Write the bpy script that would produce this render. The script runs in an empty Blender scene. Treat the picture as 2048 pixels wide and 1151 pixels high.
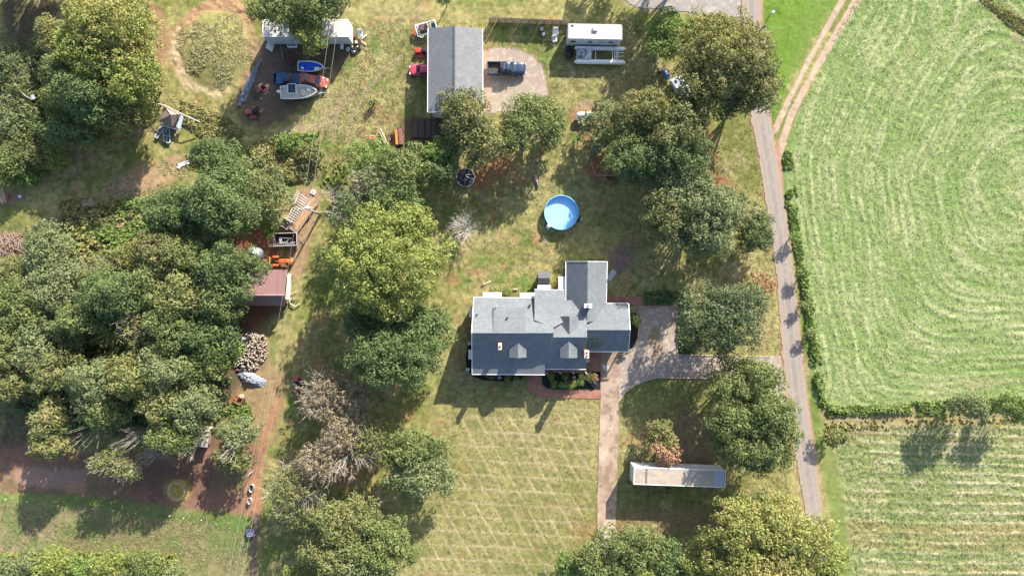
import bpy, math, random
import numpy as np
from mathutils import Vector, Matrix

# ---------------------------------------------------------------- camera, sky, sun, exposure
S = bpy.context.scene
COL = S.collection
CAMH = 105.0                      # drone height, metres
PX = 0.078                        # metres of ground per photograph pixel (2048 wide)
cam_d = bpy.data.cameras.new("camera")
cam_d.sensor_width = 36.0
cam_d.lens = 36.0 * CAMH / (2048 * PX)
cam_d.clip_start = 1.0
cam_d.clip_end = 5000.0
cam = bpy.data.objects.new("camera", cam_d)
cam.location = (0, 0, CAMH)
cam.rotation_euler = (0, 0, 0)
COL.objects.link(cam)
S.camera = cam

SUN_EL, SUN_AZ = 28.5, 28.8       # degrees; azimuth clockwise from +Y (up in the photograph)
w = bpy.data.worlds.new("World"); S.world = w; w.use_nodes = True
nt = w.node_tree; nt.nodes.clear()
sky = nt.nodes.new("ShaderNodeTexSky"); sky.sky_type = 'NISHITA'; sky.sun_disc = False
sky.sun_elevation = math.radians(SUN_EL); sky.sun_rotation = math.radians(SUN_AZ)
sky.air_density = 1.0; sky.dust_density = 1.5
bg = nt.nodes.new("ShaderNodeBackground"); bg.inputs[1].default_value = 0.12
wo = nt.nodes.new("ShaderNodeOutputWorld")
nt.links.new(sky.outputs[0], bg.inputs[0]); nt.links.new(bg.outputs[0], wo.inputs[0])
sl = bpy.data.lights.new("sun", 'SUN'); sl.energy = 5.0; sl.angle = math.radians(0.6); sl.color = (1.0, 0.925, 0.80)
so = bpy.data.objects.new("sun", sl); COL.objects.link(so)
_az, _el = math.radians(SUN_AZ), math.radians(SUN_EL)
sdir = Vector((math.sin(_az) * math.cos(_el), math.cos(_az) * math.cos(_el), math.sin(_el)))
so.rotation_euler = sdir.to_track_quat('Z', 'Y').to_euler(); so.location = (60, 90, 70)
S.view_settings.view_transform = 'Standard'; S.view_settings.look = 'None'
S.view_settings.exposure = 1.28; S.view_settings.gamma = 1.0
S.view_settings.use_curve_mapping = False
S.cycles.max_bounces = 5; S.cycles.diffuse_bounces = 3; S.cycles.transmission_bounces = 3
S.cycles.transparent_max_bounces = 4; S.cycles.use_denoising = True

# ---------------------------------------------------------------- helpers
def W(X, Y, h=0.0):
    """photograph pixel seen at height h -> world x, y"""
    k = PX * (CAMH - h) / CAMH
    return ((X - 1024) * k, (575.5 - Y) * k)
def Wv(X, Y, h=0.0):
    x, y = W(X, Y, h); return Vector((x, y, h))

def tag(o, label=None, cat=None, group=None, kind=None):
    if label: o['label'] = label
    if cat: o['category'] = cat
    if group: o['group'] = group
    if kind: o['kind'] = kind
    return o
def thing(name, label, cat, loc=(0, 0, 0), rz=0.0, group=None):
    o = bpy.data.objects.new(name, None); COL.objects.link(o)
    o.location = loc if len(loc) == 3 else (loc[0], loc[1], 0); o.rotation_euler = (0, 0, rz)
    o.empty_display_size = 0.3
    return tag(o, label, cat, group)
def copy_tree(o, parent=None):
    c = o.copy(); COL.objects.link(c); c.parent = parent
    for ch in list(o.children): copy_tree(ch, c)
    return c

class MB:
    """collects faces; build() links them as one mesh object"""
    def __init__(s): s.v = []; s.f = []; s.sm = []
    def add(s, vs, fs, smooth=False):
        b = len(s.v); s.v.extend([tuple(p) for p in vs])
        s.f.extend([tuple(i + b for i in f) for f in fs]); s.sm.extend([smooth] * len(fs)); return s
    def box(s, cx, cy, cz, sx, sy, sz, rz=0.0, ry=0.0, rx=0.0, tx=1.0, ty=1.0):
        M = Matrix.Translation((cx, cy, cz)) @ Matrix.Rotation(rz, 4, 'Z') @ Matrix.Rotation(ry, 4, 'Y') @ Matrix.Rotation(rx, 4, 'X')
        vs = []
        for z in (-.5, .5):
            ax, ay = (tx, ty) if z > 0 else (1, 1)
            for x, y in ((-.5, -.5), (.5, -.5), (.5, .5), (-.5, .5)):
                vs.append(M @ Vector((x * sx * ax, y * sy * ay, z * sz)))
        return s.add(vs, [(3, 2, 1, 0), (4, 5, 6, 7), (0, 1, 5, 4), (1, 2, 6, 5), (2, 3, 7, 6), (3, 0, 4, 7)])
    def bbox(s, cx, cy, cz, sx, sy, sz, b=0.05, rz=0.0):
        """box with chamfered upright corners and top edge"""
        pts = []
        hx, hy = sx / 2, sy / 2
        for (x, y) in ((hx - b, -hy), (hx, -hy + b), (hx, hy - b), (hx - b, hy), (-hx + b, hy), (-hx, hy - b), (-hx, -hy + b), (-hx + b, -hy)):
            pts.append((x, y))
        c, d = math.cos(rz), math.sin(rz)
        def T(x, y, z): return (cx + x * c - y * d, cy + x * d + y * c, z)
        z0, z1 = cz - sz / 2, cz + sz / 2
        kx, ky = (hx - b) / hx, (hy - b) / hy
        vs = [T(x, y, z0) for x, y in pts] + [T(x, y, z1 - b) for x, y in pts] + [T(x * kx, y * ky, z1) for x, y in pts]
        fs = [tuple(range(7, -1, -1)), tuple(range(16, 24))]
        for k in (0, 8):
            for i in range(8):
                j = (i + 1) % 8; fs.append((k + i, k + j, k + 8 + j, k + 8 + i))
        return s.add(vs, fs)
    def prism(s, pts, z0, z1, slope=None):
        n = len(pts)
        a = sum(pts[i][0] * pts[(i + 1) % n][1] - pts[(i + 1) % n][0] * pts[i][1] for i in range(n))
        if a < 0: pts = pts[::-1]
        vs = [(x, y, z0) for x, y in pts] + [(x, y, z1) for x, y in pts]
        fs = [tuple(range(n - 1, -1, -1)), tuple(range(n, 2 * n))]
        for i in range(n):
            j = (i + 1) % n; fs.append((i, j, n + j, n + i))
        return s.add(vs, fs)
    def poly3(s, pts, t):
        """slab: 3-D polygon as upper face, thickness t downwards"""
        n = len(pts)
        a = sum(pts[i][0] * pts[(i + 1) % n][1] - pts[(i + 1) % n][0] * pts[i][1] for i in range(n))
        if a < 0: pts = pts[::-1]
        vs = [tuple(p) for p in pts] + [(p[0], p[1], p[2] - t) for p in pts]
        fs = [tuple(range(n)), tuple(range(2 * n - 1, n - 1, -1))]
        for i in range(n):
            j = (i + 1) % n; fs.append((n + i, n + j, j, i))
        return s.add(vs, fs)
    def tube(s, pts, rad, n=6, cap=True):
        pts = [Vector(p) for p in pts]
        if not hasattr(rad, '__len__'): rad = [rad] * len(pts)
        vs = []
        up0 = None
        for i, p in enumerate(pts):
            d = (pts[min(i + 1, len(pts) - 1)] - pts[max(i - 1, 0)])
            if d.length < 1e-6: d = Vector((0, 0, 1))
            d.normalize()
            a = Vector((0, 0, 1)) if abs(d.z) < .9 else Vector((1, 0, 0))
            if up0 is not None: a = up0
            u = d.cross(a)
            if u.length < 1e-4: u = d.orthogonal()
            u.normalize(); v = d.cross(u); up0 = a
            for k in range(n):
                t = 2 * math.pi * k / n
                vs.append(p + (u * math.cos(t) + v * math.sin(t)) * rad[i])
        fs = []
        for i in range(len(pts) - 1):
            for k in range(n):
                j = (k + 1) % n
                fs.append((i * n + k, (i + 1) * n + k, (i + 1) * n + j, i * n + j))
        if cap:
            fs.append(tuple(range(n))); fs.append(tuple((len(pts) - 1) * n + k for k in range(n - 1, -1, -1)))
        return s.add(vs, fs, n > 7)
    def cyl(s, x, y, z0, z1, r, n=16, r2=None):
        return s.tube([(x, y, z0), (x, y, z1)], [r, r if r2 is None else r2], n)
    def wheel(s, x, y, z, r, wd, axis='y', n=16):
        if axis == 'y': return s.tube([(x, y - wd / 2, z), (x, y + wd / 2, z)], r, n)
        return s.tube([(x - wd / 2, y, z), (x + wd / 2, y, z)], r, n)
    def ell(s, x, y, z, rx, ry, rz, n=12, m=7, half=False):
        vs = []; fs = []
        t0 = 0 if half else -math.pi / 2
        for i in range(m + 1):
            t = t0 + (math.pi / 2 - t0) * i / m
            for k in range(n):
                a = 2 * math.pi * k / n
                vs.append((x + rx * math.cos(t) * math.cos(a), y + ry * math.cos(t) * math.sin(a), z + rz * math.sin(t)))
        for i in range(m):
            for k in range(n):
                j = (k + 1) % n; fs.append((i * n + k, i * n + j, (i + 1) * n + j, (i + 1) * n + k))
        return s.add(vs, fs, True)
    def ring(s, x, y, z, R, r, n=28, m=6):
        vs = []; fs = []
        for i in range(n):
            a = 2 * math.pi * i / n
            for k in range(m):
                b = 2 * math.pi * k / m
                vs.append((x + (R + r * math.cos(b)) * math.cos(a), y + (R + r * math.cos(b)) * math.sin(a), z + r * math.sin(b)))
        for i in range(n):
            for k in range(m):
                i2, k2 = (i + 1) % n, (k + 1) % m
                fs.append((i * m + k, i2 * m + k, i2 * m + k2, i * m + k2))
        return s.add(vs, fs, True)
    def build(s, name, mat, parent=None, world=False, bevel=0):
        me = bpy.data.meshes.new(name)
        v = s.v
        if world and parent is not None:
            o = parent
            while o.parent: o = o.parent
            L = o.location; v = [(a - L.x, b - L.y, c - L.z) for a, b, c in v]
        me.from_pydata(v, [], s.f); me.update()
        me.polygons.foreach_set('use_smooth', s.sm)
        me.materials.append(mat)
        o = bpy.data.objects.new(name, me); COL.objects.link(o)
        if parent is not None: o.parent = parent
        if bevel:
            m = o.modifiers.new('bevel', 'BEVEL'); m.width = bevel; m.segments = 2; m.limit_method = 'ANGLE'
        return o

# ---------------------------------------------------------------- materials
MATS = {}
def _mat(name):
    m = bpy.data.materials.new(name); m.use_nodes = True
    nt = m.node_tree; nt.nodes.clear()
    out = nt.nodes.new('ShaderNodeOutputMaterial'); b = nt.nodes.new('ShaderNodeBsdfPrincipled')
    nt.links.new(b.outputs[0], out.inputs[0])
    return m, nt, b, out
def noise(nt, scale, detail=4, rough=0.6, coord='Object', vec=None, stretch=None):
    n = nt.nodes.new('ShaderNodeTexNoise'); n.inputs['Scale'].default_value = scale
    n.inputs['Detail'].default_value = detail; n.inputs['Roughness'].default_value = rough
    tc = nt.nodes.new('ShaderNodeTexCoord'); src = tc.outputs[coord]
    if stretch:
        mp = nt.nodes.new('ShaderNodeMapping'); mp.inputs['Scale'].default_value = stretch
        nt.links.new(src, mp.inputs[0]); src = mp.outputs[0]
    nt.links.new(src, n.inputs['Vector'])
    return n.outputs['Fac']
def ramp(nt, fac, stops):
    r = nt.nodes.new('ShaderNodeValToRGB')
    e = r.color_ramp.elements
    while len(e) > 1: e.remove(e[-1])
    e[0].position = stops[0][0]; e[0].color = (*stops[0][1], 1)
    for p, c in stops[1:]:
        x = e.new(p); x.color = (*c, 1)
    nt.links.new(fac, r.inputs[0]); return r.outputs[0]
def mixc(nt, a, b, fac, mode='MIX'):
    m = nt.nodes.new('ShaderNodeMix'); m.data_type = 'RGBA'; m.blend_type = mode
    for sock, val in ((m.inputs[0], fac), (m.inputs[6], a), (m.inputs[7], b)):
        if isinstance(val, (int, float)): sock.default_value = val
        elif isinstance(val, tuple): sock.default_value = (*val, 1)
        else: nt.links.new(val, sock)
    return m.outputs[2]
def bump(nt, b, h, strength=0.5, dist=0.05):
    n = nt.nodes.new('ShaderNodeBump'); n.inputs['Strength'].default_value = strength; n.inputs['Distance'].default_value = dist
    nt.links.new(h, n.inputs['Height']); nt.links.new(n.outputs[0], b.inputs['Normal'])
def M(name, col, rough=0.6, var=0.15, scale=3.0, metal=0.0, bmp=0.0, spec=0.4, dirt=None, coat=0.0, coord='Object', stretch=None):
    """worn painted / plain surface: base colour varied by two noises"""
    if name in MATS: return MATS[name]
    m, nt, b, _ = _mat(name)
    f = noise(nt, scale, 6, 0.65, coord, stretch=stretch)
    lo = tuple(max(0, c * (1 - var)) for c in col); hi = tuple(min(1, c * (1 + var)) for c in col)
    c = ramp(nt, f, [(0.3, lo), (0.7, hi)])
    if dirt:
        f2 = noise(nt, dirt[1], 8, 0.7, coord)
        fr = ramp(nt, f2, [(dirt[2], (0, 0, 0)), (dirt[2] + 0.12, (1, 1, 1))])
        c = mixc(nt, c, dirt[0], fr)
    nt.links.new(c, b.inputs['Base Color'])
    b.inputs['Roughness'].default_value = rough; b.inputs['Metallic'].default_value = metal
    b.inputs['Specular IOR Level'].default_value = spec; b.inputs['Coat Weight'].default_value = coat
    if bmp: bump(nt, b, f, bmp, 0.03)
    MATS[name] = m; return m

def mat_attr(name, rough=0.75, spec=0.25, trans=0.0, grain=None):
    """colour from the mesh's own per-face colour attribute, with fine procedural grain"""
    if name in MATS: return MATS[name]
    m, nt, b, out = _mat(name)
    at = nt.nodes.new('ShaderNodeAttribute'); at.attribute_name = 'Col'
    c = at.outputs[0]
    if grain:
        f = noise(nt, grain[0], 5, 0.75)
        g = ramp(nt, f, [(0.3, (1 - grain[1],) * 3), (0.7, (1 + grain[1],) * 3)])
        c = mixc(nt, c, g, 1.0, 'MULTIPLY')
        if len(grain) > 2: bump(nt, b, f, grain[2], grain[3])
    nt.links.new(c, b.inputs['Base Color']); b.inputs['Roughness'].default_value = rough
    b.inputs['Specular IOR Level'].default_value = spec
    if trans:
        t = nt.nodes.new('ShaderNodeBsdfTranslucent'); nt.links.new(c, t.inputs[0])
        mx = nt.nodes.new('ShaderNodeMixShader'); mx.inputs[0].default_value = trans
        nt.links.new(b.outputs[0], mx.inputs[1]); nt.links.new(t.outputs[0], mx.inputs[2]); nt.links.new(mx.outputs[0], out.inputs[0])
    MATS[name] = m; return m

FOL = mat_attr('foliage', 0.6, 0.3, 0.30)
BARK = M('bark', (.16, .12, .09), .9, .35, 4, bmp=.4)
PALEBARK = M('pale_bark', (.42, .37, .32), .85, .25, 4, bmp=.3)

def np_mesh(name, V, F, mat, parent=None, colors=None, smooth=False, loc=None):
    """V (n,3), F (m,4) int, colors per face (m,3) -> fast mesh"""
    me = bpy.data.meshes.new(name)
    n, m = len(V), len(F); k = F.shape[1]
    me.vertices.add(n); me.vertices.foreach_set('co', np.asarray(V, np.float32).ravel())
    me.loops.add(m * k); me.loops.foreach_set('vertex_index', np.asarray(F, np.int32).ravel())
    me.polygons.add(m); me.polygons.foreach_set('loop_start', np.arange(0, m * k, k, dtype=np.int32))
    me.polygons.foreach_set('loop_total', np.full(m, k, np.int32))
    me.polygons.foreach_set('use_smooth', np.full(m, smooth, bool))
    me.update(calc_edges=True)
    if colors is not None:
        if len(colors) == m and len(colors) != n:
            a = me.color_attributes.new('Col', 'FLOAT_COLOR', 'CORNER')
            c = np.ones((m * k, 4), np.float32); c[:, :3] = np.repeat(colors, k, axis=0)
        else:
            a = me.color_attributes.new('Col', 'FLOAT_COLOR', 'POINT')
            c = np.ones((n, 4), np.float32); c[:, :3] = colors
        a.data.foreach_set('color', c.ravel())
    me.materials.append(mat)
    o = bpy.data.objects.new(name, me); COL.objects.link(o)
    if parent is not None: o.parent = parent
    if loc is not None: o.location = loc
    return o

def vnoise(x, y, scale, seed):
    """smooth value noise, -1..1, wavelength = scale metres"""
    r = np.random.RandomState(seed); T = r.rand(256, 256) * 2 - 1
    u = x / scale + 1000.37; v = y / scale + 1000.71
    i = np.floor(u).astype(int); j = np.floor(v).astype(int); fu = u - i; fv = v - j
    fu = fu * fu * (3 - 2 * fu); fv = fv * fv * (3 - 2 * fv)
    i %= 256; j %= 256; i1 = (i + 1) % 256; j1 = (j + 1) % 256
    return (T[i, j] * (1 - fu) + T[i1, j] * fu) * (1 - fv) + (T[i, j1] * (1 - fu) + T[i1, j1] * fu) * fv
def fbm(x, y, scale, seed, oct=4, gain=0.55):
    s = 0; a = 1; t = 0
    for k in range(oct):
        s = s + a * vnoise(x + k * 7.3, y - k * 3.1, scale / 2 ** k, seed + k); t += a; a *= gain
    return s / t * 1.6
def sstep(e0, e1, x):
    t = np.clip((x - e0) / (e1 - e0), 0, 1); return t * t * (3 - 2 * t)
def in_poly(x, y, P):
    r = np.zeros(x.shape, bool); n = len(P)
    for i in range(n):
        x0, y0 = P[i]; x1, y1 = P[(i + 1) % n]
        if y0 == y1: continue
        c = ((y0 > y) != (y1 > y)) & (x < (x1 - x0) * (y - y0) / (y1 - y0) + x0)
        r ^= c
    return r
def d_line(x, y, P, closed=False):
    d = np.full(x.shape, 1e9); n = len(P)
    for i in range(n if closed else n - 1):
        x0, y0 = P[i]; x1, y1 = P[(i + 1) % n]
        dx, dy = x1 - x0, y1 - y0; L = dx * dx + dy * dy + 1e-9
        t = np.clip(((x - x0) * dx + (y - y0) * dy) / L, 0, 1)
        d = np.minimum(d, np.hypot(x - x0 - t * dx, y - y0 - t * dy))
    return d
def sd_poly(x, y, P):
    """signed distance, negative inside"""
    d = d_line(x, y, P, True); return np.where(in_poly(x, y, P), -d, d)
# ================================================================ GROUND
def axis(lo, hi, st):
    a = np.arange(lo, hi + 1e-6, st); o = []
    d = st; p = hi
    while p < 2500: d *= 1.35; p += d; o.append(p)
    o = np.array(o); q = lo - (o - hi)
    return np.concatenate([q[::-1], a, o])
gx, gy = axis(-88, 88, 0.19), axis(-51, 51, 0.19)
GX, GY = np.meshgrid(gx, gy, indexing='ij')
gpx, gpy = GX / PX + 1024, 575.5 - GY / PX     # photograph pixels of every ground vertex

ROAD = [(1478, -60), (1482, 0), (1500, 225), (1518, 310), (1531, 400), (1544, 480), (1554, 560), (1560, 640), (1564, 712), (1576, 830), (1586, 890), (1601, 960), (1613, 1040), (1628, 1151), (1636, 1220),
        (1672, 1220), (1664, 1151), (1647, 1035), (1630, 900), (1615, 800), (1606, 720), (1596, 620), (1584, 520), (1571, 420), (1557, 340), (1541, 225), (1524, 40), (1522, -60)]
TURN = [(1205, -60), (1255, 6), (1290, 16), (1330, 22), (1385, 26), (1440, 32), (1481, 34), (1479, -60)]
GDRIVE = [(1277, 611), (1355, 611), (1357, 709), (1456, 711), (1494, 713), (1561, 711), (1566, 760), (1574, 830), (1560, 800), (1535, 772), (1500, 756), (1420, 756), (1350, 755), (1312, 754), (1288, 760), (1266, 770), (1249, 785), (1237, 801), (1240, 711), (1256, 706), (1270, 694), (1277, 672), (1272, 640)]
CDRIVE = [(1203, 690), (1240, 690), (1239, 800), (1236, 900), (1231, 1060), (1226, 1110), (1193, 1110), (1195, 1000), (1200, 820)]
PAD = [(962, 104), (990, 97), (1020, 99), (1045, 104), (1068, 116), (1084, 138), (1092, 165), (1094, 195), (1088, 215), (1050, 224), (962, 226)]
BWALK = [(1056, 742), (1080, 742), (1082, 768), (1092, 777), (1108, 779), (1202, 779), (1202, 797), (1085, 794), (1068, 790), (1057, 780), (1053, 765)]
BPATIO = [(1172, 690), (1203, 690), (1203, 742), (1176, 742)]
NPATIO = [(1212, 593), (1284, 592), (1285, 610), (1212, 609)]
FIELD = [(1722, -60), (1716, 0), (1680, 60), (1640, 135), (1596, 225), (1568, 310), (1572, 400), (1590, 500), (1604, 600), (1616, 690), (1624, 760), (1630, 800), (1655, 822), (1760, 816), (1900, 806), (2048, 796), (2260, 785), (2260, -60)]
FIELD2 = [(1655, 850), (1668, 900), (1680, 960), (1690, 1040), (1700, 1120), (1712, 1230), (2260, 1230), (2260, 845), (2048, 850), (1850, 850)]

def C3(*c): return np.array(c, float)
G_LAWN, G_DRY, G_RED, G_BRN = C3(.148, .158, .046), C3(.30, .255, .115), C3(.27, .125, .07), C3(.125, .085, .06)
G_LUSH, G_STRAW, G_TAN, G_DARK = C3(.085, .165, .03), C3(.40, .34, .22), C3(.30, .225, .15), C3(.05, .04, .032)
n_big = fbm(GX, GY, 14, 1, 4); n_mid = fbm(GX, GY, 3.2, 5, 4); n_fine = fbm(GX, GY, 0.8, 9, 3, .7); n_o = fbm(GX, GY, 6, 21, 4)
n_f2 = fbm(GX + 50, GY, 0.42, 31, 2, .8)
gcol = np.zeros(GX.shape + (3,)); gh = np.zeros(GX.shape)
def mixm(c, m):
    global gcol
    gcol = gcol * (1 - m[..., None]) + c * m[..., None]
def blob(cx, cy, rx, ry, soft=.35, wob=.35, rot=0):
    c, s = math.cos(math.radians(rot)), math.sin(math.radians(rot))
    X, Y = gpx - cx, gpy - cy
    u, v = (X * c + Y * s) / rx, (-X * s + Y * c) / ry
    d = np.hypot(u, v) + wob * n_mid * .6 + .15 * n_fine
    return 1 - sstep(1 - soft, 1 + soft, d)
def stroke(P, wd, soft=.5, wob=.3):
    d = d_line(gpx, gpy, P) / wd + wob * n_mid + .25 * n_fine
    return 1 - sstep(1 - soft, 1 + soft, d)
def region(P, soft=6, wob=8):
    return 1 - sstep(-soft, soft, sd_poly(gpx, gpy, P) + wob * n_mid + 3 * n_fine)
# lawn: olive green, dry and worn
gcol[:] = G_LAWN
mixm(G_DRY, sstep(-.55, .75, n_big * .7 + n_mid * .6 + n_fine * .45) * .72)
mixm(G_TAN, sstep(.5, 1.0, n_o + n_fine * .4) * .42)
mixm(G_LUSH, sstep(.35, 1.0, -n_o * .8 - n_mid * .6) * .45)
mixm(G_RED, sstep(.62, .95, fbm(GX, GY, 2.4, 77, 4) + .25 * n_big) * .45)
gcol *= (1 + .13 * n_fine + .12 * n_f2)[..., None]
# mowing lines on the open lawn
def lines(P, ang, pitch, width, col, amt, off=0, wob=1.6):
    """parallel dry wheel lines inside polygon P; ang = slope in photograph degrees"""
    a = math.radians(ang)
    u = -gpx * math.sin(a) + gpy * math.cos(a) + wob * n_o * 1.2 + off
    d = np.abs((u / pitch) % 1 - .5) * pitch
    m = (1 - sstep(width * .4, width * 1.5, d + n_fine * 1.2)) * region(P, 20, 18) * np.clip(.75 + .35 * n_mid + .3 * n_big, 0, 1) * amt
    mixm(col, m)
    global gh
    gh = gh - .015 * m
FRONT = [(905, 835), (1190, 815), (1188, 1030), (1110, 1151), (830, 1151), (850, 1040), (930, 930)]
mixm(C3(.215, .20, .08), region([(860, 800), (1195, 800), (1190, 1160), (800, 1160)], 20, 20) * .45)
lines(FRONT, 3.2, 28.5, 2.0, C3(.42, .33, .21), .62, 4)
lines(FRONT, 61, 29, 1.7, C3(.42, .33, .21), .75, 10)
lines(FRONT, 61, 14.5, 1.5, C3(.38, .30, .18), .22, 3)
lines([(870, 440), (1110, 450), (1120, 520), (1060, 580), (890, 590)], 1.5, 19, 2.0, G_TAN, .45)
lines([(890, 600), (940, 600), (940, 800), (880, 900)], 75, 15, 2.0, G_TAN, .4)
lines([(1240, 770), (1420, 770), (1420, 1040), (1240, 1040)], 88, 13, 2.0, G_DRY, .3)
lines([(1380, 480), (1540, 480), (1550, 700), (1360, 600)], 80, 13, 2.0, G_TAN, .3)
lines([(640, 60), (850, 60), (830, 180), (700, 350), (630, 350)], -68, 15, 2.2, G_TAN, .4)
lines([(540, 700), (700, 620), (640, 1151), (520, 1151)], -80, 16, 2.2, C3(.2, .16, .09), .4)
lines([(700, 0), (1260, 0), (1240, 45), (980, 40), (760, 60)], 2, 13, 2.0, G_TAN, .45)
lines([(1100, 130), (1330, 130), (1300, 190), (1100, 210)], 4, 12, 2.0, G_TAN, .4)
# worn soil
mixm(G_BRN, region([(478, 85), (705, 78), (700, 120), (650, 150), (570, 245), (490, 260), (470, 200)], 14, 18) * .9)
mixm(C3(.19, .13, .10), blob(520, 150, 45, 60) * .6)
mixm(G_BRN, region([(800, 238), (905, 236), (900, 300), (800, 275)], 6, 4) * .9)
mixm(G_RED, blob(982, 345, 55, 22, rot=-30) * .85); mixm(G_RED, blob(1210, 335, 48, 26) * .9); mixm(G_RED, blob(1445, 365, 26, 14, rot=25) * .85)
mixm(C3(.30, .15, .09), blob(1175, 230, 34, 22) * .8); mixm(G_TAN, blob(1180, 212, 32, 12) * .6)
mixm(G_RED, blob(1170, 265, 22, 18) * .6)
mixm(C3(.20, .13, .11), blob(1240, 518, 26, 26) * .9)
mixm(G_RED, blob(1400, 290, 30, 70, rot=-15) * .5)
mixm(C3(.20, .13, .09), blob(1370, 880, 70, 60) * .7); mixm(C3(.22, .14, .10), blob(1330, 1040, 110, 26) * .6); mixm(G_RED, blob(1200, 1060, 60, 18) * .35)
mixm(C3(.19, .085, .05), region([(470, 420), (545, 440), (575, 560), (560, 620), (480, 690), (440, 690), (460, 560)], 10, 14) * .95)
mixm(C3(.30, .19, .12), region([(600, 370), (650, 380), (632, 450), (600, 560), (585, 590), (572, 520), (600, 440)], 8, 10) * .8)
mixm(G_LUSH, blob(540, 455, 16, 26) * .8); mixm(G_LUSH, blob(650, 420, 12, 20) * .5)
mixm(C3(.26, .17, .10), region([(440, 660), (545, 655), (570, 780), (545, 880), (440, 860)], 12, 16) * .75)
mixm(G_LUSH, blob(470, 822, 22, 10) * .9); mixm(G_LUSH, blob(545, 690, 8, 40) * .5); mixm(G_LUSH, blob(583, 815, 8, 24) * .8)
mixm(C3(.30, .16, .09), stroke([(560, 800), (535, 850), (520, 900), (512, 1000)], 10) * .8)
mixm(C3(.21, .115, .08), region([(0, 880), (150, 900), (300, 905), (420, 860), (520, 900), (512, 1030), (330, 1018), (200, 998), (0, 985)], 8, 10) * .95)
mixm(C3(.33, .22, .17), blob(110, 955, 90, 20) * .7); mixm(C3(.36, .20, .11), blob(150, 975, 25, 12) * .6)  # first blob: a sunlit streak painted into the soil colour
mixm(C3(.13, .12, .05), region([(0, 880), (300, 905), (500, 900), (500, 1010), (0, 985)], 8, 10) * sstep(.1, .6, n_o * .6 + n_mid * .7 + .3 * n_fine) * .75); mixm(C3(.10, .06, .045), blob(350, 960, 80, 45) * .55); mixm(C3(.30, .22, .08), blob(355, 980, 26, 24) * .8)
mixm(C3(.33, .17, .09), blob(505, 990, 16, 40) * .85)
mixm(C3(.22, .17, .10), region([(0, 1000), (250, 1008), (500, 1040), (510, 1160), (0, 1160)], 8, 8) * .65)
mixm(G_TAN, region([(0, 1050), (110, 1060), (90, 1160), (0, 1160)], 8, 12) * .6)
mixm(G_LUSH, stroke([(0, 995), (180, 1000), (330, 1026), (500, 1046)], 12, wob=.6) * .55)
mixm(C3(.10, .17, .045), region([(0, 1000), (250, 1008), (500, 1040), (510, 1160), (0, 1160)], 8, 8) * sstep(-.1, .6, n_mid + .4 * n_fine) * .6); mixm(G_LUSH, blob(450, 1070, 40, 40) * .5); mixm(C3(.16, .10, .09), stroke([(512, 1035), (508, 1151)], 7) * .8)
mixm(G_RED, blob(830, 545, 10, 30) * 0)
for (x, y, r) in ((760, 215, 10), (775, 235, 12), (905, 560, 9), (960, 545, 7), (1075, 480, 6), (1000, 470, 8), (1100, 500, 8), (868, 870, 9), (880, 845, 8), (812, 830, 10), (1072, 1098, 4), (1030, 480, 6), (598, 690, 10), (640, 640, 14), (700, 690, 20), (735, 230, 8), (1265, 480, 10), (980, 100, 14), (975, 215, 12), (700, 940, 30)):
    mixm(C3(.33, .17, .10), blob(x, y, r * 1.3, r, .6, .9) * .5)
for (x, y, r) in ((745, 88, 12), (752, 100, 10), (745, 170, 10), (1060, 572, 18), (1000, 560, 14), (1040, 562, 14), (655, 290, 10), (1150, 275, 10), (700, 130, 10), (905, 430, 14), (610, 300, 16), (660, 370, 12)):
    mixm(G_LUSH, blob(x, y, r * 1.2, r) * .65)
mixm(G_TAN, stroke([(800, 110), (760, 150), (725, 190), (700, 240), (690, 330)], 4) * .7)
mixm(G_TAN, stroke([(690, 165), (678, 210), (665, 280)], 4) * .6)
mixm(C3(.33, .24, .17), stroke([(700, 190), (650, 250), (560, 262)], 8) * .5)
# mound with a rutted ring track round it, and the trail that leaves it
ang = np.arctan2(gpy - 98, gpx - 432); rr = np.hypot((gpx - 432) / 1.0, (gpy - 98) / 1.12)
ring = 1 - sstep(6, 15, np.abs(rr - 76 - 12 * n_mid - 8 * n_o) + 4 * n_fine)
mixm(C3(.25, .22, .09), (1 - sstep(60, 100, rr)) * .75); mixm(C3(.15, .17, .055), (1 - sstep(40, 75, rr)) * sstep(-.1, .7, n_mid + .4 * n_fine) * .6)
mixm(C3(.34, .19, .12), ring * sstep(-.9, .6, np.cos(ang + 2.0) + .8 * n_mid) * .75)
mixm(G_STRAW, ring * sstep(.2, .9, np.cos(ang - 2.4) + .5 * n_fine) * .6)
gh += .9 * np.clip(1 - (rr / 72) ** 2, 0, 1) ** 1.3 * (1 + .15 * n_mid + .1 * n_fine) + .10 * ring * n_fine
mixm(C3(.30, .17, .11), stroke([(295, 10), (330, 60), (318, 140), (300, 200), (285, 260)], 12) * .75)
mixm(C3(.36, .23, .15), region([(195, 395), (240, 350), (360, 310), (385, 325), (330, 365), (230, 410)], 8, 10) * .7)
mixm(G_LAWN, region([(0, 395), (60, 400), (80, 440), (40, 480), (0, 480)], 8, 12) * .5)
mixm(C3(.28, .17, .12), blob(20, 395, 30, 14) * .7)
mixm(C3(.07, .055, .04), region([(0, 0), (125, 0), (110, 80), (60, 130), (0, 110)], 10, 16) * .8)  # dark ground colour stands in for tree shade over the corner clearing
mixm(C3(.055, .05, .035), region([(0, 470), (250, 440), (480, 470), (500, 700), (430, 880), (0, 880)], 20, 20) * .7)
# scrubby ground
mixm(C3(.17, .16, .07), region([(120, 400), (230, 390), (320, 395), (330, 520), (130, 510)], 14, 14) * .6)
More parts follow.
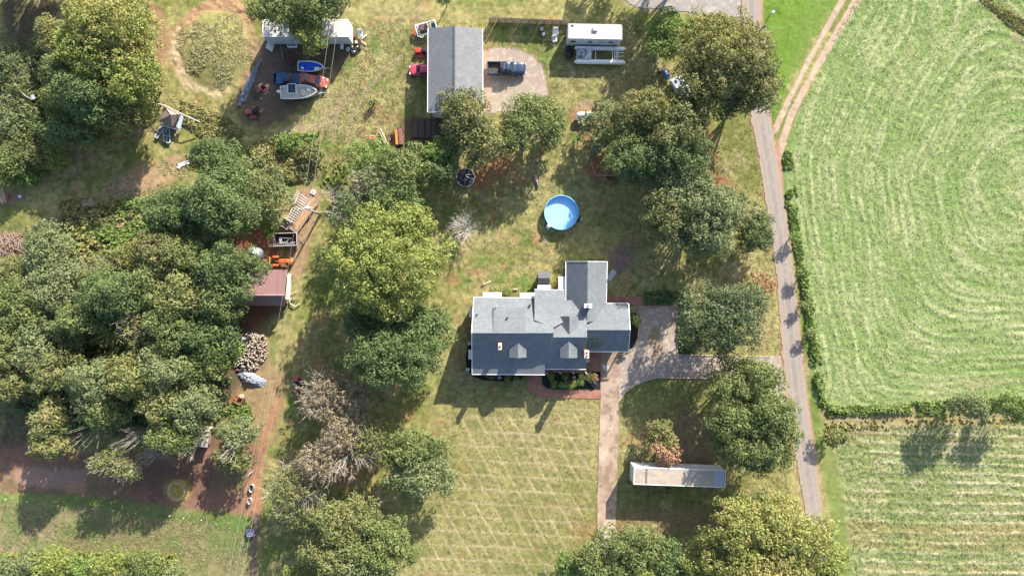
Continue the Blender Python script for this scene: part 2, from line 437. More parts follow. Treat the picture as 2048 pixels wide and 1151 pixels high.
# verge between the road and the farm track; field margins
mixm(C3(.10, .19, .025), region([(1524, -10), (1680, -10), (1600, 130), (1545, 250), (1535, 200), (1528, 60)], 6, 6) * .85)
mixm(C3(.14, .19, .05), region([(1620, -10), (1690, -10), (1600, 150), (1570, 160)], 12, 10) * .5)
mixm(G_LUSH, region([(1562, 380), (1590, 520), (1612, 700), (1622, 830), (1660, 1030), (1690, 1160), (1740, 1160), (1700, 1000), (1650, 850), (1628, 720), (1600, 500), (1568, 330)], 4, 5) * .6)
mixm(C3(.20, .22, .08), region([(1660, 850), (1700, 1160), (1668, 1160), (1640, 900)], 4, 5) * .35)
# farm field: swaths follow the field edge
fd = sd_poly(gpx, gpy, FIELD)
fin = 1 - sstep(-4, 3, fd + 3 * n_mid)
dl = d_line(gpx, gpy, FIELD[:11]); db = d_line(gpx, gpy, FIELD[10:17]); dt = d_line(gpx, gpy, [(1950, -80), (1975, 0), (2048, 62), (2260, 180)]); dt2 = d_line(gpx, gpy, [(1945, -60), (1975, 0), (2100, 210), (2300, 640)])
kk = .020
u = -np.log(np.exp(-kk * dl) + np.exp(-kk * (db + 60)) + np.exp(-kk * (dt + 210))) / kk + 4 * n_big + 1.0 * n_mid
n_sw = fbm(GX * .9, GY * .9, 1.6, 41, 3, .7)
nl = vnoise(u / 4.5, (GX + GY) / 6, 1, 71) * .8 + .7 * vnoise(u / 8, (GX - GY) / 4, 1, 72)
sw = np.sin(2 * math.pi * u / 15.5 + .9 * n_mid)
swm = np.clip(.75 + .6 * fbm(GX, GY, 9, 61, 3), .3, 1) * (.5 + .5 * sstep(-.3, .6, fbm(GX, GY, 2.2, 63, 3)))
fcol = C3(.195, .25, .092)[None, None] + np.zeros_like(gcol)
def fm(c, m):
    global fcol
    fcol = fcol * (1 - m[..., None]) + c * m[..., None]
fm(C3(.275, .30, .14), sstep(-.6, .9, n_mid * .7 + nl * .8 + .4 * n_fine))
fm(C3(.47, .43, .29), sstep(.5, 1.05, sw * .8 + .5 * nl + .2 * n_fine) * swm * .65)
fm(C3(.39, .39, .23), sstep(.35, 1.2, nl + .5 * n_f2) * .45)
fm(C3(.125, .20, .05), sstep(.2, 1.0, -sw * .5 - nl * .6 + .35 * n_f2) * .5)
fm(C3(.35, .27, .17), sstep(.2, 1.0, 1 - np.hypot((gpx - 2000) / 160, (gpy - 765) / 26) + .5 * n_mid) * .6)
fm(C3(.30, .24, .15), sstep(.3, .9, 1 - np.abs(dt) / 40 + .4 * n_mid) * .6)
fm(C3(.09, .15, .03), (1 - sstep(6, 16, np.abs(dt - 3) + 5 * n_mid)) * .7)
fcol = fcol * np.array([.88, .93, .86])
gcol = gcol * (1 - fin[..., None]) + fcol * fin[..., None]
gh = gh + fin * (.03 * sw * swm + .03 * nl + .015 * n_fine + .015 * n_f2 + .05)
# lower field: straight pale windrows
f2 = region(FIELD2, 6, 6)
u2 = gpy + (gpx - 1700) * -.012 + 5 * n_big + 1.5 * n_mid + 6 * np.exp(-(gpx - 1660) / 60)
r2 = (u2 / 19.5) % 1
lin = 1 - sstep(.07, .19, np.abs(r2 - .5) + .06 * n_fine); lin2 = 1 - sstep(.04, .12, np.abs((r2 + .3) % 1 - .5) + .06 * n_fine)
nl2 = vnoise(u2 / 4, GX / 5, 1, 73) + .5 * n_f2
fcol = C3(.175, .215, .078)[None, None] + np.zeros_like(gcol)
fm(C3(.29, .29, .15), sstep(-.5, .9, .6 * n_mid + .8 * nl2 + .3 * n_fine))
fm(C3(.27, .20, .08), sstep(.1, .9, vnoise(u2 / 20, u2 * 0, 1.0, 5) + .3 * n_mid) * .6)
xf = sstep(1690, 1760, gpx + 40 * n_mid)
fm(C3(.54, .45, .33), lin * xf * np.clip(.55 + .5 * n_mid + .4 * n_o, .08, 1) * .6)
fm(C3(.40, .33, .22), lin2 * xf * np.clip(.3 + .6 * n_o, 0, 1) * .6)
fm(C3(.09, .16, .04), sstep(.3, 1.0, -lin + .9 * n_f2 + .4) * .3)
gcol = gcol * (1 - f2[..., None]) + fcol * f2[..., None]
gh = gh + f2 * (.035 * n_fine + .03 * n_f2 + .05 * lin * xf)
mixm(C3(.27, .21, .12), region([(1640, 828), (1900, 822), (2260, 812), (2260, 845), (1900, 848), (1700, 872), (1660, 870)], 5, 8) * .6)
# farm track ruts, road shoulders
for P, wd in (([(1690, -20), (1685, 0), (1650, 62), (1608, 139), (1575, 205), (1549, 262)], 5.2), ([(1720, -20), (1714, 0), (1680, 55), (1629, 142), (1600, 195), (1581, 236), (1566, 280), (1556, 320), (1560, 385)], 6.2)):
    mixm(C3(.44, .34, .27), stroke(P, wd, .45, .3) * .92)
    mixm(C3(.34, .18, .11), stroke(P, wd * .5, .5, .9) * .35)
mixm(C3(.36, .20, .13), stroke([(1556, 290), (1560, 350), (1562, 385)], 5) * .8)
mixm(C3(.34, .22, .14), (1 - sstep(0, 4, np.abs(sd_poly(gpx, gpy, ROAD)) + 2 * n_fine + 1.5 * n_mid)) * .7)
mixm(C3(.33, .25, .18), (1 - sstep(0, 7, np.abs(sd_poly(gpx, gpy, PAD)) + 3 * n_fine + 3 * n_mid)) * .7)
mixm(C3(.30, .25, .2), (1 - sstep(0, 12, np.abs(sd_poly(gpx, gpy, TURN)) + 3 * n_fine + 4 * n_mid)) * .5)
gcol = np.clip(gcol * (1 + .10 * n_f2 + .06 * n_fine)[..., None], .01, .7)
# relief, kept flat under paved surfaces
gh = gh + .025 * n_fine + .02 * n_f2 + .02 * n_mid
flat = np.ones_like(gh)
for P in (ROAD, TURN, GDRIVE, CDRIVE, PAD, BWALK, BPATIO, NPATIO): flat = np.minimum(flat, sstep(2, 12, sd_poly(gpx, gpy, P)))
gh = gh * flat - .03 * (1 - flat)
far = np.maximum(np.abs(GX) - 88, np.abs(GY) - 51); gh = np.where(far > 0, 0, gh)
mixm(C3(.19, .20, .075), sstep(1, 8, far))
nx, ny = GX.shape
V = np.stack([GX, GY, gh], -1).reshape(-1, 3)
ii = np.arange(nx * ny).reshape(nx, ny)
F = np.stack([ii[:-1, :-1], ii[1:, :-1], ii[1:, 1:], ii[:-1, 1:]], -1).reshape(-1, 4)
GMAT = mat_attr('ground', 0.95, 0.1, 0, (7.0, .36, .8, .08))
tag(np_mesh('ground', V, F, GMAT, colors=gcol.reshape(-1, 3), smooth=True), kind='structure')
_gh = gh; _gx0, _gy0 = gx, gy
def gz(x, y):
    i = np.clip(np.searchsorted(_gx0, x), 0, nx - 1); j = np.clip(np.searchsorted(_gy0, y), 0, ny - 1)
    return _gh[i, j]

# paved and gravelled surfaces: thin sheets with ragged outlines, densely subdivided
def sheet(name, P, z, mat, colfn, wob=1.2, step=.22, edge=None, label=None):
    xs = [W(*p)[0] for p in P]; ys = [W(*p)[1] for p in P]
    ax = np.arange(max(min(xs), -95), min(max(xs), 95) + step, step); ay = np.arange(max(min(ys), -56), min(max(ys), 56) + step, step)
    A, B = np.meshgrid(ax, ay, indexing='ij')
    # snap vertices near the outline onto it so that the edge is clean
    px, py = A / PX + 1024, 575.5 - B / PX
    nA, nB = A.shape
    id_ = np.arange(nA * nB).reshape(nA, nB)
    f = np.stack([id_[:-1, :-1], id_[1:, :-1], id_[1:, 1:], id_[:-1, 1:]], -1).reshape(-1, 4)
    cx = (px[:-1, :-1] + px[1:, 1:]).ravel() / 2; cy = (py[:-1, :-1] + py[1:, 1:]).ravel() / 2
    wx = cx * PX; wy = cy * PX
    keep = sd_poly(cx, cy, P) + wob * vnoise(wx, wy, 1.1, 3) + wob * .6 * vnoise(wx, wy, .4, 4) < 0
    f = f[keep]; used = np.unique(f); mp = -np.ones(nA * nB, int); mp[used] = np.arange(len(used))
    Vv = np.stack([A.ravel(), B.ravel(), np.full(A.size, z)], -1)[used]
    c = colfn(A.ravel()[used], B.ravel()[used], px.ravel()[used], py.ravel()[used])
    o = np_mesh(name, Vv, mp[f], mat, colors=c, smooth=False)
    return tag(o, kind='structure')
def cl(base, *lay):
    base = np.array(base)[None] + 0
    for c, m in lay: base = base * (1 - m[:, None]) + np.array(c)[None] * m[:, None]
    return np.clip(base, .01, .8)
def c_road(x, y, X, Y):
    d = d_line(X, Y, [(1502, -60), (1503, 40), (1520, 225), (1537, 325), (1551, 410), (1564, 500), (1575, 590), (1583, 680), (1590, 760), (1608, 895), (1630, 1040), (1650, 1220)])
    n = fbm(x, y, 2.5, 90, 4); nf = fbm(x, y, .5, 91, 2)
    return cl((.285, .245, .215), ((.18, .158, .145), (1 - sstep(1, 6, np.abs(d - 1))) * .5), ((.19, .165, .15), (1 - sstep(0, 3, np.abs(d - 11))) * .35), ((.30, .25, .22), sstep(.1, .9, n) * .5),
              ((.33, .215, .15), sstep(12, 19, d + 2.5 * nf) * .75), ((.34, .31, .28), sstep(.5, 1, nf + .3) * .25))
def c_grav(x, y, X, Y):
    n = fbm(x, y, 3, 95, 4); nf = fbm(x, y, .45, 96, 2, .8)
    red = np.maximum(np.maximum(1 - sstep(0, 11, np.abs(Y - 616)), (1 - sstep(0, 9, np.abs(X - 1350))) * (Y < 712)), (1 - sstep(2, 18, np.abs(Y - 750))) * (X > 1300) * (X < 1500))
    return cl((.30, .245, .205), ((.42, .355, .305), sstep(-.2, .9, nf)), ((.20, .18, .17), sstep(.2, .9, n) * .35), ((.21, .11, .09), red * .55 * np.clip(.7 + n, 0, 1)),
              ((.16, .18, .06), (1 - sstep(.5, 1.2, np.hypot((X - 1308) / 9, (Y - 668) / 18) + .5 * n)) * .6), ((.28, .18, .11), (1 - sstep(.5, 1.3, np.hypot((X - 1310) / 14, (Y - 690) / 30) + .5 * n)) * .5))
def c_pad(x, y, X, Y):
    n = fbm(x, y, 3, 85, 4); nf = fbm(x, y, .5, 86, 2, .8)
    return cl((.31, .25, .20), ((.40, .34, .29), sstep(-.3, .9, nf)), ((.22, .15, .11), sstep(.3, .9, n) * .6), ((.33, .18, .11), (1 - sstep(966, 985, X + 8 * n)) * .5))
def c_conc(x, y, X, Y):
    n = fbm(x, y, 2.2, 71, 5, .65); nf = fbm(x, y, .5, 72, 2)
    return cl((.36, .27, .20), ((.47, .385, .305), sstep(0, .9, n)), ((.20, .135, .095), sstep(0, .8, -n + .3 * nf) * .7), ((.17, .13, .11), sstep(.55, .95, nf - n * .3) * .4),
              ((.26, .18, .14), (1 - sstep(730, 780, Y)) * .5), ((.5, .5, .5), (1 - sstep(.6, 1.0, np.hypot((X - 1210) / 8, (Y - 733) / 7) + .5 * nf)) * .8))
def c_gravel_top(x, y, X, Y):
    n = fbm(x, y, 4, 65, 4); nf = fbm(x, y, .5, 66, 2, .8)
    return cl((.27, .25, .235), ((.36, .33, .31), sstep(-.1, .9, nf + .4 * n)), ((.18, .16, .12), sstep(.3, .9, n) * .5))
RM = mat_attr('asphalt', .9, .2, 0, (16, .22, .3, .03)); GM = mat_attr('gravel', .95, .1, 0, (11, .38, .7, .06)); CM = mat_attr('concrete', .85, .2, 0, (9, .12, .2, .02))
sheet('road', ROAD, .030, RM, c_road, 1.7, .13)
sheet('gravel_turnout', TURN, .018, GM, c_gravel_top, 2.5)
sheet('gravel_driveway', GDRIVE, .018, GM, c_grav, .5, .15)
sheet('gravel_pad', PAD, .018, GM, c_pad, 2.5)
sheet('concrete_driveway', CDRIVE, .034, CM, c_conc, .25, .12)

def mat_brick(name, c1=(.30, .12, .075), c2=(.22, .085, .055), mort=(.22, .16, .13), sc=1.0, coord='Object'):
    m, nt, b, _ = _mat(name)
    br = nt.nodes.new('ShaderNodeTexBrick'); tc = nt.nodes.new('ShaderNodeTexCoord'); mp = nt.nodes.new('ShaderNodeMapping')
    nt.links.new(tc.outputs[coord], mp.inputs[0]); nt.links.new(mp.outputs[0], br.inputs[0])
    br.inputs['Scale'].default_value = sc; br.inputs['Color1'].default_value = (*c1, 1); br.inputs['Color2'].default_value = (*c2, 1); br.inputs['Mortar'].default_value = (*mort, 1)
    br.inputs['Mortar Size'].default_value = .01; br.inputs['Brick Width'].default_value = .22; br.inputs['Row Height'].default_value = .075
    f = noise(nt, 1.2, 5); c = mixc(nt, br.outputs[0], ramp(nt, f, [(.3, (.75, .75, .75)), (.7, (1.25, 1.2, 1.15))]), 1.0, 'MULTIPLY')
    nt.links.new(c, b.inputs['Base Color']); b.inputs['Roughness'].default_value = .9
    MATS[name] = m; return m, mp
BRICKF, _ = mat_brick('brick_paving', (.34, .135, .085), (.26, .10, .065))
BRICKW, mpw = mat_brick('brick_wall'); mpw.inputs['Rotation'].default_value = (math.pi / 2, 0, 0)
def flat_slab(name, P, z0, z1, mat, label=None, cat=None, kind=None, group=None):
    return tag(MB().prism([W(*p) for p in P], z0, z1).build(name, mat), label, cat, group, kind)
flat_slab('brick_path', BWALK, -.1, .05, BRICKF, kind='structure')
flat_slab('brick_patio', [(1172, 690), (1202.6, 690), (1202.6, 742), (1176, 742)], -.1, .054, BRICKF, kind='structure')
flat_slab('brick_patio', NPATIO, -.1, .05, BRICKF, kind='structure')
MULCH = M('mulch', (.018, .014, .013), .95, .5, 9, bmp=.8, dirt=((.05, .035, .03), 14, .6))
BED1 = [(936, 690), (931, 715), (934, 738), (946, 752), (965, 760), (1000, 762), (1053, 759), (1056, 742), (1050, 690)]
BED2 = [(1083, 742), (1201, 742), (1201, 778), (1108, 777), (1094, 775), (1085, 768)]
BED3 = [(1257, 622), (1272, 626), (1277, 650), (1275, 675), (1268, 692), (1252, 704), (1241, 706), (1241, 690), (1250, 690)]
for P in (BED1, BED2, BED3): flat_slab('planting_bed', P, -.05, .06, MULCH, kind='structure')
flat_slab('earth_bank', [(1357, 606), (1380, 600), (1384, 704), (1359, 706)], -.05, .04, M('dark_soil', (.04, .03, .025), .95, .4, 6, bmp=.8), kind='structure')
# kerbs
KERB = M('kerb_concrete', (.42, .34, .28), .9, .2, 5); KERBR = M('kerb_brick', (.30, .15, .11), .9, .3, 6)
def curb(name, P, wd, h, mat, label):
    m = MB(); pts = [Vector((*W(*p), 0)) for p in P]
    for a, b in zip(pts[:-1], pts[1:]):
        d = b - a; m.box((a.x + b.x) / 2, (a.y + b.y) / 2, h / 2 - .03, d.length + wd * .5, wd, h + .06, rz=math.atan2(d.y, d.x))
    return tag(m.build(name, mat), label, 'kerb')
curb('kerb', [(1237, 802), (1249, 785), (1266, 771), (1288, 761), (1312, 754), (1350, 755), (1418, 756)], .16, .13, KERB, 'pale concrete kerb curving along the front lawn side of the gravel drive')
curb('kerb', [(1240, 709), (1256, 704), (1268, 694), (1276, 676), (1278, 645)], .16, .13, KERB, 'pale kerb round the dark planting bed at the house corner')
curb('kerb', [(1269, 611), (1356, 611)], .15, .12, KERBR, 'brick kerb along the far end of the gravel parking bay')
curb('kerb', [(1356, 640), (1354, 709), (1456, 711)], .15, .14, KERB, 'low kerb turning the corner between the gravel drive and the dark tree')
curb('kerb', [(1490, 712), (1541, 713)], .14, .1, KERB, 'short pale kerb between the gravel entrance and the roadside grass')
# ================================================================ VEGETATION
def pal(*cs): return [(w_, np.array(c) * np.array([1.76, 1.72, 1.66])) for w_, c in cs]
PALS = {
 'yg': pal((5, (.132, .162, .042)), (3, (.165, .182, .052)), (3, (.10, .138, .036)), (1, (.19, .18, .06))),
 'md': pal((5, (.093, .12, .042)), (3, (.125, .145, .052)), (2, (.072, .098, .036))),
 'dk': pal((5, (.066, .098, .036)), (3, (.092, .125, .046)), (2, (.052, .076, .03))),
 'ol': pal((5, (.10, .12, .045)), (3, (.13, .135, .05)), (2, (.08, .10, .04)), (1, (.15, .13, .06))),
 'gg': pal((5, (.105, .13, .058)), (3, (.135, .155, .075)), (2, (.085, .105, .048))),
 'br': pal((5, (.165, .135, .092)), (3, (.13, .12, .065)), (2, (.21, .165, .12))),
 'or': pal((5, (.12, .13, .045)), (2, (.18, .14, .06)), (4, (.09, .12, .04))),
 'au': pal((5, (.165, .178, .055)), (6, (.13, .16, .048)), (2, (.21, .18, .065)), (1, (.22, .165, .075))),
 'oo': pal((5, (.125, .125, .05)), (3, (.16, .145, .06)), (2, (.09, .105, .04)), (2, (.14, .15, .04))),
 'gw': pal((5, (.175, .17, .07)), (4, (.135, .155, .055)), (3, (.23, .19, .10))),
 'bg': pal((5, (.105, .155, .042)), (3, (.135, .18, .052)), (1, (.08, .12, .035))),
 'rd': pal((4, (.27, .15, .11)), (3, (.18, .13, .06)), (2, (.33, .20, .14))),
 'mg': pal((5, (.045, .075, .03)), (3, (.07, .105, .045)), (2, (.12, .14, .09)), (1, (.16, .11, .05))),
 'wd': pal((5, (.12, .14, .05)), (3, (.16, .16, .06)), (3, (.09, .12, .045)), (1, (.20, .15, .08))),
}
def fib(n, rs, zmin=-.35):
    out = []
    i = np.arange(n * 2); z = 1 - (2 * i + 1) / (n * 2); a = i * 2.399963 + rs.rand() * 6
    r = np.sqrt(1 - z * z); P = np.stack([r * np.cos(a), r * np.sin(a), z], -1)
    P = P[z > zmin]; idx = np.linspace(0, len(P) - 1, n).astype(int)
    return P[idx]
def leaves(rs, C, R, dens, size, palette, lobe_tint, squash=.85, zmin=-.45, spread=.16):
    """C (n,3) lobe centres, R (n) radii -> leaf cards spread through the shells of the lobes"""
    cnt = np.maximum(6, (4 * math.pi * R ** 2 * dens * .72).astype(int))
    idx = np.repeat(np.arange(len(C)), cnt); n = len(idx)
    d = rs.normal(size=(n, 3)); d /= np.linalg.norm(d, axis=1)[:, None]
    bad = d[:, 2] < zmin; d[bad, 2] *= -1
    rad = R[idx] * (1 - spread * rs.rand(n) ** .7 + .10 * rs.normal(size=n))
    P = C[idx] + d * rad[:, None] * np.array([1, 1, squash])
    nrm = d + rs.normal(size=(n, 3)) * .55; nrm[:, 2] += .25; nrm /= np.linalg.norm(nrm, axis=1)[:, None]
    t = np.cross(nrm, rs.normal(size=(n, 3))); t /= np.linalg.norm(t, axis=1)[:, None] + 1e-9
    b = np.cross(nrm, t)
    s = size * (.65 + .7 * rs.rand(n))[:, None]
    V = np.stack([P - t * s * .62, P - b * s * .40 + nrm * s * .08, P + t * s * .62, P + b * s * .40 + nrm * s * .08], 1).reshape(-1, 3)
    F = np.arange(n * 4).reshape(n, 4)
    ws = np.array([p[0] for p in palette], float); ws /= ws.sum(); cs = np.array([p[1] for p in palette])
    ch = rs.choice(len(cs), n, p=ws); lt = rs.choice(len(cs), len(C), p=ws)
    mean = (cs * ws[:, None]).sum(0); col = cs[ch] * .28 + cs[lt][idx] * .37 + mean * .35
    col = col * (lobe_tint[idx] * (.82 + .36 * rs.rand(n)))[:, None]
    return V, F, col
TREE_N = 0
def tree(X, Y, rx, ry, H, palette, label, style='lobed', h=None, big=1.0, name='tree', cat='tree', group=None, seed=None, leaf=.30, dens=None, bare=0.0, rot=None, low=.28, bark=None, trunk=True):
    """X, Y, rx, ry: crown centre and half extents in photograph pixels; H: height in metres"""
    global TREE_N
    TREE_N += 1; rs = np.random.RandomState(1000 + (seed if seed is not None else TREE_N)); rnd = random.Random(TREE_N * 7 + 1)
    hc = H * .68 if h is None else h
    x, y = W(X, Y, hc); k = PX * (CAMH - hc) / CAMH; RX, RY = rx * k * 1.17 * big, ry * k * 1.17 * big; R = (RX + RY) / 2
    z0 = float(gz(x, y)) * 1.0
    root = thing(name, label, cat, (x, y, z0), group=group)
    pl = PALS[palette]
    zb = H * low; zc = (zb + H) / 2; rz_ = (H - zb) / 2
    Cs, Rs, T = [], [], []
    mains = []
    if style == 'bush' or R < 1.6:
        K1 = max(3, int(4 + R * 1.5)); f1 = .5
    else: K1 = int(np.clip(7 + R * 1.3, 8, 18)); f1 = .40
    if style == 'lobed' or style == 'wispy' or style == 'bush':
        dirs = fib(K1, rs, -.25)
        for q, d in enumerate(dirs):
            rr_ = .58 + .12 * rs.randn() if q else .55
            lump = 1 + .14 * math.sin(3 * math.atan2(d[1], d[0]) + rs.rand() * .1 + TREE_N) * (1 - abs(d[2]))
            c = np.array([d[0] * RX * rr_ * lump, d[1] * RY * rr_ * lump, zc + d[2] * rz_ * rr_])
            mains.append((c, f1 * (.75 + .5 * rs.rand())))
    elif style == 'cone':
        n = max(5, int(H * 1.3))
        for q in range(n):
            t = q / (n - 1); rr_ = (1 - t) * .55
            for a in range(max(1, int(6 * (1 - t)))):
                an = rs.rand() * 6.28
                mains.append((np.array([math.cos(an) * RX * rr_, math.sin(an) * RY * rr_, zb * .4 + (H - zb * .4) * (t * .95)]), f1 * (.3 + .7 * (1 - t))))
    for c, f in mains:
        r1 = np.array([RX * f, RY * f, min(rz_, R) * f * 1.05])
        rm = float(np.cbrt(r1.prod()))
        lobe = {'wispy': .62, 'bush': .5}.get(style, .66) * (1 + .25 * rs.rand()) * min(1.0, .55 + R * .1)
        lobe = max(.32, lobe * (1.0 if R > 3 else .75))
        K2 = int(np.clip(4.2 * (rm / lobe) ** 1.65, 5, 60))
        for d in fib(K2, rs, -.3):
            p = c + d * r1 * (.86 + .16 * rs.randn())
            # drop lobes that lie deep inside another clump
            e = (p - np.array([0, 0, zc])) / np.array([RX, RY, rz_])
            if np.linalg.norm(e) < .48: continue
            if np.linalg.norm(e) > 1.12: p = np.array([0, 0, zc]) + (p - np.array([0, 0, zc])) * (1.04 / np.linalg.norm(e))
            if bare and rs.rand() < bare: continue
            Cs.append(p); Rs.append(lobe * (.65 + .7 * rs.rand())); T.append(.9 + .2 * rs.rand())
    Cs, Rs, T = np.array(Cs), np.array(Rs), np.array(T)
    Cs[:, 2] = np.maximum(Cs[:, 2], Rs * .6)
    dn = dens if dens is not None else (10.5 if style != 'wispy' else 9.0)
    if bare: dn *= .6
    if style == 'wispy': V, F, col = leaves(rs, Cs, Rs, dn, leaf * .9, pl, T, spread=.8)
    else: V, F, col = leaves(rs, Cs, Rs, dn, leaf, pl, T)
    # tints drift across the crown as real colour change does
    kx = fbm(V[::4, 0] + TREE_N * 31.0, V[::4, 1] + V[::4, 2], max(R * .8, 1.5), 300 + TREE_N, 2)
    alt = pl[-1][1] if len(pl) > 3 else pl[1][1]
    m = (sstep(.3, .9, kx) * .32)[:, None]
    col = col * (1 - m) + alt[None] * m
    np_mesh('crown', V, F, FOL, parent=root, colors=np.clip(col, .01, .6))
    if trunk:
        mb = MB(); tr = max(.09, H * .022)
        bx, by = rs.randn() * .15, rs.randn() * .15
        mb.tube([(0, 0, -.2), (0, 0, .15), (bx, by, zb * .6 + .3), (bx * 2, by * 2, zc)], [tr * 1.5, tr * 1.1, tr * .85, tr * .5], 8)
        for c, f in mains[:16]:
            st = Vector((bx * 1.5, by * 1.5, max(.3, min(zb * .8 + .3, c[2] * .6))))
            e = Vector(c); mid = st.lerp(e, .5) + Vector((rs.randn() * .2, rs.randn() * .2, .25))
            mb.tube([st, mid, e], [tr * .5, tr * .32, tr * .12], 5, cap=False)
        mb.build('trunk', bark or BARK, root)
    if bare > 0.0: bare_branches(root, rs, RX, RY, zb, H, int(26 + R * 8), bark or PALEBARK)
    return root
def bare_branches(root, rs, RX, RY, zb, H, n, mat, lean=(0, 0), name='bare_branch', reach=1.0, rad=.045):
    mb = MB()
    for i in range(n):
        a = rs.rand() * 6.283; t = .25 + .75 * rs.rand() ** .6
        e = Vector((math.cos(a) * RX * t + lean[0], math.sin(a) * RY * t + lean[1], H * (.98 - .3 * t * t) + rs.randn() * .2)) * reach
        st = Vector((lean[0] * .2, lean[1] * .2, zb + (H - zb) * .25 * rs.rand()))
        mid = st.lerp(e, .45) + Vector((rs.randn(), rs.randn(), rs.rand())) * .25
        mb.tube([st, mid, e], [rad * 1.5, rad, rad * .25], 4, cap=False)
        for k in range(5):
            s2 = mid.lerp(e, rs.rand()); L = (.25 + .5 * rs.rand()) * max(RX, RY) * .4
            dd = (e - mid).normalized() + Vector((rs.randn(), rs.randn(), rs.randn() * .5)) * .6
            e2 = s2 + dd.normalized() * L
            mb.tube([s2, s2.lerp(e2, .5) + Vector((rs.randn(), rs.randn(), 0)) * .08, e2], [rad * .6, rad * .4, rad * .15], 3, cap=False)
    mb.build(name, mat, root)
def bare_tree(X, Y, rx, ry, H, label, lean=(0, 0), n=34, twig_leaf=None, mat=None, rad=.045, cat='dead tree', name='bare_tree', group=None):
    global TREE_N
    TREE_N += 1; rs = np.random.RandomState(3000 + TREE_N)
    x, y = W(X, Y, H * .7); k = PX * (CAMH - H * .7) / CAMH
    root = thing(name, label, cat, (x - lean[0], y - lean[1], 0), group=group)
    MB().tube([(0, 0, -.2), (lean[0] * .1, lean[1] * .1, H * .2), (lean[0] * .3, lean[1] * .3, H * .5)], [H * .02 + .03, H * .016 + .02, H * .008 + .01], 7).build('trunk', mat or PALEBARK, root)
    bare_branches(root, rs, rx * k, ry * k, H * .2, H, n, mat or PALEBARK, lean, rad=rad)
    if twig_leaf:
        m = n * 9; C = rs.normal(size=(m, 3)); C /= np.linalg.norm(C, axis=1)[:, None]; C[:, 2] = np.abs(C[:, 2])
        C = C * np.array([rx * k, ry * k, H * .4]) * (.55 + .5 * rs.rand(m))[:, None] + np.array([lean[0], lean[1], H * .5])
        V, F, col = leaves(rs, C, .3 + .25 * rs.rand(m), 7, .22, PALS[twig_leaf], np.full(m, 1.0), spread=.9)
        np_mesh('crown', V, F, FOL, parent=root, colors=col)
    return root
def weeds(name, P, n, hgt, palette, label=None, leaf=.30, kind='stuff', clump=.55, seed=1, mask=None):
    """dense low growth inside a pixel polygon: one countless mass"""
    rs = np.random.RandomState(seed)
    X0, X1 = min(p[0] for p in P), max(p[0] for p in P); Y0, Y1 = min(p[1] for p in P), max(p[1] for p in P)
    X = X0 + rs.rand(n * 4) * (X1 - X0); Y = Y0 + rs.rand(n * 4) * (Y1 - Y0)
    d = sd_poly(X, Y, P); nz = fbm(X * PX, Y * PX, 3.0, seed + 40, 3)
    k = (d + 6 * nz < 0) & (nz > -.75 if mask is None else nz > mask); X, Y, nz, d = X[k][:n], Y[k][:n], nz[k][:n], d[k][:n]
    x, y = (X - 1024) * PX, (575.5 - Y) * PX
    hh = hgt * np.clip(.35 + .7 * (nz + .6) * sstep(0, 14, -d), .2, 1.4)
    C = np.stack([x, y, hh * .45 + gz(x, y)], -1)
    V, F, col = leaves(rs, C, np.maximum(.16, clump * (.5 + .8 * rs.rand(len(x))) * np.clip(hh / hgt, .45, 1)), 6, leaf, PALS[palette], .8 + .4 * rs.rand(len(x)), squash=min(1.0, hgt / clump * .6), zmin=-.05, spread=.5)
    o = np_mesh(name, V, F, FOL, colors=col)
    return tag(o, label, None, None, kind)
GREYB = M('grey_branch', (.32, .28, .24), .9, .25, 4)
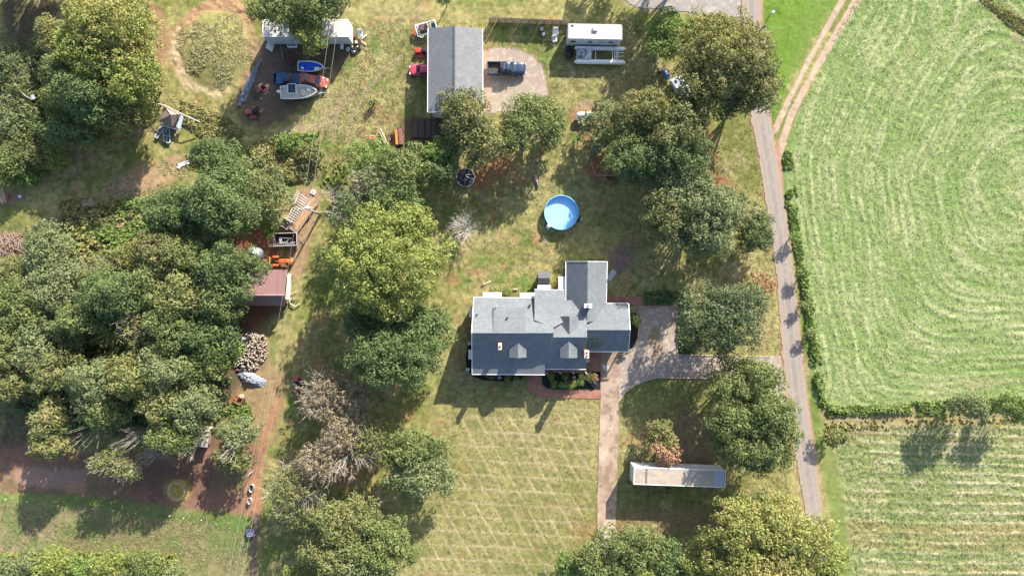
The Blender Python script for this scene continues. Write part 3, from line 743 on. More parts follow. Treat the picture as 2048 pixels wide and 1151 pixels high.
# ---- (X, Y, rx, ry, height m, palette, style, label)
T = [
 # north-west
 (222, 62, 80, 75, 14, 'au', 'lobed', 'tall olive-gold tree whose crown touches the top edge above the collapsed shed'),
 (168, 108, 62, 58, 13, 'yg', 'lobed', 'yellow-green tree crown west of the tall olive-gold tree'),
 (118, 72, 42, 38, 9, 'wd', 'lobed', 'smaller gold-flecked tree at the edge of the dark clearing in the top left corner'),
 (262, 150, 55, 62, 12, 'yg', 'lobed', 'bright yellow-green tree beside the red earth trail by the mound'),
 (185, 190, 62, 52, 12, 'dk', 'lobed', 'dark grey-green tree below the olive-gold ones, north-west of the collapsed shed'),
 (240, 228, 52, 42, 9, 'or', 'lobed', 'rust-flecked tree just west of the collapsed shed'),
 (135, 165, 42, 48, 10, 'md', 'lobed', 'mid green tree between the wrecked frame and the yellow-green crowns'),
 (112, 205, 32, 34, 5, 'yg', 'bush', 'golden-leaved bush beside the wrecked frame in the thicket'),
 (150, 262, 60, 30, 8, 'dk', 'lobed', 'low dark tree shading the slope under the north-west crowns'),
 (92, 108, 40, 30, 4, 'ol', 'bush', 'olive bush below the dark clearing in the top left corner'),
 (30, 130, 48, 36, 4.5, 'gg', 'bush', 'grey-green bush on the left edge under the dark clearing'),
 (48, 178, 46, 40, 4.5, 'ol', 'bush', 'olive bush just west of the wrecked frame'),
 (25, 235, 50, 42, 4.5, 'gg', 'bush', 'grey-green bush on the left edge level with the collapsed shed'),
 (95, 250, 50, 36, 4, 'md', 'bush', 'mid green bush south of the wrecked frame'),
 (58, 300, 48, 36, 4, 'ol', 'bush', 'olive bush above the left edge bonfire boards'),
 (15, 330, 38, 36, 4.5, 'md', 'bush', 'mid green bush on the left edge right above the weathered boards'),
 (48, 350, 26, 20, 2.6, 'bg', 'bush', 'small bright green bush beside the red bucket on the left edge'),
 (105, 305, 26, 40, 4, 'yg', 'bush', 'yellowish bush at the edge of the long tree shadow'),
 # tree over the white trailer
 (580, 20, 64, 46, 12, 'md', 'lobed', 'green tree hanging over the middle of the long white storage trailer'),
 (614, 66, 32, 32, 9, 'yg', 'lobed', 'small yellow-green crown reaching over the storage trailer front'),
 (640, 0, 42, 35, 10, 'dk', 'lobed', 'dark green crown at the top edge behind the storage trailer'),
 # centre-west
 (432, 322, 55, 40, 9, 'dk', 'lobed', 'dark bluish tree just right of the white sheet on the grass'),
 (365, 415, 60, 50, 11, 'dk', 'lobed', 'dark bluish tree at the edge of the scrub patch'),
 (452, 405, 62, 62, 13, 'dk', 'lobed', 'tallest dark bluish tree left of the pallet stack'),
 (515, 360, 40, 46, 5, 'gg', 'wispy', 'feathery pale grey-green shrub between the dark trees and the pallet stack'),
 (548, 400, 34, 40, 4, 'gg', 'wispy', 'feathery pale shrub leaning on the left end of the pallet stack'),
 (620, 310, 24, 22, 1.8, 'ol', 'bush', 'low olive shrub with dry stems beside the mown lane'),
 (575, 285, 26, 20, 1.6, 'bg', 'bush', 'low bright green shrub at the head of the weed patch'),
 # left wood
 (92, 500, 58, 46, 8, 'gg', 'lobed', 'pale bluish-green tree beside the brush heap at the left edge'),
 (25, 560, 45, 38, 6, 'ol', 'bush', 'olive bush on the left edge below the brush heap'),
 (45, 620, 55, 45, 9, 'md', 'lobed', 'mid green tree on the left edge, second below the brush heap'),
 (128, 575, 58, 45, 9, 'gg', 'lobed', 'soft grey-green tree right below the pale bluish-green one'),
 (200, 552, 50, 36, 8, 'ol', 'wispy', 'thin-leaved olive tree at the northern fringe of the wood'),
 (262, 516, 44, 32, 6.5, 'or', 'lobed', 'rust-tinged tree at the northern fringe of the wood'),
 (330, 505, 58, 45, 11, 'ol', 'lobed', 'broad olive tree below the dark bluish trees'),
 (232, 590, 55, 46, 12, 'dk', 'lobed', 'dense dark tree near the middle of the wood above the deep gap'),
 (395, 520, 50, 40, 11, 'md', 'lobed', 'mid green tree on the wood fringe left of the metal tank'),
 (460, 535, 55, 52, 12, 'dk', 'lobed', 'dark green tree leaning over the metal tank and the red roof'),
 (300, 575, 45, 40, 11, 'md', 'lobed', 'mid green tree just right of the dense dark tree in the wood'),
 (365, 590, 52, 44, 12, 'wd', 'lobed', 'mottled gold and green tree in the middle of the wood'),
 (430, 600, 52, 42, 12, 'md', 'lobed', 'mid green tree touching the left end of the red shed roof'),
 (165, 640, 48, 40, 11, 'md', 'lobed', 'mid green tree above and left of the deep gap in the wood'),
 (85, 690, 48, 44, 10, 'gg', 'lobed', 'grey-green tree left of the deep gap in the wood'),
 (22, 700, 42, 46, 9, 'ol', 'lobed', 'olive tree on the left edge, level with the deep gap'),
 (285, 650, 40, 34, 11, 'or', 'wispy', 'thin brown-tinted crown on the right brink of the deep gap'),
 (345, 655, 48, 42, 12, 'md', 'lobed', 'mid green tree between the brown-tinted crown and the shed side trees'),
 (408, 665, 45, 40, 11, 'dk', 'lobed', 'dark tree south-west of the red shed'),
 (120, 742, 48, 36, 11, 'ol', 'lobed', 'olive tree just left below the deep gap'),
 (35, 770, 42, 34, 9, 'ol', 'lobed', 'olive tree on the left edge above the dark hollow'),
 (180, 768, 44, 42, 12, 'gg', 'lobed', 'grey-green tree right below the deep gap'),
 (215, 815, 42, 38, 11, 'md', 'lobed', 'light green tree above the first fan of bare white branches'),
 (268, 750, 45, 46, 12, 'or', 'lobed', 'brownish tree in the lower middle of the wood'),
 (335, 735, 48, 42, 12, 'gg', 'lobed', 'soft grey-green tree in the lower wood left of the firewood'),
 (432, 700, 34, 30, 9, 'bg', 'lobed', 'fresh green tree brushing the firewood pile'),
 (392, 735, 42, 38, 10, 'md', 'lobed', 'mid green tree left of the fresh green one by the firewood'),
 (330, 800, 40, 36, 11, 'wd', 'lobed', 'copper-flecked tree above the second fan of bare branches'),
 (385, 815, 40, 40, 11, 'gg', 'lobed', 'grey-green tree above the small grey outbuilding'),
 (345, 870, 40, 30, 10, 'md', 'lobed', 'mid green crown just left of the small grey outbuilding'),
 (105, 840, 30, 38, 11, 'wd', 'lobed', 'golden tree standing over the dark hollow on the left'),
 (98, 888, 34, 30, 10.5, 'wd', 'lobed', 'lower golden crown at the foot of the wood over the red soil'),
 (250, 935, 34, 24, 8, 'wd', 'wispy', 'thin golden tree at the foot of the wood by the red soil'),
 (280, 690, 24, 20, 8, 'md', 'lobed', 'small green crown below the brown-tinted one in the wood'),
 (480, 866, 36, 28, 6, 'gg', 'lobed', 'light green tree beside the strip of red soil'),
 (468, 914, 36, 30, 6, 'ol', 'wispy', 'half bare tree with a white trunk fan above the tubs'),
 # centre column
 (748, 322, 62, 34, 6, 'bg', 'lobed', 'bright lime-green tree right below the rusty implements'),
 (812, 338, 44, 46, 8, 'md', 'lobed', 'mid green tree between the lime-green one and the trampoline'),
 (745, 372, 52, 40, 8, 'gg', 'wispy', 'grey-green tree with bare twigs in its middle'),
 (700, 425, 46, 42, 8, 'dk', 'wispy', 'dark thin tree beside the utility pole'),
 (790, 400, 55, 40, 9, 'dk', 'lobed', 'dark green tree above the big yellow-green crown'),
 (774, 522, 114, 98, 14, 'yg', 'lobed', 'huge round yellow-green tree west of the back lawn'),
 (820, 445, 42, 34, 11, 'yg', 'lobed', 'yellow-green side crown above the huge round tree'),
 (796, 706, 86, 74, 12, 'dk', 'lobed', 'broad dark green tree west of the house'),
 (835, 648, 66, 46, 10, 'dk', 'lobed', 'dark tree nearest the west wall of the house'),
 (722, 640, 36, 34, 8, 'dk', 'lobed', 'dark tree on the west side of the group, above the brown one'),
 (705, 790, 42, 40, 8, 'br', 'wispy', 'brown thin-leaved tree south of the broad dark tree'),
 (645, 790, 50, 50, 8, 'br', 'wispy', 'brown withering tree beside the scrap heap'),
 (690, 868, 52, 42, 9, 'br', 'wispy', 'brown withering tree in the middle of the brown group'),
 (735, 885, 48, 45, 8, 'or', 'wispy', 'half green withering tree beside the lawn tree'),
 (650, 925, 52, 42, 9, 'br', 'wispy', 'lowest of the brown withering trees with pale branches'),
 (832, 902, 62, 40, 8, 'md', 'lobed', 'green tree on the west side of the striped lawn'),
 (842, 950, 58, 44, 8, 'gg', 'lobed', 'grey-green tree below the green one on the lawn edge'),
 (592, 985, 62, 56, 8, 'ol', 'wispy', 'pale olive tree by the end of the power line lane'),
 (640, 1045, 36, 30, 7, 'md', 'lobed', 'small green tree between the pale olive one and the bottom group'),
 (700, 1045, 62, 48, 10, 'ol', 'lobed', 'olive crown at the top of the bottom group'),
 (760, 1090, 60, 48, 10, 'md', 'lobed', 'green crown on the lawn side of the bottom group'),
 (665, 1105, 60, 48, 10, 'ol', 'lobed', 'olive crown at the left of the bottom group'),
 (720, 1140, 70, 40, 10, 'gg', 'lobed', 'grey-green crown cut by the bottom edge beside the lawn'),
 (610, 1150, 40, 18, 5, 'yg', 'bush', 'yellow bush cut by the bottom edge beside the power line lane'),
 # north-centre
 (935, 232, 58, 50, 9, 'ol', 'lobed', 'olive tree overlapping the south-east corner of the grey garage'),
 (955, 285, 58, 42, 8, 'ol', 'lobed', 'lower olive crown above the trampoline'),
 (1062, 255, 56, 52, 8, 'md', 'lobed', 'round green tree at the foot of the gravel pad'),
 (1110, 250, 22, 30, 4, 'gg', 'wispy', 'thin pale shrub between the round green tree and the gas tank'),
 (878, 300, 32, 28, 6, 'bg', 'lobed', 'fresh green sapling below the raised garden beds'),
 (872, 338, 36, 34, 6, 'dk', 'lobed', 'dark tree just left of the trampoline'),
 (1205, 245, 46, 44, 5.4, 'gg', 'wispy', 'feathery grey-green tree over the white gas tank'),
 (1312, 226, 68, 42, 10, 'or', 'lobed', 'orange-tinged crown at the top of the large central grove'),
 (1262, 270, 52, 44, 8, 'md', 'lobed', 'mid green crown right of the feathery tree over the gas tank'),
 (1358, 264, 60, 52, 11, 'ol', 'lobed', 'lighter olive-green crown on the road side of the grove'),
 (1275, 325, 58, 40, 9.5, 'dk', 'lobed', 'dark green crown over the fenced dog run'),
 (1348, 316, 66, 50, 11, 'dk', 'lobed', 'dark green crown in the middle of the grove'),
 (1357, 360, 52, 50, 10, 'gg', 'lobed', 'greyish crown where the two parts of the grove meet'),
 (1345, 434, 50, 50, 10, 'ol', 'lobed', 'olive crown on the pool side of the lower grove'),
 (1412, 415, 62, 52, 11, 'gg', 'lobed', 'pale grey-green crown in the middle of the lower grove'),
 (1404, 466, 60, 42, 10, 'gg', 'lobed', 'grey-green crown at the bottom of the lower grove'),
 (1478, 418, 42, 36, 6, 'gg', 'wispy', 'soft pale tree between the grove and the road'),
 (1507, 464, 34, 34, 5, 'dk', 'lobed', 'neat round dark tree touching the road'),
 # north-east
 (1338, 62, 44, 34, 6, 'bg', 'lobed', 'bright green broad-leaved tree left of the great olive tree'),
 (1325, 98, 34, 22, 6, 'bg', 'lobed', 'lower bright green tree over the machinery corner'),
 (1452, 118, 94, 90, 14, 'oo', 'lobed', 'great olive tree spreading over the road'),
 (1505, 175, 48, 46, 12, 'ol', 'lobed', 'smaller olive crown where the road reappears from under the great tree'),
 (1440, 200, 50, 30, 10, 'mg', 'lobed', 'dark low crown on the lower side of the great olive tree'),
 # east
 (1456, 634, 76, 68, 11, 'mg', 'lobed', 'glossy dark evergreen at the corner of the gravel parking bay'),
 (1525, 572, 28, 24, 3, 'rd', 'wispy', 'reddish dry shrub at the roadside by the glossy evergreen'),
 (1505, 580, 18, 16, 3.4, 'md', 'bush', 'small green shrub inside the reddish roadside shrub'),
 (1486, 766, 66, 48, 9, 'md', 'lobed', 'green tree where the gravel drive meets the road'),
 (1475, 832, 52, 46, 10, 'md', 'lobed', 'sunlit tree on the lawn side above the long trailer'),
 (1542, 845, 54, 52, 11, 'md', 'lobed', 'mid green tree leaning towards the road above the long trailer'),
 (1508, 896, 66, 48, 10, 'md', 'lobed', 'lowest green tree of the group right of the long trailer'),
 (1326, 872, 33, 29, 4.8, 'wd', 'lobed', 'small yellowing tree behind the long box trailer'),
 (1330, 898, 30, 26, 4.8, 'rd', 'lobed', 'small pinkish-brown tree touching the long box trailer'),
 (1502, 1010, 42, 28, 9, 'md', 'lobed', 'green tuft of crown at the head of the golden group'),
 (1475, 1060, 78, 58, 13, 'au', 'lobed', 'golden crown on the left of the golden group'),
 (1570, 1060, 78, 62, 14, 'au', 'lobed', 'golden crown on the road side of the golden group'),
 (1520, 1130, 90, 55, 14, 'au', 'lobed', 'golden crown cut by the bottom edge'),
 (1640, 1125, 50, 42, 11, 'yg', 'lobed', 'yellow-green crown at the end of the visible road'),
 (1420, 1125, 50, 40, 10, 'yg', 'lobed', 'yellow-green crown between the golden group and the dark lane'),
 (1255, 1095, 62, 44, 9, 'md', 'lobed', 'green tree at the foot of the concrete drive'),
 (1205, 1130, 50, 40, 8, 'md', 'lobed', 'green tree left of the foot of the concrete drive'),
 (1320, 1128, 52, 42, 8, 'dk', 'lobed', 'dark green tree right of the foot of the concrete drive'),
 (1140, 1125, 28, 30, 5, 'bg', 'lobed', 'small fresh green tree at the bottom of the striped lawn'),
 (1275, 1158, 66, 30, 8, 'yg', 'lobed', 'yellow-green crown cut by the bottom edge below the concrete drive'),
 # fields
 (1937, 816, 36, 28, 6.8, 'gg', 'lobed', 'rounded grey-green tree on the field hedge line'),
 (2034, 810, 30, 28, 6.4, 'bg', 'lobed', 'bright green cone tree at the right edge on the field hedge line'),
 (1662, 876, 24, 14, 2.6, 'or', 'bush', 'straggly bush on the verge below the field corner'),
 (1875, 832, 12, 10, 4.5, 'bg', 'wispy', 'slender yellowish sapling on the field hedge line'),
 (1588, 474, 11, 11, 2.2, 'bg', 'bush', 'uppermost little shrub on the field edge beside the road'),
 (1606, 545, 11, 11, 2.2, 'bg', 'bush', 'second little shrub from the top on the field edge'),
 (1604, 612, 9, 9, 1.8, 'md', 'bush', 'third little shrub from the top on the field edge'),
 (1618, 668, 11, 11, 2.0, 'md', 'bush', 'fourth little shrub from the top on the field edge'),
 (745, 208, 9, 10, 1.1, 'md', 'bush', 'little round shrub alone on the grass west of the garage'),
 # bottom left
 (40, 1132, 42, 26, 4, 'gg', 'bush', 'yellow-green bush in the bottom left corner'),
 (105, 1128, 38, 26, 4.5, 'yg', 'bush', 'second yellow-green bush from the bottom left corner'),
 (165, 1132, 38, 24, 4, 'bg', 'bush', 'third yellow-green bush from the bottom left corner'),
 (228, 1130, 40, 26, 4.5, 'yg', 'bush', 'fourth bush from the bottom left corner'),
 (290, 1126, 40, 28, 4.5, 'md', 'bush', 'fifth bush from the bottom left corner, tallest'),
 (340, 1146, 34, 18, 3.5, 'gg', 'bush', 'last olive bush of the row along the bottom left edge'),
]
if not globals().get('NOTREES'):
    for t in T:
        X, Y, rx, ry, H, p, st, lab = t
        small = st == 'bush'; wood = X < 500 and (560 if X < 320 else 480) < Y < 880
        tree(X, Y, rx, ry, H, p, lab, style=st, name='bush' if small else 'tree', cat='bush' if small else 'tree', low=.05 if small else (.03 if H in (6.8, 6.4) else .13),
             leaf=.22 if small else .25, bare=.22 if p == 'br' else (.12 if st == 'wispy' and H > 6.5 else 0), big=1.12 if wood else 1.0)
    # trees beyond the frame that throw the shade seen in it
    for (X, Y, rx, ry, H, p, lab) in ((40, -200, 85, 60, 15, 'dk', 'dark tree beyond the top left corner that shades the clearing'), (150, -190, 80, 60, 15, 'md', 'tall tree beyond the top edge right of the shaded clearing'),
                                 (-30, -110, 70, 60, 13, 'ol', 'olive tree beyond the top left corner of the picture'),
                                 (1228, -72, 40, 34, 6, 'dk', 'small tree beyond the top edge whose shadow falls above the camper'), (1362, -72, 42, 40, 11, 'md', 'tall tree beyond the top edge whose shadow falls right of the camper'), (1325, -62, 34, 34, 7, 'ol', 'olive tree beyond the top edge between the turnout and the camper')):
        tree(X, Y, rx, ry, H, p, lab, low=.06)
    tree(890, -2, 17, 10, 4.2, 'dk', 'thin sapling at the top edge just above the grey garage', leaf=.25)
    # bare and half-dead trees
    bare_tree(172, 868, 44, 42, 11.5, 'fan of bare white branches at the left foot of the wood', lean=(-.6, -1.4), n=20, rad=.024, mat=GREYB)
    bare_tree(258, 876, 50, 28, 11, 'second fan of bare white branches in the middle foot of the wood', lean=(-1.2, -.6), n=20, rad=.024, mat=GREYB)
    bare_tree(378, 893, 28, 34, 9.5, 'bare white tree leaning beside the small grey outbuilding', lean=(-.5, -1.6), n=34, rad=.028)
    bare_tree(462, 905, 26, 30, 9, 'white bare branches rising through the half bare tree by the red soil', lean=(-.3, -1.4), n=16, rad=.035)
    bare_tree(210, 925, 40, 28, 9, 'grey leafless thicket below the white fans', n=34, rad=.03, twig_leaf='ol', cat='dead shrub', name='bare_shrub')
    bare_tree(306, 912, 38, 22, 5.5, 'grey leafless thicket next to the dark mulch', n=34, rad=.03, twig_leaf=None, cat='dead shrub', name='bare_shrub')
    bare_tree(928, 458, 36, 36, 4.5, 'pale leafless shrub standing alone on the grass west of the pool', n=85, rad=.024, cat='dead shrub', name='bare_shrub', mat=M('ash_branch', (.52, .50, .45), .9, .2, 4))
    bare_tree(692, 905, 66, 56, 9.5, 'big leafless fan of pale branches in the brown withering group', lean=(.2, -1.2), n=42, rad=.04)
    bare_tree(650, 800, 36, 42, 8.5, 'pale branches standing out of the withering tree by the scrap heap', n=20, rad=.035)
    bare_tree(738, 362, 42, 26, 8.2, 'bare grey twigs rising from the grey-green tree by the mown lane', n=24, rad=.03)
    bare_tree(620, 990, 34, 40, 8.5, 'bare grey branches in the pale olive tree by the power line lane', lean=(.5, -.8), n=26, rad=.03)
    bare_tree(150, 598, 40, 30, 9.5, 'bare twigs on top of the soft grey-green tree in the wood', n=24, rad=.028)
    bare_tree(178, 405, 18, 12, 1.8, 'dry straw-coloured shrub at the head of the scrub patch', n=22, rad=.02, cat='dead shrub', name='bare_shrub')
    bare_tree(665, 385, 26, 16, 3.6, 'dry pale twigs beside the utility pole', n=22, rad=.02, cat='dead shrub', name='bare_shrub')

    # ---- masses nobody could count
    def wd(name, P, n, h, p, lab, **k):
        o = weeds(name, P, n, h, p, lab, **k); o['category'] = 'weeds'; return o
    wd('weeds', [(125, 400), (225, 395), (320, 395), (320, 470), (250, 480), (290, 540), (150, 530), (110, 470)], 550, .9, 'gw', 'tangled scrub between the long shadow and the dark trees', seed=3)
    wd('weeds', [(150, 440), (230, 400), (330, 385), (320, 530), (170, 530), (120, 490)], 1500, .9, 'bg', 'fresh green weeds on the right of the scrub patch', seed=4, mask=-.5)
    wd('weeds', [(0, 120), (120, 90), (135, 250), (110, 340), (70, 370), (0, 370)], 1700, 1.3, 'ol', 'rank undergrowth round the wrecked frame', seed=5)
    wd('weeds', [(330, 200), (420, 215), (500, 270), (420, 290), (350, 240)], 500, .4, 'gw', 'rough growth between the mound and the collapsed shed', seed=7, clump=.4)
    wd('weeds', [(290, 180), (330, 200), (312, 240), (280, 260)], 200, .6, 'ol', 'rough growth left of the collapsed shed', seed=8, clump=.4)
    wd('weeds', [(490, 290), (560, 270), (630, 265), (650, 310), (615, 365), (580, 370), (500, 320)], 900, .6, 'gw', 'weed patch above the pallet stack', seed=9, clump=.45)
    wd('weeds', [(540, 280), (640, 260), (620, 370), (590, 360)], 300, .7, 'bg', 'green shoots in the weed patch above the pallet stack', seed=10, clump=.4, mask=.1)
    wd('weeds', [(1592, 520), (1606, 620), (1618, 700), (1628, 790), (1660, 822), (1650, 795), (1640, 700), (1624, 600), (1606, 520)], 520, .8, 'bg', 'tall green margin of the field beside the road', seed=11, clump=.4, mask=-.35)
    wd('weeds', [(1566, 300), (1582, 300), (1606, 520), (1592, 520), (1572, 410)], 500, .5, 'bg', 'low green margin of the field opposite the grove', seed=12, clump=.35, mask=-.4)
    wd('weeds', [(1632, 800), (1690, 812), (1800, 806), (1900, 800), (2060, 792), (2060, 815), (1900, 826), (1760, 830), (1660, 832)], 800, .9, 'bg', 'tall yellow-green hedge growth along the bottom of the field', seed=13, clump=.42, mask=-.45)
    wd('weeds', [(1650, 850), (1690, 850), (1700, 880), (1660, 890)], 120, .8, 'or', 'straggly weeds at the head of the lower field', seed=14)
    wd('weeds', [(1640, 845), (1900, 838), (2060, 830), (2060, 842), (1680, 860)], 160, .3, 'gw', 'dry brown stalks along the shaded field bottom', seed=15, clump=.3)
    wd('weeds', [(1955, 0), (1985, 0), (2055, 50), (2055, 75), (2010, 45)], 300, .22, 'gw', 'brown-green band of weeds across the top right corner', seed=16, clump=.4)
    wd('weeds', [(0, 1100), (360, 1105), (370, 1160), (0, 1160)], 900, 1.3, 'yg', 'yellow-green growth along the bottom left edge', seed=17)
    wd('weeds', [(1356, 640), (1380, 620), (1385, 700), (1362, 705)], 420, 1.6, 'dk', 'dark clipped evergreens along the side of the parking bay', seed=18, mask=-2)
    wd('weeds', [(1290, 585), (1360, 580), (1376, 605), (1290, 608)], 320, 1.1, 'dk', 'dark groundcover behind the parking bay', seed=19, mask=-2)
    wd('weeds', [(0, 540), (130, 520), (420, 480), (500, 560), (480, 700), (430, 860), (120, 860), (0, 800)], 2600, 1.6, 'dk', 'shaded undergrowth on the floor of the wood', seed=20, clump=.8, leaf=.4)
    wd('weeds', [(640, 330), (700, 310), (690, 370), (640, 380)], 60, .4, 'yg', 'yellow weeds under the lime-green tree', seed=21, clump=.3)
    wd('weeds', [(430, 805), (500, 800), (510, 840), (450, 845)], 160, .35, 'bg', 'bright green weeds below the rusty frame', seed=22, clump=.3)
    # mown stalks lying over the two fields
    def tufts(name, P, n, size, cols, lab, seed, hz=.10, swath=True):
        rs = np.random.RandomState(seed)
        X0, X1 = min(p[0] for p in P), max(p[0] for p in P); Y0, Y1 = min(p[1] for p in P), max(p[1] for p in P)
        X = X0 + rs.rand(n * 2) * (X1 - X0); Y = Y0 + rs.rand(n * 2) * (Y1 - Y0)
        dd = sd_poly(X, Y, P); k = (dd < 0) & (vnoise(X * PX, Y * PX, 1.3, seed) + .6 * vnoise(X * PX, Y * PX, 4, seed + 9) > (-.9 if name == 'rough_grass' else -9) + (1.5 * np.exp(dd / 26.) if name == 'rough_grass' else 0))
        for Q in (ROAD, TURN, GDRIVE, CDRIVE, PAD, BWALK, BPATIO, NPATIO, BED1, BED2, BED3): k &= ~in_poly(X, Y, Q)
        X, Y = X[k][:n], Y[k][:n]; m = len(X)
        x, y = (X - 1024) * PX, (575.5 - Y) * PX
        z = gz(x, y) + .01
        a = rs.rand(m) * 6.283; s = size * (.5 + rs.rand(m)); wd_ = s * .35
        dx, dy = np.cos(a) * s, np.sin(a) * s; ex, ey = -np.sin(a) * wd_, np.cos(a) * wd_
        h = hz * (.3 + rs.rand(m))
        V = np.stack([np.stack([x - ex, y - ey, z], -1), np.stack([x + ex, y + ey, z], -1), np.stack([x + dx, y + dy, z + h], -1)], 1).reshape(-1, 3)
        F = np.arange(m * 3).reshape(m, 3)
        cs = np.array([c for c in cols]); c = cs[rs.randint(0, len(cs), m)] * (.75 + .5 * rs.rand(m))[:, None]
        o = np_mesh(name, V, F, FOL, colors=c)
        return tag(o, lab, 'grass', None, 'stuff')
    tufts('mown_grass', [(1720, -20), (1640, 135), (1598, 225), (1572, 310), (1576, 400), (1606, 600), (1630, 795), (1760, 810), (2100, 790), (2100, -20)], 36000, .16, ((.17, .26, .07), (.13, .20, .05), (.40, .38, .22), (.22, .29, .10), (.48, .44, .29)), 'cut green and straw stalks lying over the upper field', 31, .16)
    tufts('mown_grass', [(1662, 855), (1690, 960), (1710, 1170), (2100, 1170), (2100, 835), (1900, 848)], 16000, .18, ((.14, .20, .05), (.10, .16, .04), (.36, .30, .18), (.20, .20, .07)), 'cut stalks lying over the lower field', 32, .14)
    tufts('lawn_grass', [(560, 40), (1540, 40), (1590, 1140), (830, 1160), (880, 840), (940, 600), (860, 340), (640, 380)], 70000, .15, ((.12, .14, .045), (.09, .12, .035), (.26, .22, .11)), 'short worn grass over the yard and lawns', 33, .06)
    ST = ((.28, .26, .11), (.20, .23, .08), (.38, .32, .17), (.46, .38, .24), (.17, .20, .07))
    tufts('rough_grass', [(365, 30), (470, 22), (505, 80), (505, 150), (440, 180), (385, 165), (352, 90)], 4200, .24, ST, 'rough yellowish grass covering the mound', 34, .12)
    tufts('rough_grass', [(285, 170), (340, 190), (420, 205), (520, 270), (640, 300), (640, 370), (560, 370), (480, 300), (380, 270), (300, 260)], 5000, .24, ST, 'rough grass round the collapsed shed and above the pallet stack', 35, .12)
    tufts('rough_grass', [(130, 400), (200, 370), (380, 300), (400, 330), (330, 390), (320, 500), (130, 520)], 4500, .24, ST, 'rough grass and straw above the dark trees', 36, .12)
    tufts('rough_grass', [(0, 995), (510, 1035), (510, 1151), (0, 1151)], 9000, .2, ((.18, .21, .07), (.13, .19, .05), (.34, .27, .18)), 'rough pasture grass in the bottom left', 37, .08)
    tufts('lawn_grass', [(520, 60), (700, 60), (640, 300), (640, 600), (560, 900), (520, 1150), (640, 1150), (700, 600), (760, 300), (860, 50)], 16000, .15, ((.12, .14, .045), (.09, .12, .035), (.26, .22, .11)), 'worn grass along the power line lane', 38, .06)
# ================================================================ BUILDINGS
def mat_shingle(name, col, course=.14, var=.10):
    m, nt, b, _ = _mat(name)
    br = nt.nodes.new('ShaderNodeTexBrick'); tc = nt.nodes.new('ShaderNodeTexCoord')
    nt.links.new(tc.outputs['Object'], br.inputs[0]); br.inputs['Scale'].default_value = 1
    br.inputs['Brick Width'].default_value = .34; br.inputs['Row Height'].default_value = course; br.inputs['Mortar Size'].default_value = .006
    a = tuple(c * (1 - var) for c in col); d = tuple(c * (1 + var) for c in col)
    br.inputs['Color1'].default_value = (*a, 1); br.inputs['Color2'].default_value = (*d, 1); br.inputs['Mortar'].default_value = (*[c * .55 for c in col], 1)
    f = noise(nt, .8, 6, .7); c = mixc(nt, br.outputs[0], ramp(nt, f, [(.3, (.86, .86, .87)), (.7, (1.13, 1.12, 1.1))]), 1.0, 'MULTIPLY')
    f2 = noise(nt, 14, 4, .8); c = mixc(nt, c, ramp(nt, f2, [(.3, (.72, .72, .72)), (.7, (1.28, 1.28, 1.28))]), 1.0, 'MULTIPLY')
    nt.links.new(c, b.inputs['Base Color']); b.inputs['Roughness'].default_value = .9; b.inputs['Specular IOR Level'].default_value = .25
    bump(nt, b, f2, .35, .02)
    MATS[name] = m; return m
SH = mat_shingle('roof_shingles', (.152, .170, .188)); SHD = mat_shingle('roof_shingles_dark', (.12, .125, .13)); SHG = mat_shingle('garage_shingles', (.185, .19, .202))
TRIM = M('white_trim', (.72, .72, .70), .5, .06, 3); WHITE = M('white_paint', (.74, .74, .72), .45, .10, 2.5, dirt=((.45, .42, .37), 1.5, .62))
GLASS = M('window_glass', (.03, .045, .055), .08, .2, 2, spec=.8); SIDING = M('white_siding', (.62, .64, .64), .6, .08, 2)
METAL = M('galvanised', (.50, .51, .52), .45, .15, 3, metal=.6); DARKM = M('dark_metal', (.035, .035, .04), .5, .3, 4)
WOOD = M('weathered_wood', (.26, .20, .155), .9, .35, 3, bmp=.4); WOODL = M('pale_wood', (.50, .40, .29), .85, .25, 3, bmp=.3); RUST = M('rusty_metal', (.21, .085, .05), .85, .45, 4, bmp=.3, dirt=((.10, .05, .04), 3, .55))
RUBBER = M('rubber', (.018, .018, .02), .85, .3, 6)

def P3(X, Y, h): x, y = W(X, Y, h); return (x, y, h)
def roofpart(parent, name, polys, mat, t=.16):
    mb = MB()
    for p in polys: mb.poly3([P3(*q) for q in p], t)
    return mb.build(name, mat, parent, world=True)
def unlev(p, h):  # photo px seen at height h -> px on the ground below it
    return (1024 + (p[0] - 1024) * (CAMH - h) / CAMH, 575.5 + (p[1] - 575.5) * (CAMH - h) / CAMH)
def walls(parent, P, h0, z1, mat, name='wall'):
    """footprint from eave pixels seen at height h0, pulled in under the eaves already"""
    return MB().prism([W(X, Y, h0) for X, Y in P], -.05, z1).build(name, mat, parent, world=True)
def window(parent, cx, cy, cz, w_, h_, ax, mat=GLASS, name='window'):
    """ax: 'x' wall runs along x (faces y), 'y' wall runs along y"""
    L = parent.location
    f = MB(); sx, sy = (w_, .06) if ax == 'x' else (.06, w_)
    f.box(cx - L.x, cy - L.y, cz, sx, sy, h_)
    fr = f.build(name, TRIM, parent)
    g = MB(); gx_, gy_ = (w_ - .16, .08) if ax == 'x' else (.08, w_ - .16)
    for s in (-1, 1): g.box(cx - L.x, cy - L.y, cz + s * (h_ / 4), gx_, gy_, h_ / 2 - .1)
    g.build('pane', mat, fr); return fr

hx, hy = W(1100, 660, 0)
H = thing('brick_house', 'sprawling brick farmhouse with blue-grey shingle roofs, two front dormers and three chimneys', 'house', (hx, hy, 0))
# heights
RA, EN, ES = 7.2, 2.9, 2.75
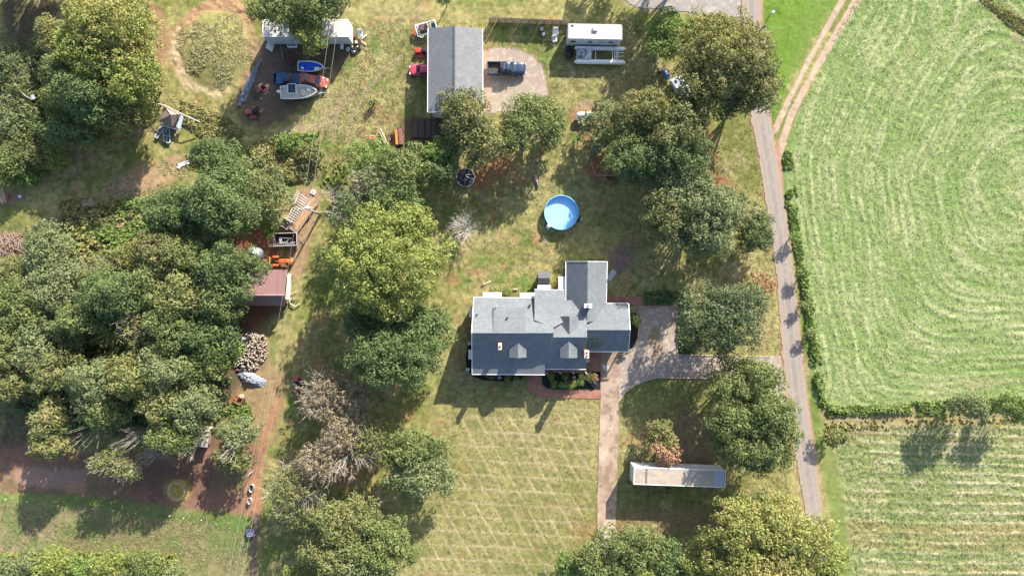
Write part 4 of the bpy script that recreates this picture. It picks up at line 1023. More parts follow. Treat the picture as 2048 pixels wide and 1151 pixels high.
# main front plane (rises from south eave to ridge), north planes and wings
sl_s = (RA - ES)
roofpart(H, 'roof', [
    [(943.5, 665.5, RA), (1107, 665.5, RA), (1107, 674, 6.6), (1174, 674, 6.6), (1172, 733, 3.42), (1172, 737, 3.22), (1090, 737, 3.22), (1090, 724.5, 4.0), (944.2, 724, 4.02)],
    [(944.2, 724, 4.02), (1090, 724.5, 4.0), (1090, 748, 3.45), (944.5, 747, 3.47)],
    [(943.5, 665.5, RA), (948, 594, EN), (1069, 596, EN), (1107, 596, EN), (1107, 665.5, RA)]], SH)
roofpart(H, 'roof', [[(1107, 665.8, 6.55), (1107, 674, 6.6), (1174, 674, 6.6), (1174, 600, 3.6), (1107, 600, 3.6)]], SH)
roofpart(H, 'roof', [[(1069, 578.5, 3.25), (1129, 580, 3.25), (1133, 640, 5.6), (1107, 655, 6.35), (1069, 640, 5.95)]], SH)
# shed dormer: low wedge lifted off the north slope
roofpart(H, 'roof', [[(987, 613.5, 4.55), (1050, 613.5, 4.15), (1052, 662, 7.02), (986, 662, 7.06)]], mat_shingle('roof_shingles_mid', (.13, .145, .16)), .5)
# north-south wing
roofpart(H, 'roof', [[(1132, 523, 3.0), (1132, 604, 3.0), (1155, 640, 4.25), (1174.5, 644, 5.3), (1175.5, 523, 5.3)],
                     [(1214.5, 523.5, 3.0), (1175.5, 523, 5.3), (1174.5, 644, 5.3), (1196, 640, 4.1), (1212, 606, 3.0)]], SH)
# car port wing
roofpart(H, 'roof', [[(1174, 659.5, 5.3), (1260, 659.5, 5.3), (1257, 606.5, 3.0), (1212, 606.5, 3.0), (1174, 606.5, 3.0)],
                     [(1174, 659.5, 5.3), (1174, 702, 3.0), (1256.5, 702.5, 3.0), (1260, 659.5, 5.3)]], SH)
# small rear gable
roofpart(H, 'roof', [[(1139, 632, 6.45), (1139, 666, 6.45), (1120, 647, 5.5), (1121.5, 632, 5.5)]], SHD)  # west slope's shade is put into its darker shingle colour
roofpart(H, 'roof', [[(1139, 632, 6.45), (1156, 632, 5.5), (1158, 650, 5.6), (1139, 666, 6.45)]], SH)
# walls under the roofs (footprints inset from the eaves)
walls(H, [(948, 600), (1107, 600), (1107, 733), (1090, 733), (1090, 724), (948, 724)], 2.8, 2.68, BRICKW)
walls(H, [(948, 720), (1088, 720), (1088, 743), (948, 743)], 3.3, 3.3, BRICKW)
walls(H, [(1073, 584), (1126, 584), (1126, 600), (1173, 601), (1169, 730), (1107, 730), (1107, 601), (1073, 600)], 3.1, 3.1, BRICKW)
walls(H, [(1136, 527), (1210, 527), (1208, 612), (1138, 612)], 3.0, 2.95, SIDING)
walls(H, [(1176, 610), (1253, 610), (1252, 640), (1251, 672), (1176, 672)], 3.0, 2.9, BRICKW)
m = MB()  # gable triangles
def gable(mb, a, b, c):
    mb.add([P3(*a), P3(*b), P3(*c)], [(0, 1, 2)]); mb.add([P3(*a), P3(*b), P3(*c)], [(2, 1, 0)])
gable(m, (948, 600, 2.7), (948, 742, 2.7), (947.5, 665.5, 7.0)); gable(m, (1136, 527, 2.9), (1210, 527, 2.9), (1175.5, 527, 5.15)); gable(m, (1253, 610, 2.9), (1253, 698, 2.9), (1255, 659.5, 5.15)); gable(m, (1170, 608, 3.4), (1170, 730, 3.4), (1171, 674, 6.4))
gable(m, (1122.5, 633.5, 5.4), (1156, 633.5, 5.4), (1139, 633.5, 6.3))
m.build('gable_wall', SIDING, H, world=True)
# front dormers
for cx_, front in ((1036, 714.5), (1137.5, 715)):
    rp = roofpart(H, 'dormer_roof', [[(cx_, 682, 6.25), (cx_ - 17.0, 696.5, 5.62), (cx_ - 17.0, front, 5.55), (cx_, front + 1, 6.2)], [(cx_, 682, 6.25), (cx_, front + 1, 6.2), (cx_ + 17.0, front, 5.55), (cx_ + 17.0, 696.5, 5.62)]], SH, .12)
    d = MB(); x0, y0 = W(cx_ - 15, front - 2, 5.2); x1, y1 = W(cx_ + 15, front - 2, 5.2); yb = W(cx_, 690, 5.2)[1]
    vs = [(x0, y0, 3.6), (x1, y0, 3.6), (x1, y0, 5.45), ((x0 + x1) / 2, y0, 6.0), (x0, y0, 5.45)]; vb = [(a, yb, c) for a, _, c in vs]
    d.add(vs + vb, [(0, 1, 2, 3, 4), (9, 8, 7, 6, 5), (0, 5, 6, 1), (1, 6, 7, 2), (2, 7, 8, 3), (3, 8, 9, 4), (4, 9, 5, 0)])
    d.build('dormer_wall', SIDING, H, world=True)
    window(H, (x0 + x1) / 2, y0 - .03, 4.7, .9, 1.1, 'x')
# brick chimneys
def chimney(name, X, Y, h, sx, sy, z0, flues, capmat, mat, rz=0):
    x, y = W(X, Y, h); c = MB(); c.box(x, y, (z0 + h) / 2, sx, sy, h - z0, rz=rz); ch = c.build(name, mat, H, world=True)
    k = MB(); k.box(x, y, h + .05, sx + .12, sy + .12, .12, rz=rz); k.build('cap', capmat, ch, world=True)
    f = MB()
    for i in range(flues):
        f.cyl(x, y + (i - (flues - 1) / 2) * .5, h + .1, h + .26, .13, 10)
    f.build('flue', DARKM, ch, world=True)
PINK = M('chimney_crown', (.62, .46, .38), .85, .15, 4)
chimney('chimney', 1176, 611, 6.3, 1.05, .5, 3.2, 1, TRIM, BRICKW)
chimney('chimney', 1000, 692, 7.5, .42, .9, 4.0, 1, PINK, BRICKW)
chimney('chimney', 1173.5, 708, 7.6, .55, 1.05, 0, 2, PINK, BRICKW)
# trim, gutters
t_ = MB()
def rail(a, b, wd=.12, th=.14):
    wd = wd * .75
    a, b = Vector(P3(*a)), Vector(P3(*b)); d = b - a; mid = (a + b) / 2
    t_.box(mid.x, mid.y, mid.z - .02, d.length, wd, th, rz=math.atan2(d.y, d.x), ry=-math.atan2(d.z, math.hypot(d.x, d.y)))
rail((943.3, 665, RA), (947.6, 594, EN)); rail((943.3, 666, RA), (944.2, 724, 4.02)); rail((944, 724, 4.02), (944.2, 747.5, 3.47)); rail((944, 748, 3.42), (1090, 748.8, 3.4), .14); rail((1091, 737.6, 3.2), (1172, 738, 3.2), .14)
rail((948, 593.6, 2.88), (1068, 595.6, 2.88), .14); rail((1069, 578, 3.22), (1129, 579.5, 3.22)); rail((1131.6, 523, 3.0), (1131.6, 603, 3.0), .14); rail((1214.8, 523, 3.0), (1212.4, 606, 3.0), .14)
rail((1214, 606, 2.98), (1257, 606, 2.98), .14); rail((1174, 702.6, 2.98), (1256.5, 703, 2.98), .15); rail((1260.3, 659.5, 5.3), (1257.3, 606.5, 3.0)); rail((1260.3, 659.5, 5.3), (1256.8, 702.5, 3.0))
rail((1132, 522.6, 3.0), (1175.5, 522.6, 5.3)); rail((1175.5, 522.6, 5.3), (1214.5, 523, 3.0))
t_.build('gutter', TRIM, H, world=True)
# roof lights and vents
s = MB(); 
q = [P3(1176, 678, 4.35), P3(1204, 678, 4.35), P3(1204, 695, 3.45), P3(1176, 695, 3.45)]
s.poly3([(x, y, z + .16) for x, y, z in q], .14); sk = s.build('roof_panel', M('solar_glass', (.05, .075, .055), .25, .5, 4), H, world=True)
s = MB()
for i in range(8):
    a = Vector(q[0]).lerp(Vector(q[1]), (i + .4) / 8); b = Vector(q[3]).lerp(Vector(q[2]), (i + .4) / 8)
    if i > 2: s.tube([a + Vector((0, 0, .19)), b + Vector((0, 0, .19))], .035, 5)
s.build('panel_bar', M('panel_bar', (.15, .18, .13), .6, .3, 5), sk, world=True)
for (X, Y, h, r) in ((954, 628, 5.1, .09), (1014.5, 635, 5.6, .11), (1059.5, 610, 4.0, .12), (993, 612, 4.7, .06)):
    v = MB(); x, y = W(X, Y, h); v.cyl(x, y, h - .4, h + .35, r, 8); v.cyl(x, y, h + .3, h + .42, r * 1.5, 8); v.build('roof_vent', DARKM if r > .07 else WHITE, H, world=True)
# awnings over the windows
AW = M('awning_metal', (.78, .79, .80), .4, .05, 2)
def awning(X0, Y0, X1, Y1, h, out, side):
    a = MB(); n = 9
    (xa, ya), (xb, yb) = W(X0, Y0, h), W(X1, Y1, h)
    if side == 'n':
        a.poly3([(xa, min(ya, yb), h + .25), (xb, min(ya, yb), h + .25), (xb, max(ya, yb), h - .25), (xa, max(ya, yb), h - .25)], .06)
        for i in range(n): x = xa + (xb - xa) * (i + .5) / n; a.box(x, (ya + yb) / 2, h + .06, .04, abs(ya - yb), .03, rx=-math.atan2(.5, abs(ya - yb)))
    else:
        a.poly3([(max(xa, xb), ya, h + .25), (max(xa, xb), yb, h + .25), (min(xa, xb), yb, h - .25), (min(xa, xb), ya, h - .25)], .06)
        for i in range(4): y = ya + (yb - ya) * (i + .5) / 4; a.box((xa + xb) / 2, y, h + .05, abs(xa - xb), .03, .03, ry=-math.atan2(.5, abs(xa - xb)))
    a.build('awning', AW, H, world=True)
awning(966, 584.5, 1003, 594, 2.5, 1, 'n'); awning(1040, 585, 1069, 595, 2.5, 1, 'n')
awning(938, 615, 945.5, 634, 2.4, 1, 'w'); awning(936.5, 699, 945, 718, 2.2, 1, 'w')
# windows and doors in the walls
wy = W(0, 743, 3.3)[1] - .03
for X in (965, 990, 1015, 1040, 1072): window(H, W(X, 742, 2.8)[0], wy, 1.55, 1.1, 1.4, 'x')
wx = W(948, 0, 2.8)[0] - .03
for Y in (625, 708): window(H, wx, W(948, Y, 2.8)[1], 1.5, 1.2, 1.3, 'y')
wyn = W(0, 600, 2.8)[1] + .03
for X in (985, 1055): window(H, W(X, 600, 2.8)[0], wyn, 1.5, 1.8, 1.3, 'x')
wxe = W(1210, 0, 3.0)[0] + .03
for Y in (545, 590): window(H, wxe, W(1210, Y, 3.0)[1], 1.5, 1.1, 1.3, 'y')
dmb = MB(); x, y = W(1108, 730, 3.1); x = x - H.location.x; y = y - H.location.y
dmb.box(x + .6, y - .04, 1.05, 1.0, .08, 2.1); dd = dmb.build('door', M('door_paint', (.35, .08, .06), .5, .1, 2), H)
MB().ell(x + .95, y - .12, 1.0, .04, .04, .04, 8, 5).build('handle', METAL, dd)
# front porch under the main roof edge: floor, posts, rail
p_ = MB(); p_.prism([W(1091, 733), W(1170, 733), W(1170, 744.5), W(1091, 744)], .06, .4); p_.build('porch_floor', BRICKF, H, world=True)
for X in (1092, 1118, 1144, 1169):
    x, y = W(X, 741.5, 0); MB().box(x, y, 1.65, .12, .12, 2.5).build('porch_post', TRIM, H, world=True)
for X in (1247, 1251, 1216, 1182):
    pass
for (X, Y) in ((1250, 697), (1218, 698), (1184, 697)):
    x, y = W(X, Y, 3.0); MB().box(x, y, 1.45, .16, .16, 2.9).build('carport_post', TRIM, H, world=True)
# lean-to roofs on the north side
roofpart(H, 'porch_roof', [[(1117, 552.5, 2.5), (1132, 552.5, 2.7), (1132, 580, 2.7), (1117, 579, 2.5)]], AW, .08)
roofpart(H, 'porch_roof', [[(1075.5, 570, 2.5), (1100.5, 570, 2.5), (1100.5, 579, 2.7), (1075.5, 579, 2.7)]], AW, .08)
for (X, Y) in ((1118, 554), (1118, 578), (1077, 571), (1099, 571)):
    x, y = W(X, Y, 2.5); MB().box(x, y, 1.2, .1, .1, 2.4).build('porch_post', TRIM, H, world=True)

# little well house north of the house
x, y = W(1088, 556, 2.2); B = thing('pump_house', 'tiny grey-roofed pump house against the north side of the farmhouse', 'shed', (x, y, 0))
MB().box(0, 0, .9, 1.4, 1.6, 1.8).build('wall', SIDING, B)
r = MB(); r.poly3([(-.88, 0, 2.4), (.88, 0, 2.4), (.88, 1.05, 1.85), (-.88, 1.05, 1.85)], .1); r.poly3([(-.88, -1.05, 1.85), (.88, -1.05, 1.85), (.88, 0, 2.4), (-.88, 0, 2.4)], .1); r.build('roof', SHD, B)
MB().box(0, -.82, .85, .7, .06, 1.5).build('door', WOOD, B)

# ---------------------------------------------------------------- grey garage
x, y = W(911, 145, 0); G = thing('garage', 'long two-storey garage with a plain light grey shingle gable roof', 'garage', (x, y, 0))
e, rg = 4.7, 6.5
roofpart(G, 'roof', [[(909, 52, rg), (857, 56.5, e), (856, 224.5, e), (909, 222, rg)], [(909, 52, rg), (909, 222, rg), (965.5, 224.5, e), (964.5, 57, e)]], SHG, .18)
walls(G, [(862, 61), (960, 61), (961, 220), (861, 220)], e, 4.55, SIDING)
m = MB(); gable(m, (861, 220, 4.5), (961, 220, 4.5), (909, 220, 6.35)); gable(m, (862, 61, 4.5), (960, 61, 4.5), (909, 60.5, 6.35)); m.build('gable_wall', SIDING, G, world=True)
t_ = MB(); rail((856, 56.5, e - .05), (855.2, 224.5, e - .05), .15); rail((965, 57, e - .05), (966.2, 224.5, e - .05), .15); rail((856, 224.8, e), (909, 222.3, rg)); rail((909, 222.3, rg), (966, 224.8, e)); t_.build('gutter', TRIM, G, world=True)
t_ = MB(); rail((909, 52, rg + .05), (909, 222, rg + .05), .3, .08); t_.build('ridge_cap', SHD, G, world=True)
gxe = W(961, 0, e)[0] + .03
for Y in (95, 135, 178):
    o = MB(); yy = W(0, Y, 2)[1]; o.box(gxe, yy, 1.4, .08, 2.9, 2.6); dr = o.build('garage_door', WHITE, G, world=True)
    o = MB()
    for k in range(4): o.box(gxe + .05, yy, .4 + k * .6, .02, 2.7, .03)
    o.build('door_seam', DARKM, dr, world=True)
for X in (885, 935): window(G, W(X, 220, e)[0], W(0, 220, e)[1] - .03, 2.0, 1.0, 1.1, 'x')
for Y in (90, 130, 170, 205): window(G, W(861, 0, e)[0] - .03, W(861, Y, e)[1], 2.2, 1.0, 1.0, 'y')

# ---------------------------------------------------------------- red-roofed shed
REDR = M('red_metal_roof', (.19, .105, .105), .55, .18, 1.6, spec=.5, dirt=((.15, .085, .085), 2.2, .58), stretch=(6, .6, 1))
x, y = W(515, 575, 0); R_ = thing('red_roof_shed', 'weathered shed with a dull red ribbed metal roof half under the wood', 'shed', (x, y, 0))
e1, r1 = 2.6, 4.0
roofpart(R_, 'roof', [[(440, 589.5, r1), (568, 589.5, r1), (574.5, 539, e1), (440, 537, e1)], [(440, 589.5, r1), (440, 609, e1), (570, 611.5, e1), (568, 589.5, r1)]], REDR, .06)
t_ = MB()
for i in range(22):
    X = 443 + i * 6.1; t_.tube([P3(X, 538.5, e1 + .03), P3(X - (X - 440) * .02, 589, r1 + .03)], .022, 4); t_.tube([P3(X - (X - 440) * .02, 590, r1 + .03), P3(X, 610.5, e1 + .03)], .022, 4)
t_.build('roof_rib', REDR, R_, world=True)
t_ = MB(); rail((440, 589.3, r1 + .04), (568, 589.3, r1 + .04), .26, .07); t_.build('ridge_cap', M('red_ridge', (.42, .27, .27), .5, .1, 3), R_, world=True)
walls(R_, [(446, 543), (569, 543), (566, 607), (446, 607)], e1, 2.5, WOOD)
m = MB(); gable(m, (569, 543, 2.45), (566, 607, 2.45), (566, 589.5, 3.9)); m.build('gable_wall', M('pale_board', (.55, .50, .40), .8, .15, 3), R_, world=True)
# pale lean-to along its east gable
l = MB(); l.poly3([P3(575.5, 546, 2.2), P3(582, 546, 1.9), P3(580, 598, 1.9), P3(570.5, 598, 2.2)], .07); l.build('lean_to_roof', M('pale_board', (.55, .50, .40), .8, .15, 3), R_, world=True)
l = MB()
for (X, Y) in ((580.5, 548), (579, 596)): x, y = W(X, Y, 1.8); l.box(x, y, .9, .1, .1, 1.8)
l.build('lean_to_post', WOOD, R_, world=True)

# ---------------------------------------------------------------- small grey outbuilding at the bottom of the wood
x, y = W(405, 872, 1.5); O = thing('privy', 'small grey outbuilding with one pale board edge at the foot of the wood', 'shed', (x, y, 0), rz=-.12)
MB().box(0, 0, .95, 1.5, 2.6, 1.9).build('wall', WOOD, O)
r = MB(); r.poly3([(-.95, -1.5, 2.1), (.95, -1.5, 1.8), (.95, 1.5, 1.8), (-.95, 1.5, 2.1)], .08); r.build('roof', M('grey_sheet', (.30, .30, .32), .6, .25, 2), O)
MB().box(1.0, 0, 1.78, .16, 3.0, .12).build('fascia', WOODL, O); MB().box(0, -1.32, .85, .7, .05, 1.6).build('door', WOODL, O)

# ---------------------------------------------------------------- collapsed shed with hip roof
x, y = W(338, 238, 1.8); K = thing('collapsed_shed', 'collapsed shed with a faded brown hip roof sagging among the weeds', 'shed', (x, y, 0))
BRR = M('faded_brown_roof', (.34, .25, .215), .85, .15, 3, dirt=((.24, .2, .19), 2, .6))
roofpart(K, 'roof', [[(329.5, 213, 2.3), (315, 241.5, 1.5), (344, 254.5, 1.6), (341, 229, 2.9)], [(341, 229, 2.9), (344, 254.5, 1.6), (360, 228.5, 1.9)], [(329.5, 213, 2.3), (341, 229, 2.9), (360, 228.5, 1.9)]], BRR, .07)
walls(K, [(330, 216), (319, 241), (343, 252), (357, 229)], 1.8, 1.4, WOOD)
WB = M('pale_blue_board', (.58, .63, .68), .6, .1, 3)
l = MB(); l.poly3([P3(361, 230, 1.6), P3(367, 232, 1.5), P3(361, 258, 1.0), P3(351, 255.5, 1.1)], .05); l.build('side_panel', WB, K, world=True)
l = MB(); l.tube([P3(319, 250, 1.0), P3(340, 255, 1.0), P3(361, 261, .9)], .10, 4); l.tube([P3(320, 247, 1.0), P3(338, 253, 1.0)], .09, 4); l.build('eave_board', WB, K, world=True)
x, y = W(355, 224, 2.6); Bm = thing('fallen_beam', 'long pale beam lying across the top of the collapsed shed', 'beam', (x, y, 0))
l = MB(); l.tube([P3(305, 204.5, 1.9), P3(330, 211, 2.5), P3(372, 232, 2.3), P3(399, 243.5, 1.4)], .085, 5); l.build('beam', M('dull_board', (.50, .50, .48), .7, .15, 3), Bm, world=True)
l = MB(); l.tube([P3(305, 204.5, 1.9), P3(310, 200, 2.1)], .05, 4); l.build('bracket', METAL, Bm, world=True)
def sash(X, Y, w_, h_, rz, label, h=.45, tilt=.2, group=None):
    x, y = W(X, Y, h); o = thing('window_frame', label, 'window frame', (x, y, 0), rz=rz, group=group); f = MB()
    for sx in (-1, 1): f.box(sx * w_ / 2, 0, h, .09, h_, .06)
    for sy in (-1, 0, 1): f.box(0, sy * h_ / 2, h, w_ - .1, .09, .05)
    f.build('frame', WB, o); MB().box(0, 0, h - .03, w_ - .1, h_ - .1, .02).build('pane', M('old_glass', (.10, .13, .16), .2, .3, 2), o)
    l = MB()
    for sx in (-1, 1):
        for sy in (-1, 1): l.box(sx * w_ * .4, sy * h_ * .42, h / 2 - .03, .07, .07, h - .06)
    l.build('leg', WOOD, o)
sash(336, 272, .55, 2.1, .05, 'white two-pane window frame propped upright in front of the collapsed shed')
sash(329.5, 271, .45, 1.9, .1, 'narrow white frame with a grey pane just left of the two-pane frame')
sash(318, 265, .5, 1.8, -.55, 'pale slanting panel frame leaning away from the collapsed shed')
# ================================================================ VEHICLES AND TRAILERS
def paint(name, c, rough=.4, var=.06, dirt=None): return M(name, c, rough, var, 1.5, spec=.5, coat=.12, dirt=dirt)
HEADL = M('headlight', (.75, .76, .75), .2, .05); TAILL = M('tail_light', (.35, .02, .02), .3, .1); RIM = M('wheel_rim', (.45, .45, .46), .35, .1, metal=.7)
def wheels(root, pos, r, w_):
    for (x, y) in pos:
        t = MB().wheel(x, y, r, r, w_, 'y', 18).build('wheel', RUBBER, root)
        MB().wheel(x, y, r, r * .62, w_ + .02, 'y', 12).build('rim', RIM, t)
def loft(mb, st, close=True):
    """st: list of (x, [(y,z)...]) cross sections"""
    n = len(st[0][1]); vs = [(x, y, z) for x, c in st for (y, z) in c]; fs = []
    for i in range(len(st) - 1):
        for k in range(n - 1): fs.append((i * n + k, i * n + k + 1, (i + 1) * n + k + 1, (i + 1) * n + k))
    if close: fs.append(tuple(range(n - 1, -1, -1))); fs.append(tuple((len(st) - 1) * n + k for k in range(n)))
    return mb.add(vs, fs, True)
def sec(w_, zb, zs, zt, tw, crown=.03):
    L = [(-w_ * .94, zb), (-w_, zb + (zs - zb) * .45), (-w_ * .985, zs), (-tw, zt), (-tw * .5, zt + crown), (0, zt + crown * 1.2), (tw * .5, zt + crown), (tw, zt), (w_ * .985, zs), (w_, zb + (zs - zb) * .45), (w_ * .94, zb)]
    return L
def pane(root, name, pts, off=.012, mat=GLASS):
    a, b, c, d = [Vector(p) for p in pts]; n = (c - a).cross(d - b).normalized()
    if n.dot(Vector((0, 0, 1))) < 0 and abs(n.z) > .2: n = -n
    ce = (a + b + c + d) / 4; q = [ce + (p - ce) * .93 + n * off for p in (a, b, c, d)]
    return MB().add(q + [p - n * .03 for p in q], [(0, 1, 2, 3), (7, 6, 5, 4), (0, 4, 5, 1), (1, 5, 6, 2), (2, 6, 7, 3), (3, 7, 4, 0)]).build(name, mat, root)
def car(label, X, Y, rz, mat, L=4.6, Wd=1.75, kind='sedan', group=None, h=1.0, roofmat=None, name='car', cat='car'):
    x, y = W(X, Y, h); r = thing(name, label, cat, (x, y, 0), rz=rz, group=group)
    w_ = Wd / 2; s = L / 4.6
    if kind == 'sedan':
        st = [(-2.3, .62, .80, .80, .55), (-2.22, .72, .92, .93, .72), (-1.75, .9, .95, 1.0, .78), (-1.45, .95, .95, 1.02, .76), (-.85, 1, .96, 1.38, .58), (-.1, 1, .96, 1.43, .60), (.35, 1, .95, 1.38, .58), (1.05, 1, .92, .98, .74), (1.6, .95, .85, .90, .74), (2.1, .85, .72, .76, .66), (2.3, .66, .60, .62, .5)]
        b = MB(); loft(b, [(x_ * s, sec(w_ * f, .28, zs, zt, tw * Wd / 1.75)) for x_, f, zs, zt, tw in st]); body = b.build('body', mat, r)
        k = Wd / 1.75
        g = lambda i, sy, t: (st[i][0] * s, sy * ((st[i][4] * k) * t + w_ * .985 * st[i][1] * (1 - t)), st[i][3] * t + st[i][2] * (1 - t) + .012)
        T_ = lambda i, sy: (st[i][0] * s, sy * st[i][4] * k, st[i][3] + .02)
        pane(r, 'windshield', [T_(6, -1), T_(6, 1), T_(7, 1), T_(7, -1)], .03); pane(r, 'rear_window', [T_(3, -1), T_(3, 1), T_(4, 1), T_(4, -1)], .03)
        for sy in (-1, 1):
            a = Vector(g(4, sy, .92)); b_ = Vector(g(6, sy, .92)); c = Vector(g(7, sy, .2)); d = Vector(g(3, sy, .2)); o = Vector((0, sy * .03, .02))
            MB().add([a + o, b_ + o, c + o + Vector((-.25, 0, 0)), d + o + Vector((.2, 0, 0))], [(0, 1, 2, 3), (3, 2, 1, 0)]).build('side_window', GLASS, r)
            MB().box(.85 * s, sy * (w_ + .08), .98, .12, .18, .11).build('mirror', mat, r)
            MB().box(2.17 * s, sy * w_ * .62, .70, .16, .34, .14).build('headlight', HEADL, r); MB().box(-2.22 * s, sy * w_ * .62, .80, .10, .34, .14).build('tail_light', TAILL, r)
        wheels(r, [(a_, sy * (w_ - .09)) for a_ in (-1.4 * s, 1.4 * s) for sy in (-1, 1)], .32, .2)
    else:  # pickup: cab and open bed
        hood = [(.95, 1, 1.02, 1.12, .78), (1.35, .99, 1.02, 1.12, .78), (2.0, .97, .98, 1.08, .76), (2.3, .90, .85, .92, .70), (2.38, .8, .6, .62, .6)]
        cab = [(-.62, 1, 1.08, 1.12, .8), (-.58, 1, 1.08, 1.72, .66), (0, 1, 1.08, 1.80, .68), (.45, 1, 1.07, 1.72, .66)] + hood
        b = MB(); loft(b, [(x_ * s, sec(w_ * f, .42, zs, zt, tw * Wd / 1.75)) for x_, f, zs, zt, tw in cab]); b.build('body', mat, r)
        k = Wd / 1.75
        pane(r, 'windshield', [(.47 * s, -.66 * k, 1.73), (.47 * s, .66 * k, 1.73), (.95 * s, .76 * k, 1.14), (.95 * s, -.76 * k, 1.14)], .03)
        MB().box(-.63 * s, 0, 1.42, .03, 1.15 * k, .42).build('rear_window', GLASS, r)
        bd = MB(); L0, L1 = -2.35 * s, -.68 * s; mx = (L0 + L1) / 2; LL = L1 - L0
        for sy in (-1, 1): bd.box(mx, sy * (w_ - .06), .82, LL, .12, .62)
        bd.box(L1 - .04, 0, .82, .08, Wd - .24, .62); bd.build('bed_side', mat, r)
        MB().box(mx, 0, .62, LL - .1, Wd - .24, .06).build('bed_floor', M('bed_liner', (.06, .055, .055), .9, .3, 3), r)
        MB().box(L0 - .03, 0, .84, .07, Wd - .02, .58).build('tailgate', mat, r)
        for sy in (-1, 1):
            MB().add([(-.5 * s, sy * (.67 * k + .03), 1.70), (.42 * s, sy * (.67 * k + .03), 1.70), (.85 * s, sy * (w_ + .0), 1.16), (-.55 * s, sy * (w_ + .0), 1.16)], [(0, 1, 2, 3), (3, 2, 1, 0)]).build('side_window', GLASS, r)
            MB().box(.8 * s, sy * (w_ + .14), 1.2, .12, .22, .2).build('mirror', DARKM, r)
            MB().box(2.30 * s, sy * w_ * .68, .82, .14, .34, .18).build('headlight', HEADL, r); MB().box(L0 - .02, sy * (w_ - .05), .85, .12, .12, .34).build('tail_light', TAILL, r)
        MB().box(2.36 * s, 0, .55, .14, Wd * .92, .18).build('bumper', RIM, r); MB().box(L0 - .12, 0, .52, .14, Wd * .9, .16).build('bumper', RIM, r)
        wheels(r, [(a_, sy * (w_ - .10)) for a_ in (-1.5 * s, 1.45 * s) for sy in (-1, 1)], .39, .25)
    return r
NAVY = paint('navy_paint', (.012, .03, .075)); OLDBLUE = paint('faded_blue_paint', (.02, .06, .14), .45, .15); REDP = paint('faded_red_paint', (.52, .13, .09), .4, .12, ((.6, .3, .25), 2, .6)); PINKRED = paint('red_pink_paint', (.60, .07, .12), .35)
p = car('shiny navy blue pickup truck with an open bed parked on the gravel pad', 1013, 135, 0, NAVY, 5.75, 1.95, 'pickup', h=1.2, name='pickup_truck', cat='pickup truck')
for k in range(3): MB().box(-.28 * 1.25, -.3 + k * .3, 1.83, .1, .07, .05).build('cab_light', HEADL, p)
car('old blue pickup truck with a covered bed parked between the two boats', 573, 155.5, 0.0, OLDBLUE, 4.0, 1.72, 'pickup', h=1.2, name='pickup_truck', cat='pickup truck')
# tonneau cover on the old blue pickup
x, y = W(562.5, 156, 1.25); bc = thing('bed_cover', 'flat teal cover lying on the bed of the old blue pickup', 'truck cover', (x, y, 0)); MB().bbox(0, 0, 1.17, 1.55, 1.62, .07, .03).build('panel', M('teal_cover', (.045, .13, .22), .5, .25, 2.5), bc)
rc = car('faded red two-door car parked behind the blue boat', 627, 159.5, -.22, REDP, 4.35, 1.7, h=1.0)
car('pinkish red car with its front under the west eave of the garage', 845, 139, math.pi, PINKRED, 4.2, 1.65, h=1.0)

# ---- boats
def boat(label, X, Y, rz, L, Wd, H_, hull, inner, cover=None, h=1.0, z0=.55, name='boat', trailer=True, cat='boat'):
    x, y = W(X, Y, h); r = thing(name, label, cat, (x, y, 0), rz=rz); w_ = Wd / 2
    T_ = [0, .15, .35, .55, .72, .86, .95, 1.0]; ww = [.86, .95, 1, .98, .84, .58, .3, .03]
    b = MB(); vs = []; n = 9
    for t, f in zip(T_, ww):
        xx = -L / 2 + L * t; y_ = w_ * f; sh = z0 + H_ * (1 + .18 * t * t); kz = z0 + .25 * H_ * max(0, (t - .75) / .25) ** 1.5
        vs += [(xx, -y_ * .93, sh), (xx, -y_, sh - .02), (xx, -y_ * .97, sh - .25 * H_), (xx, -y_ * .6, kz + .1 * H_), (xx, 0, kz), (xx, y_ * .6, kz + .1 * H_), (xx, y_ * .97, sh - .25 * H_), (xx, y_, sh - .02), (xx, y_ * .93, sh)]
    fs = [(i * n + k, i * n + k + 1, (i + 1) * n + k + 1, (i + 1) * n + k) for i in range(len(T_) - 1) for k in range(n - 1)] + [tuple(range(n - 1, -1, -1))]
    b.add(vs, fs, True); b.build('hull', hull, r)
    # gunwale rim and deck inside
    g = MB(); rimv = []
    for t, f in zip(T_, ww):
        xx = -L / 2 + L * t; sh = z0 + H_ * (1 + .18 * t * t)
        rimv.append((xx, w_ * f, sh))
    for sy in (-1, 1): g.tube([(a, sy * b_, c) for a, b_, c in rimv], .06, 6)
    g.tube([(-L / 2, -w_ * .86, z0 + H_), (-L / 2, w_ * .86, z0 + H_)], .06, 6); g.build('gunwale', hull, r)
    f_ = MB(); zf = z0 + H_ * .45
    f_.prism([(-L / 2 + .05, -w_ * .8), (-L * .15, -w_ * .9), (L * .1, -w_ * .88), (L * .3, -w_ * .6), (L * .42, -.08), (L * .42, .08), (L * .3, w_ * .6), (L * .1, w_ * .88), (-L * .15, w_ * .9), (-L / 2 + .05, w_ * .8)], zf - .05, zf); f_.build('deck', inner, r)
    if trailer:
        t = MB(); 
        for sy in (-1, 1): t.tube([(-L * .45, sy * w_ * .7, .42), (L * .2, sy * w_ * .6, .42), (L * .62, 0, .42)], .05, 5)
        t.tube([(L * .5, 0, .42), (L * .78, 0, .42)], .05, 5); t.box(-L * .1, 0, .36, .1, Wd * .9, .08); t.build('trailer_frame', METAL, r)
        wheels(r, [(-L * .1, sy * (w_ + .02)) for sy in (-1, 1)], .3, .18)
    return r, z0, w_
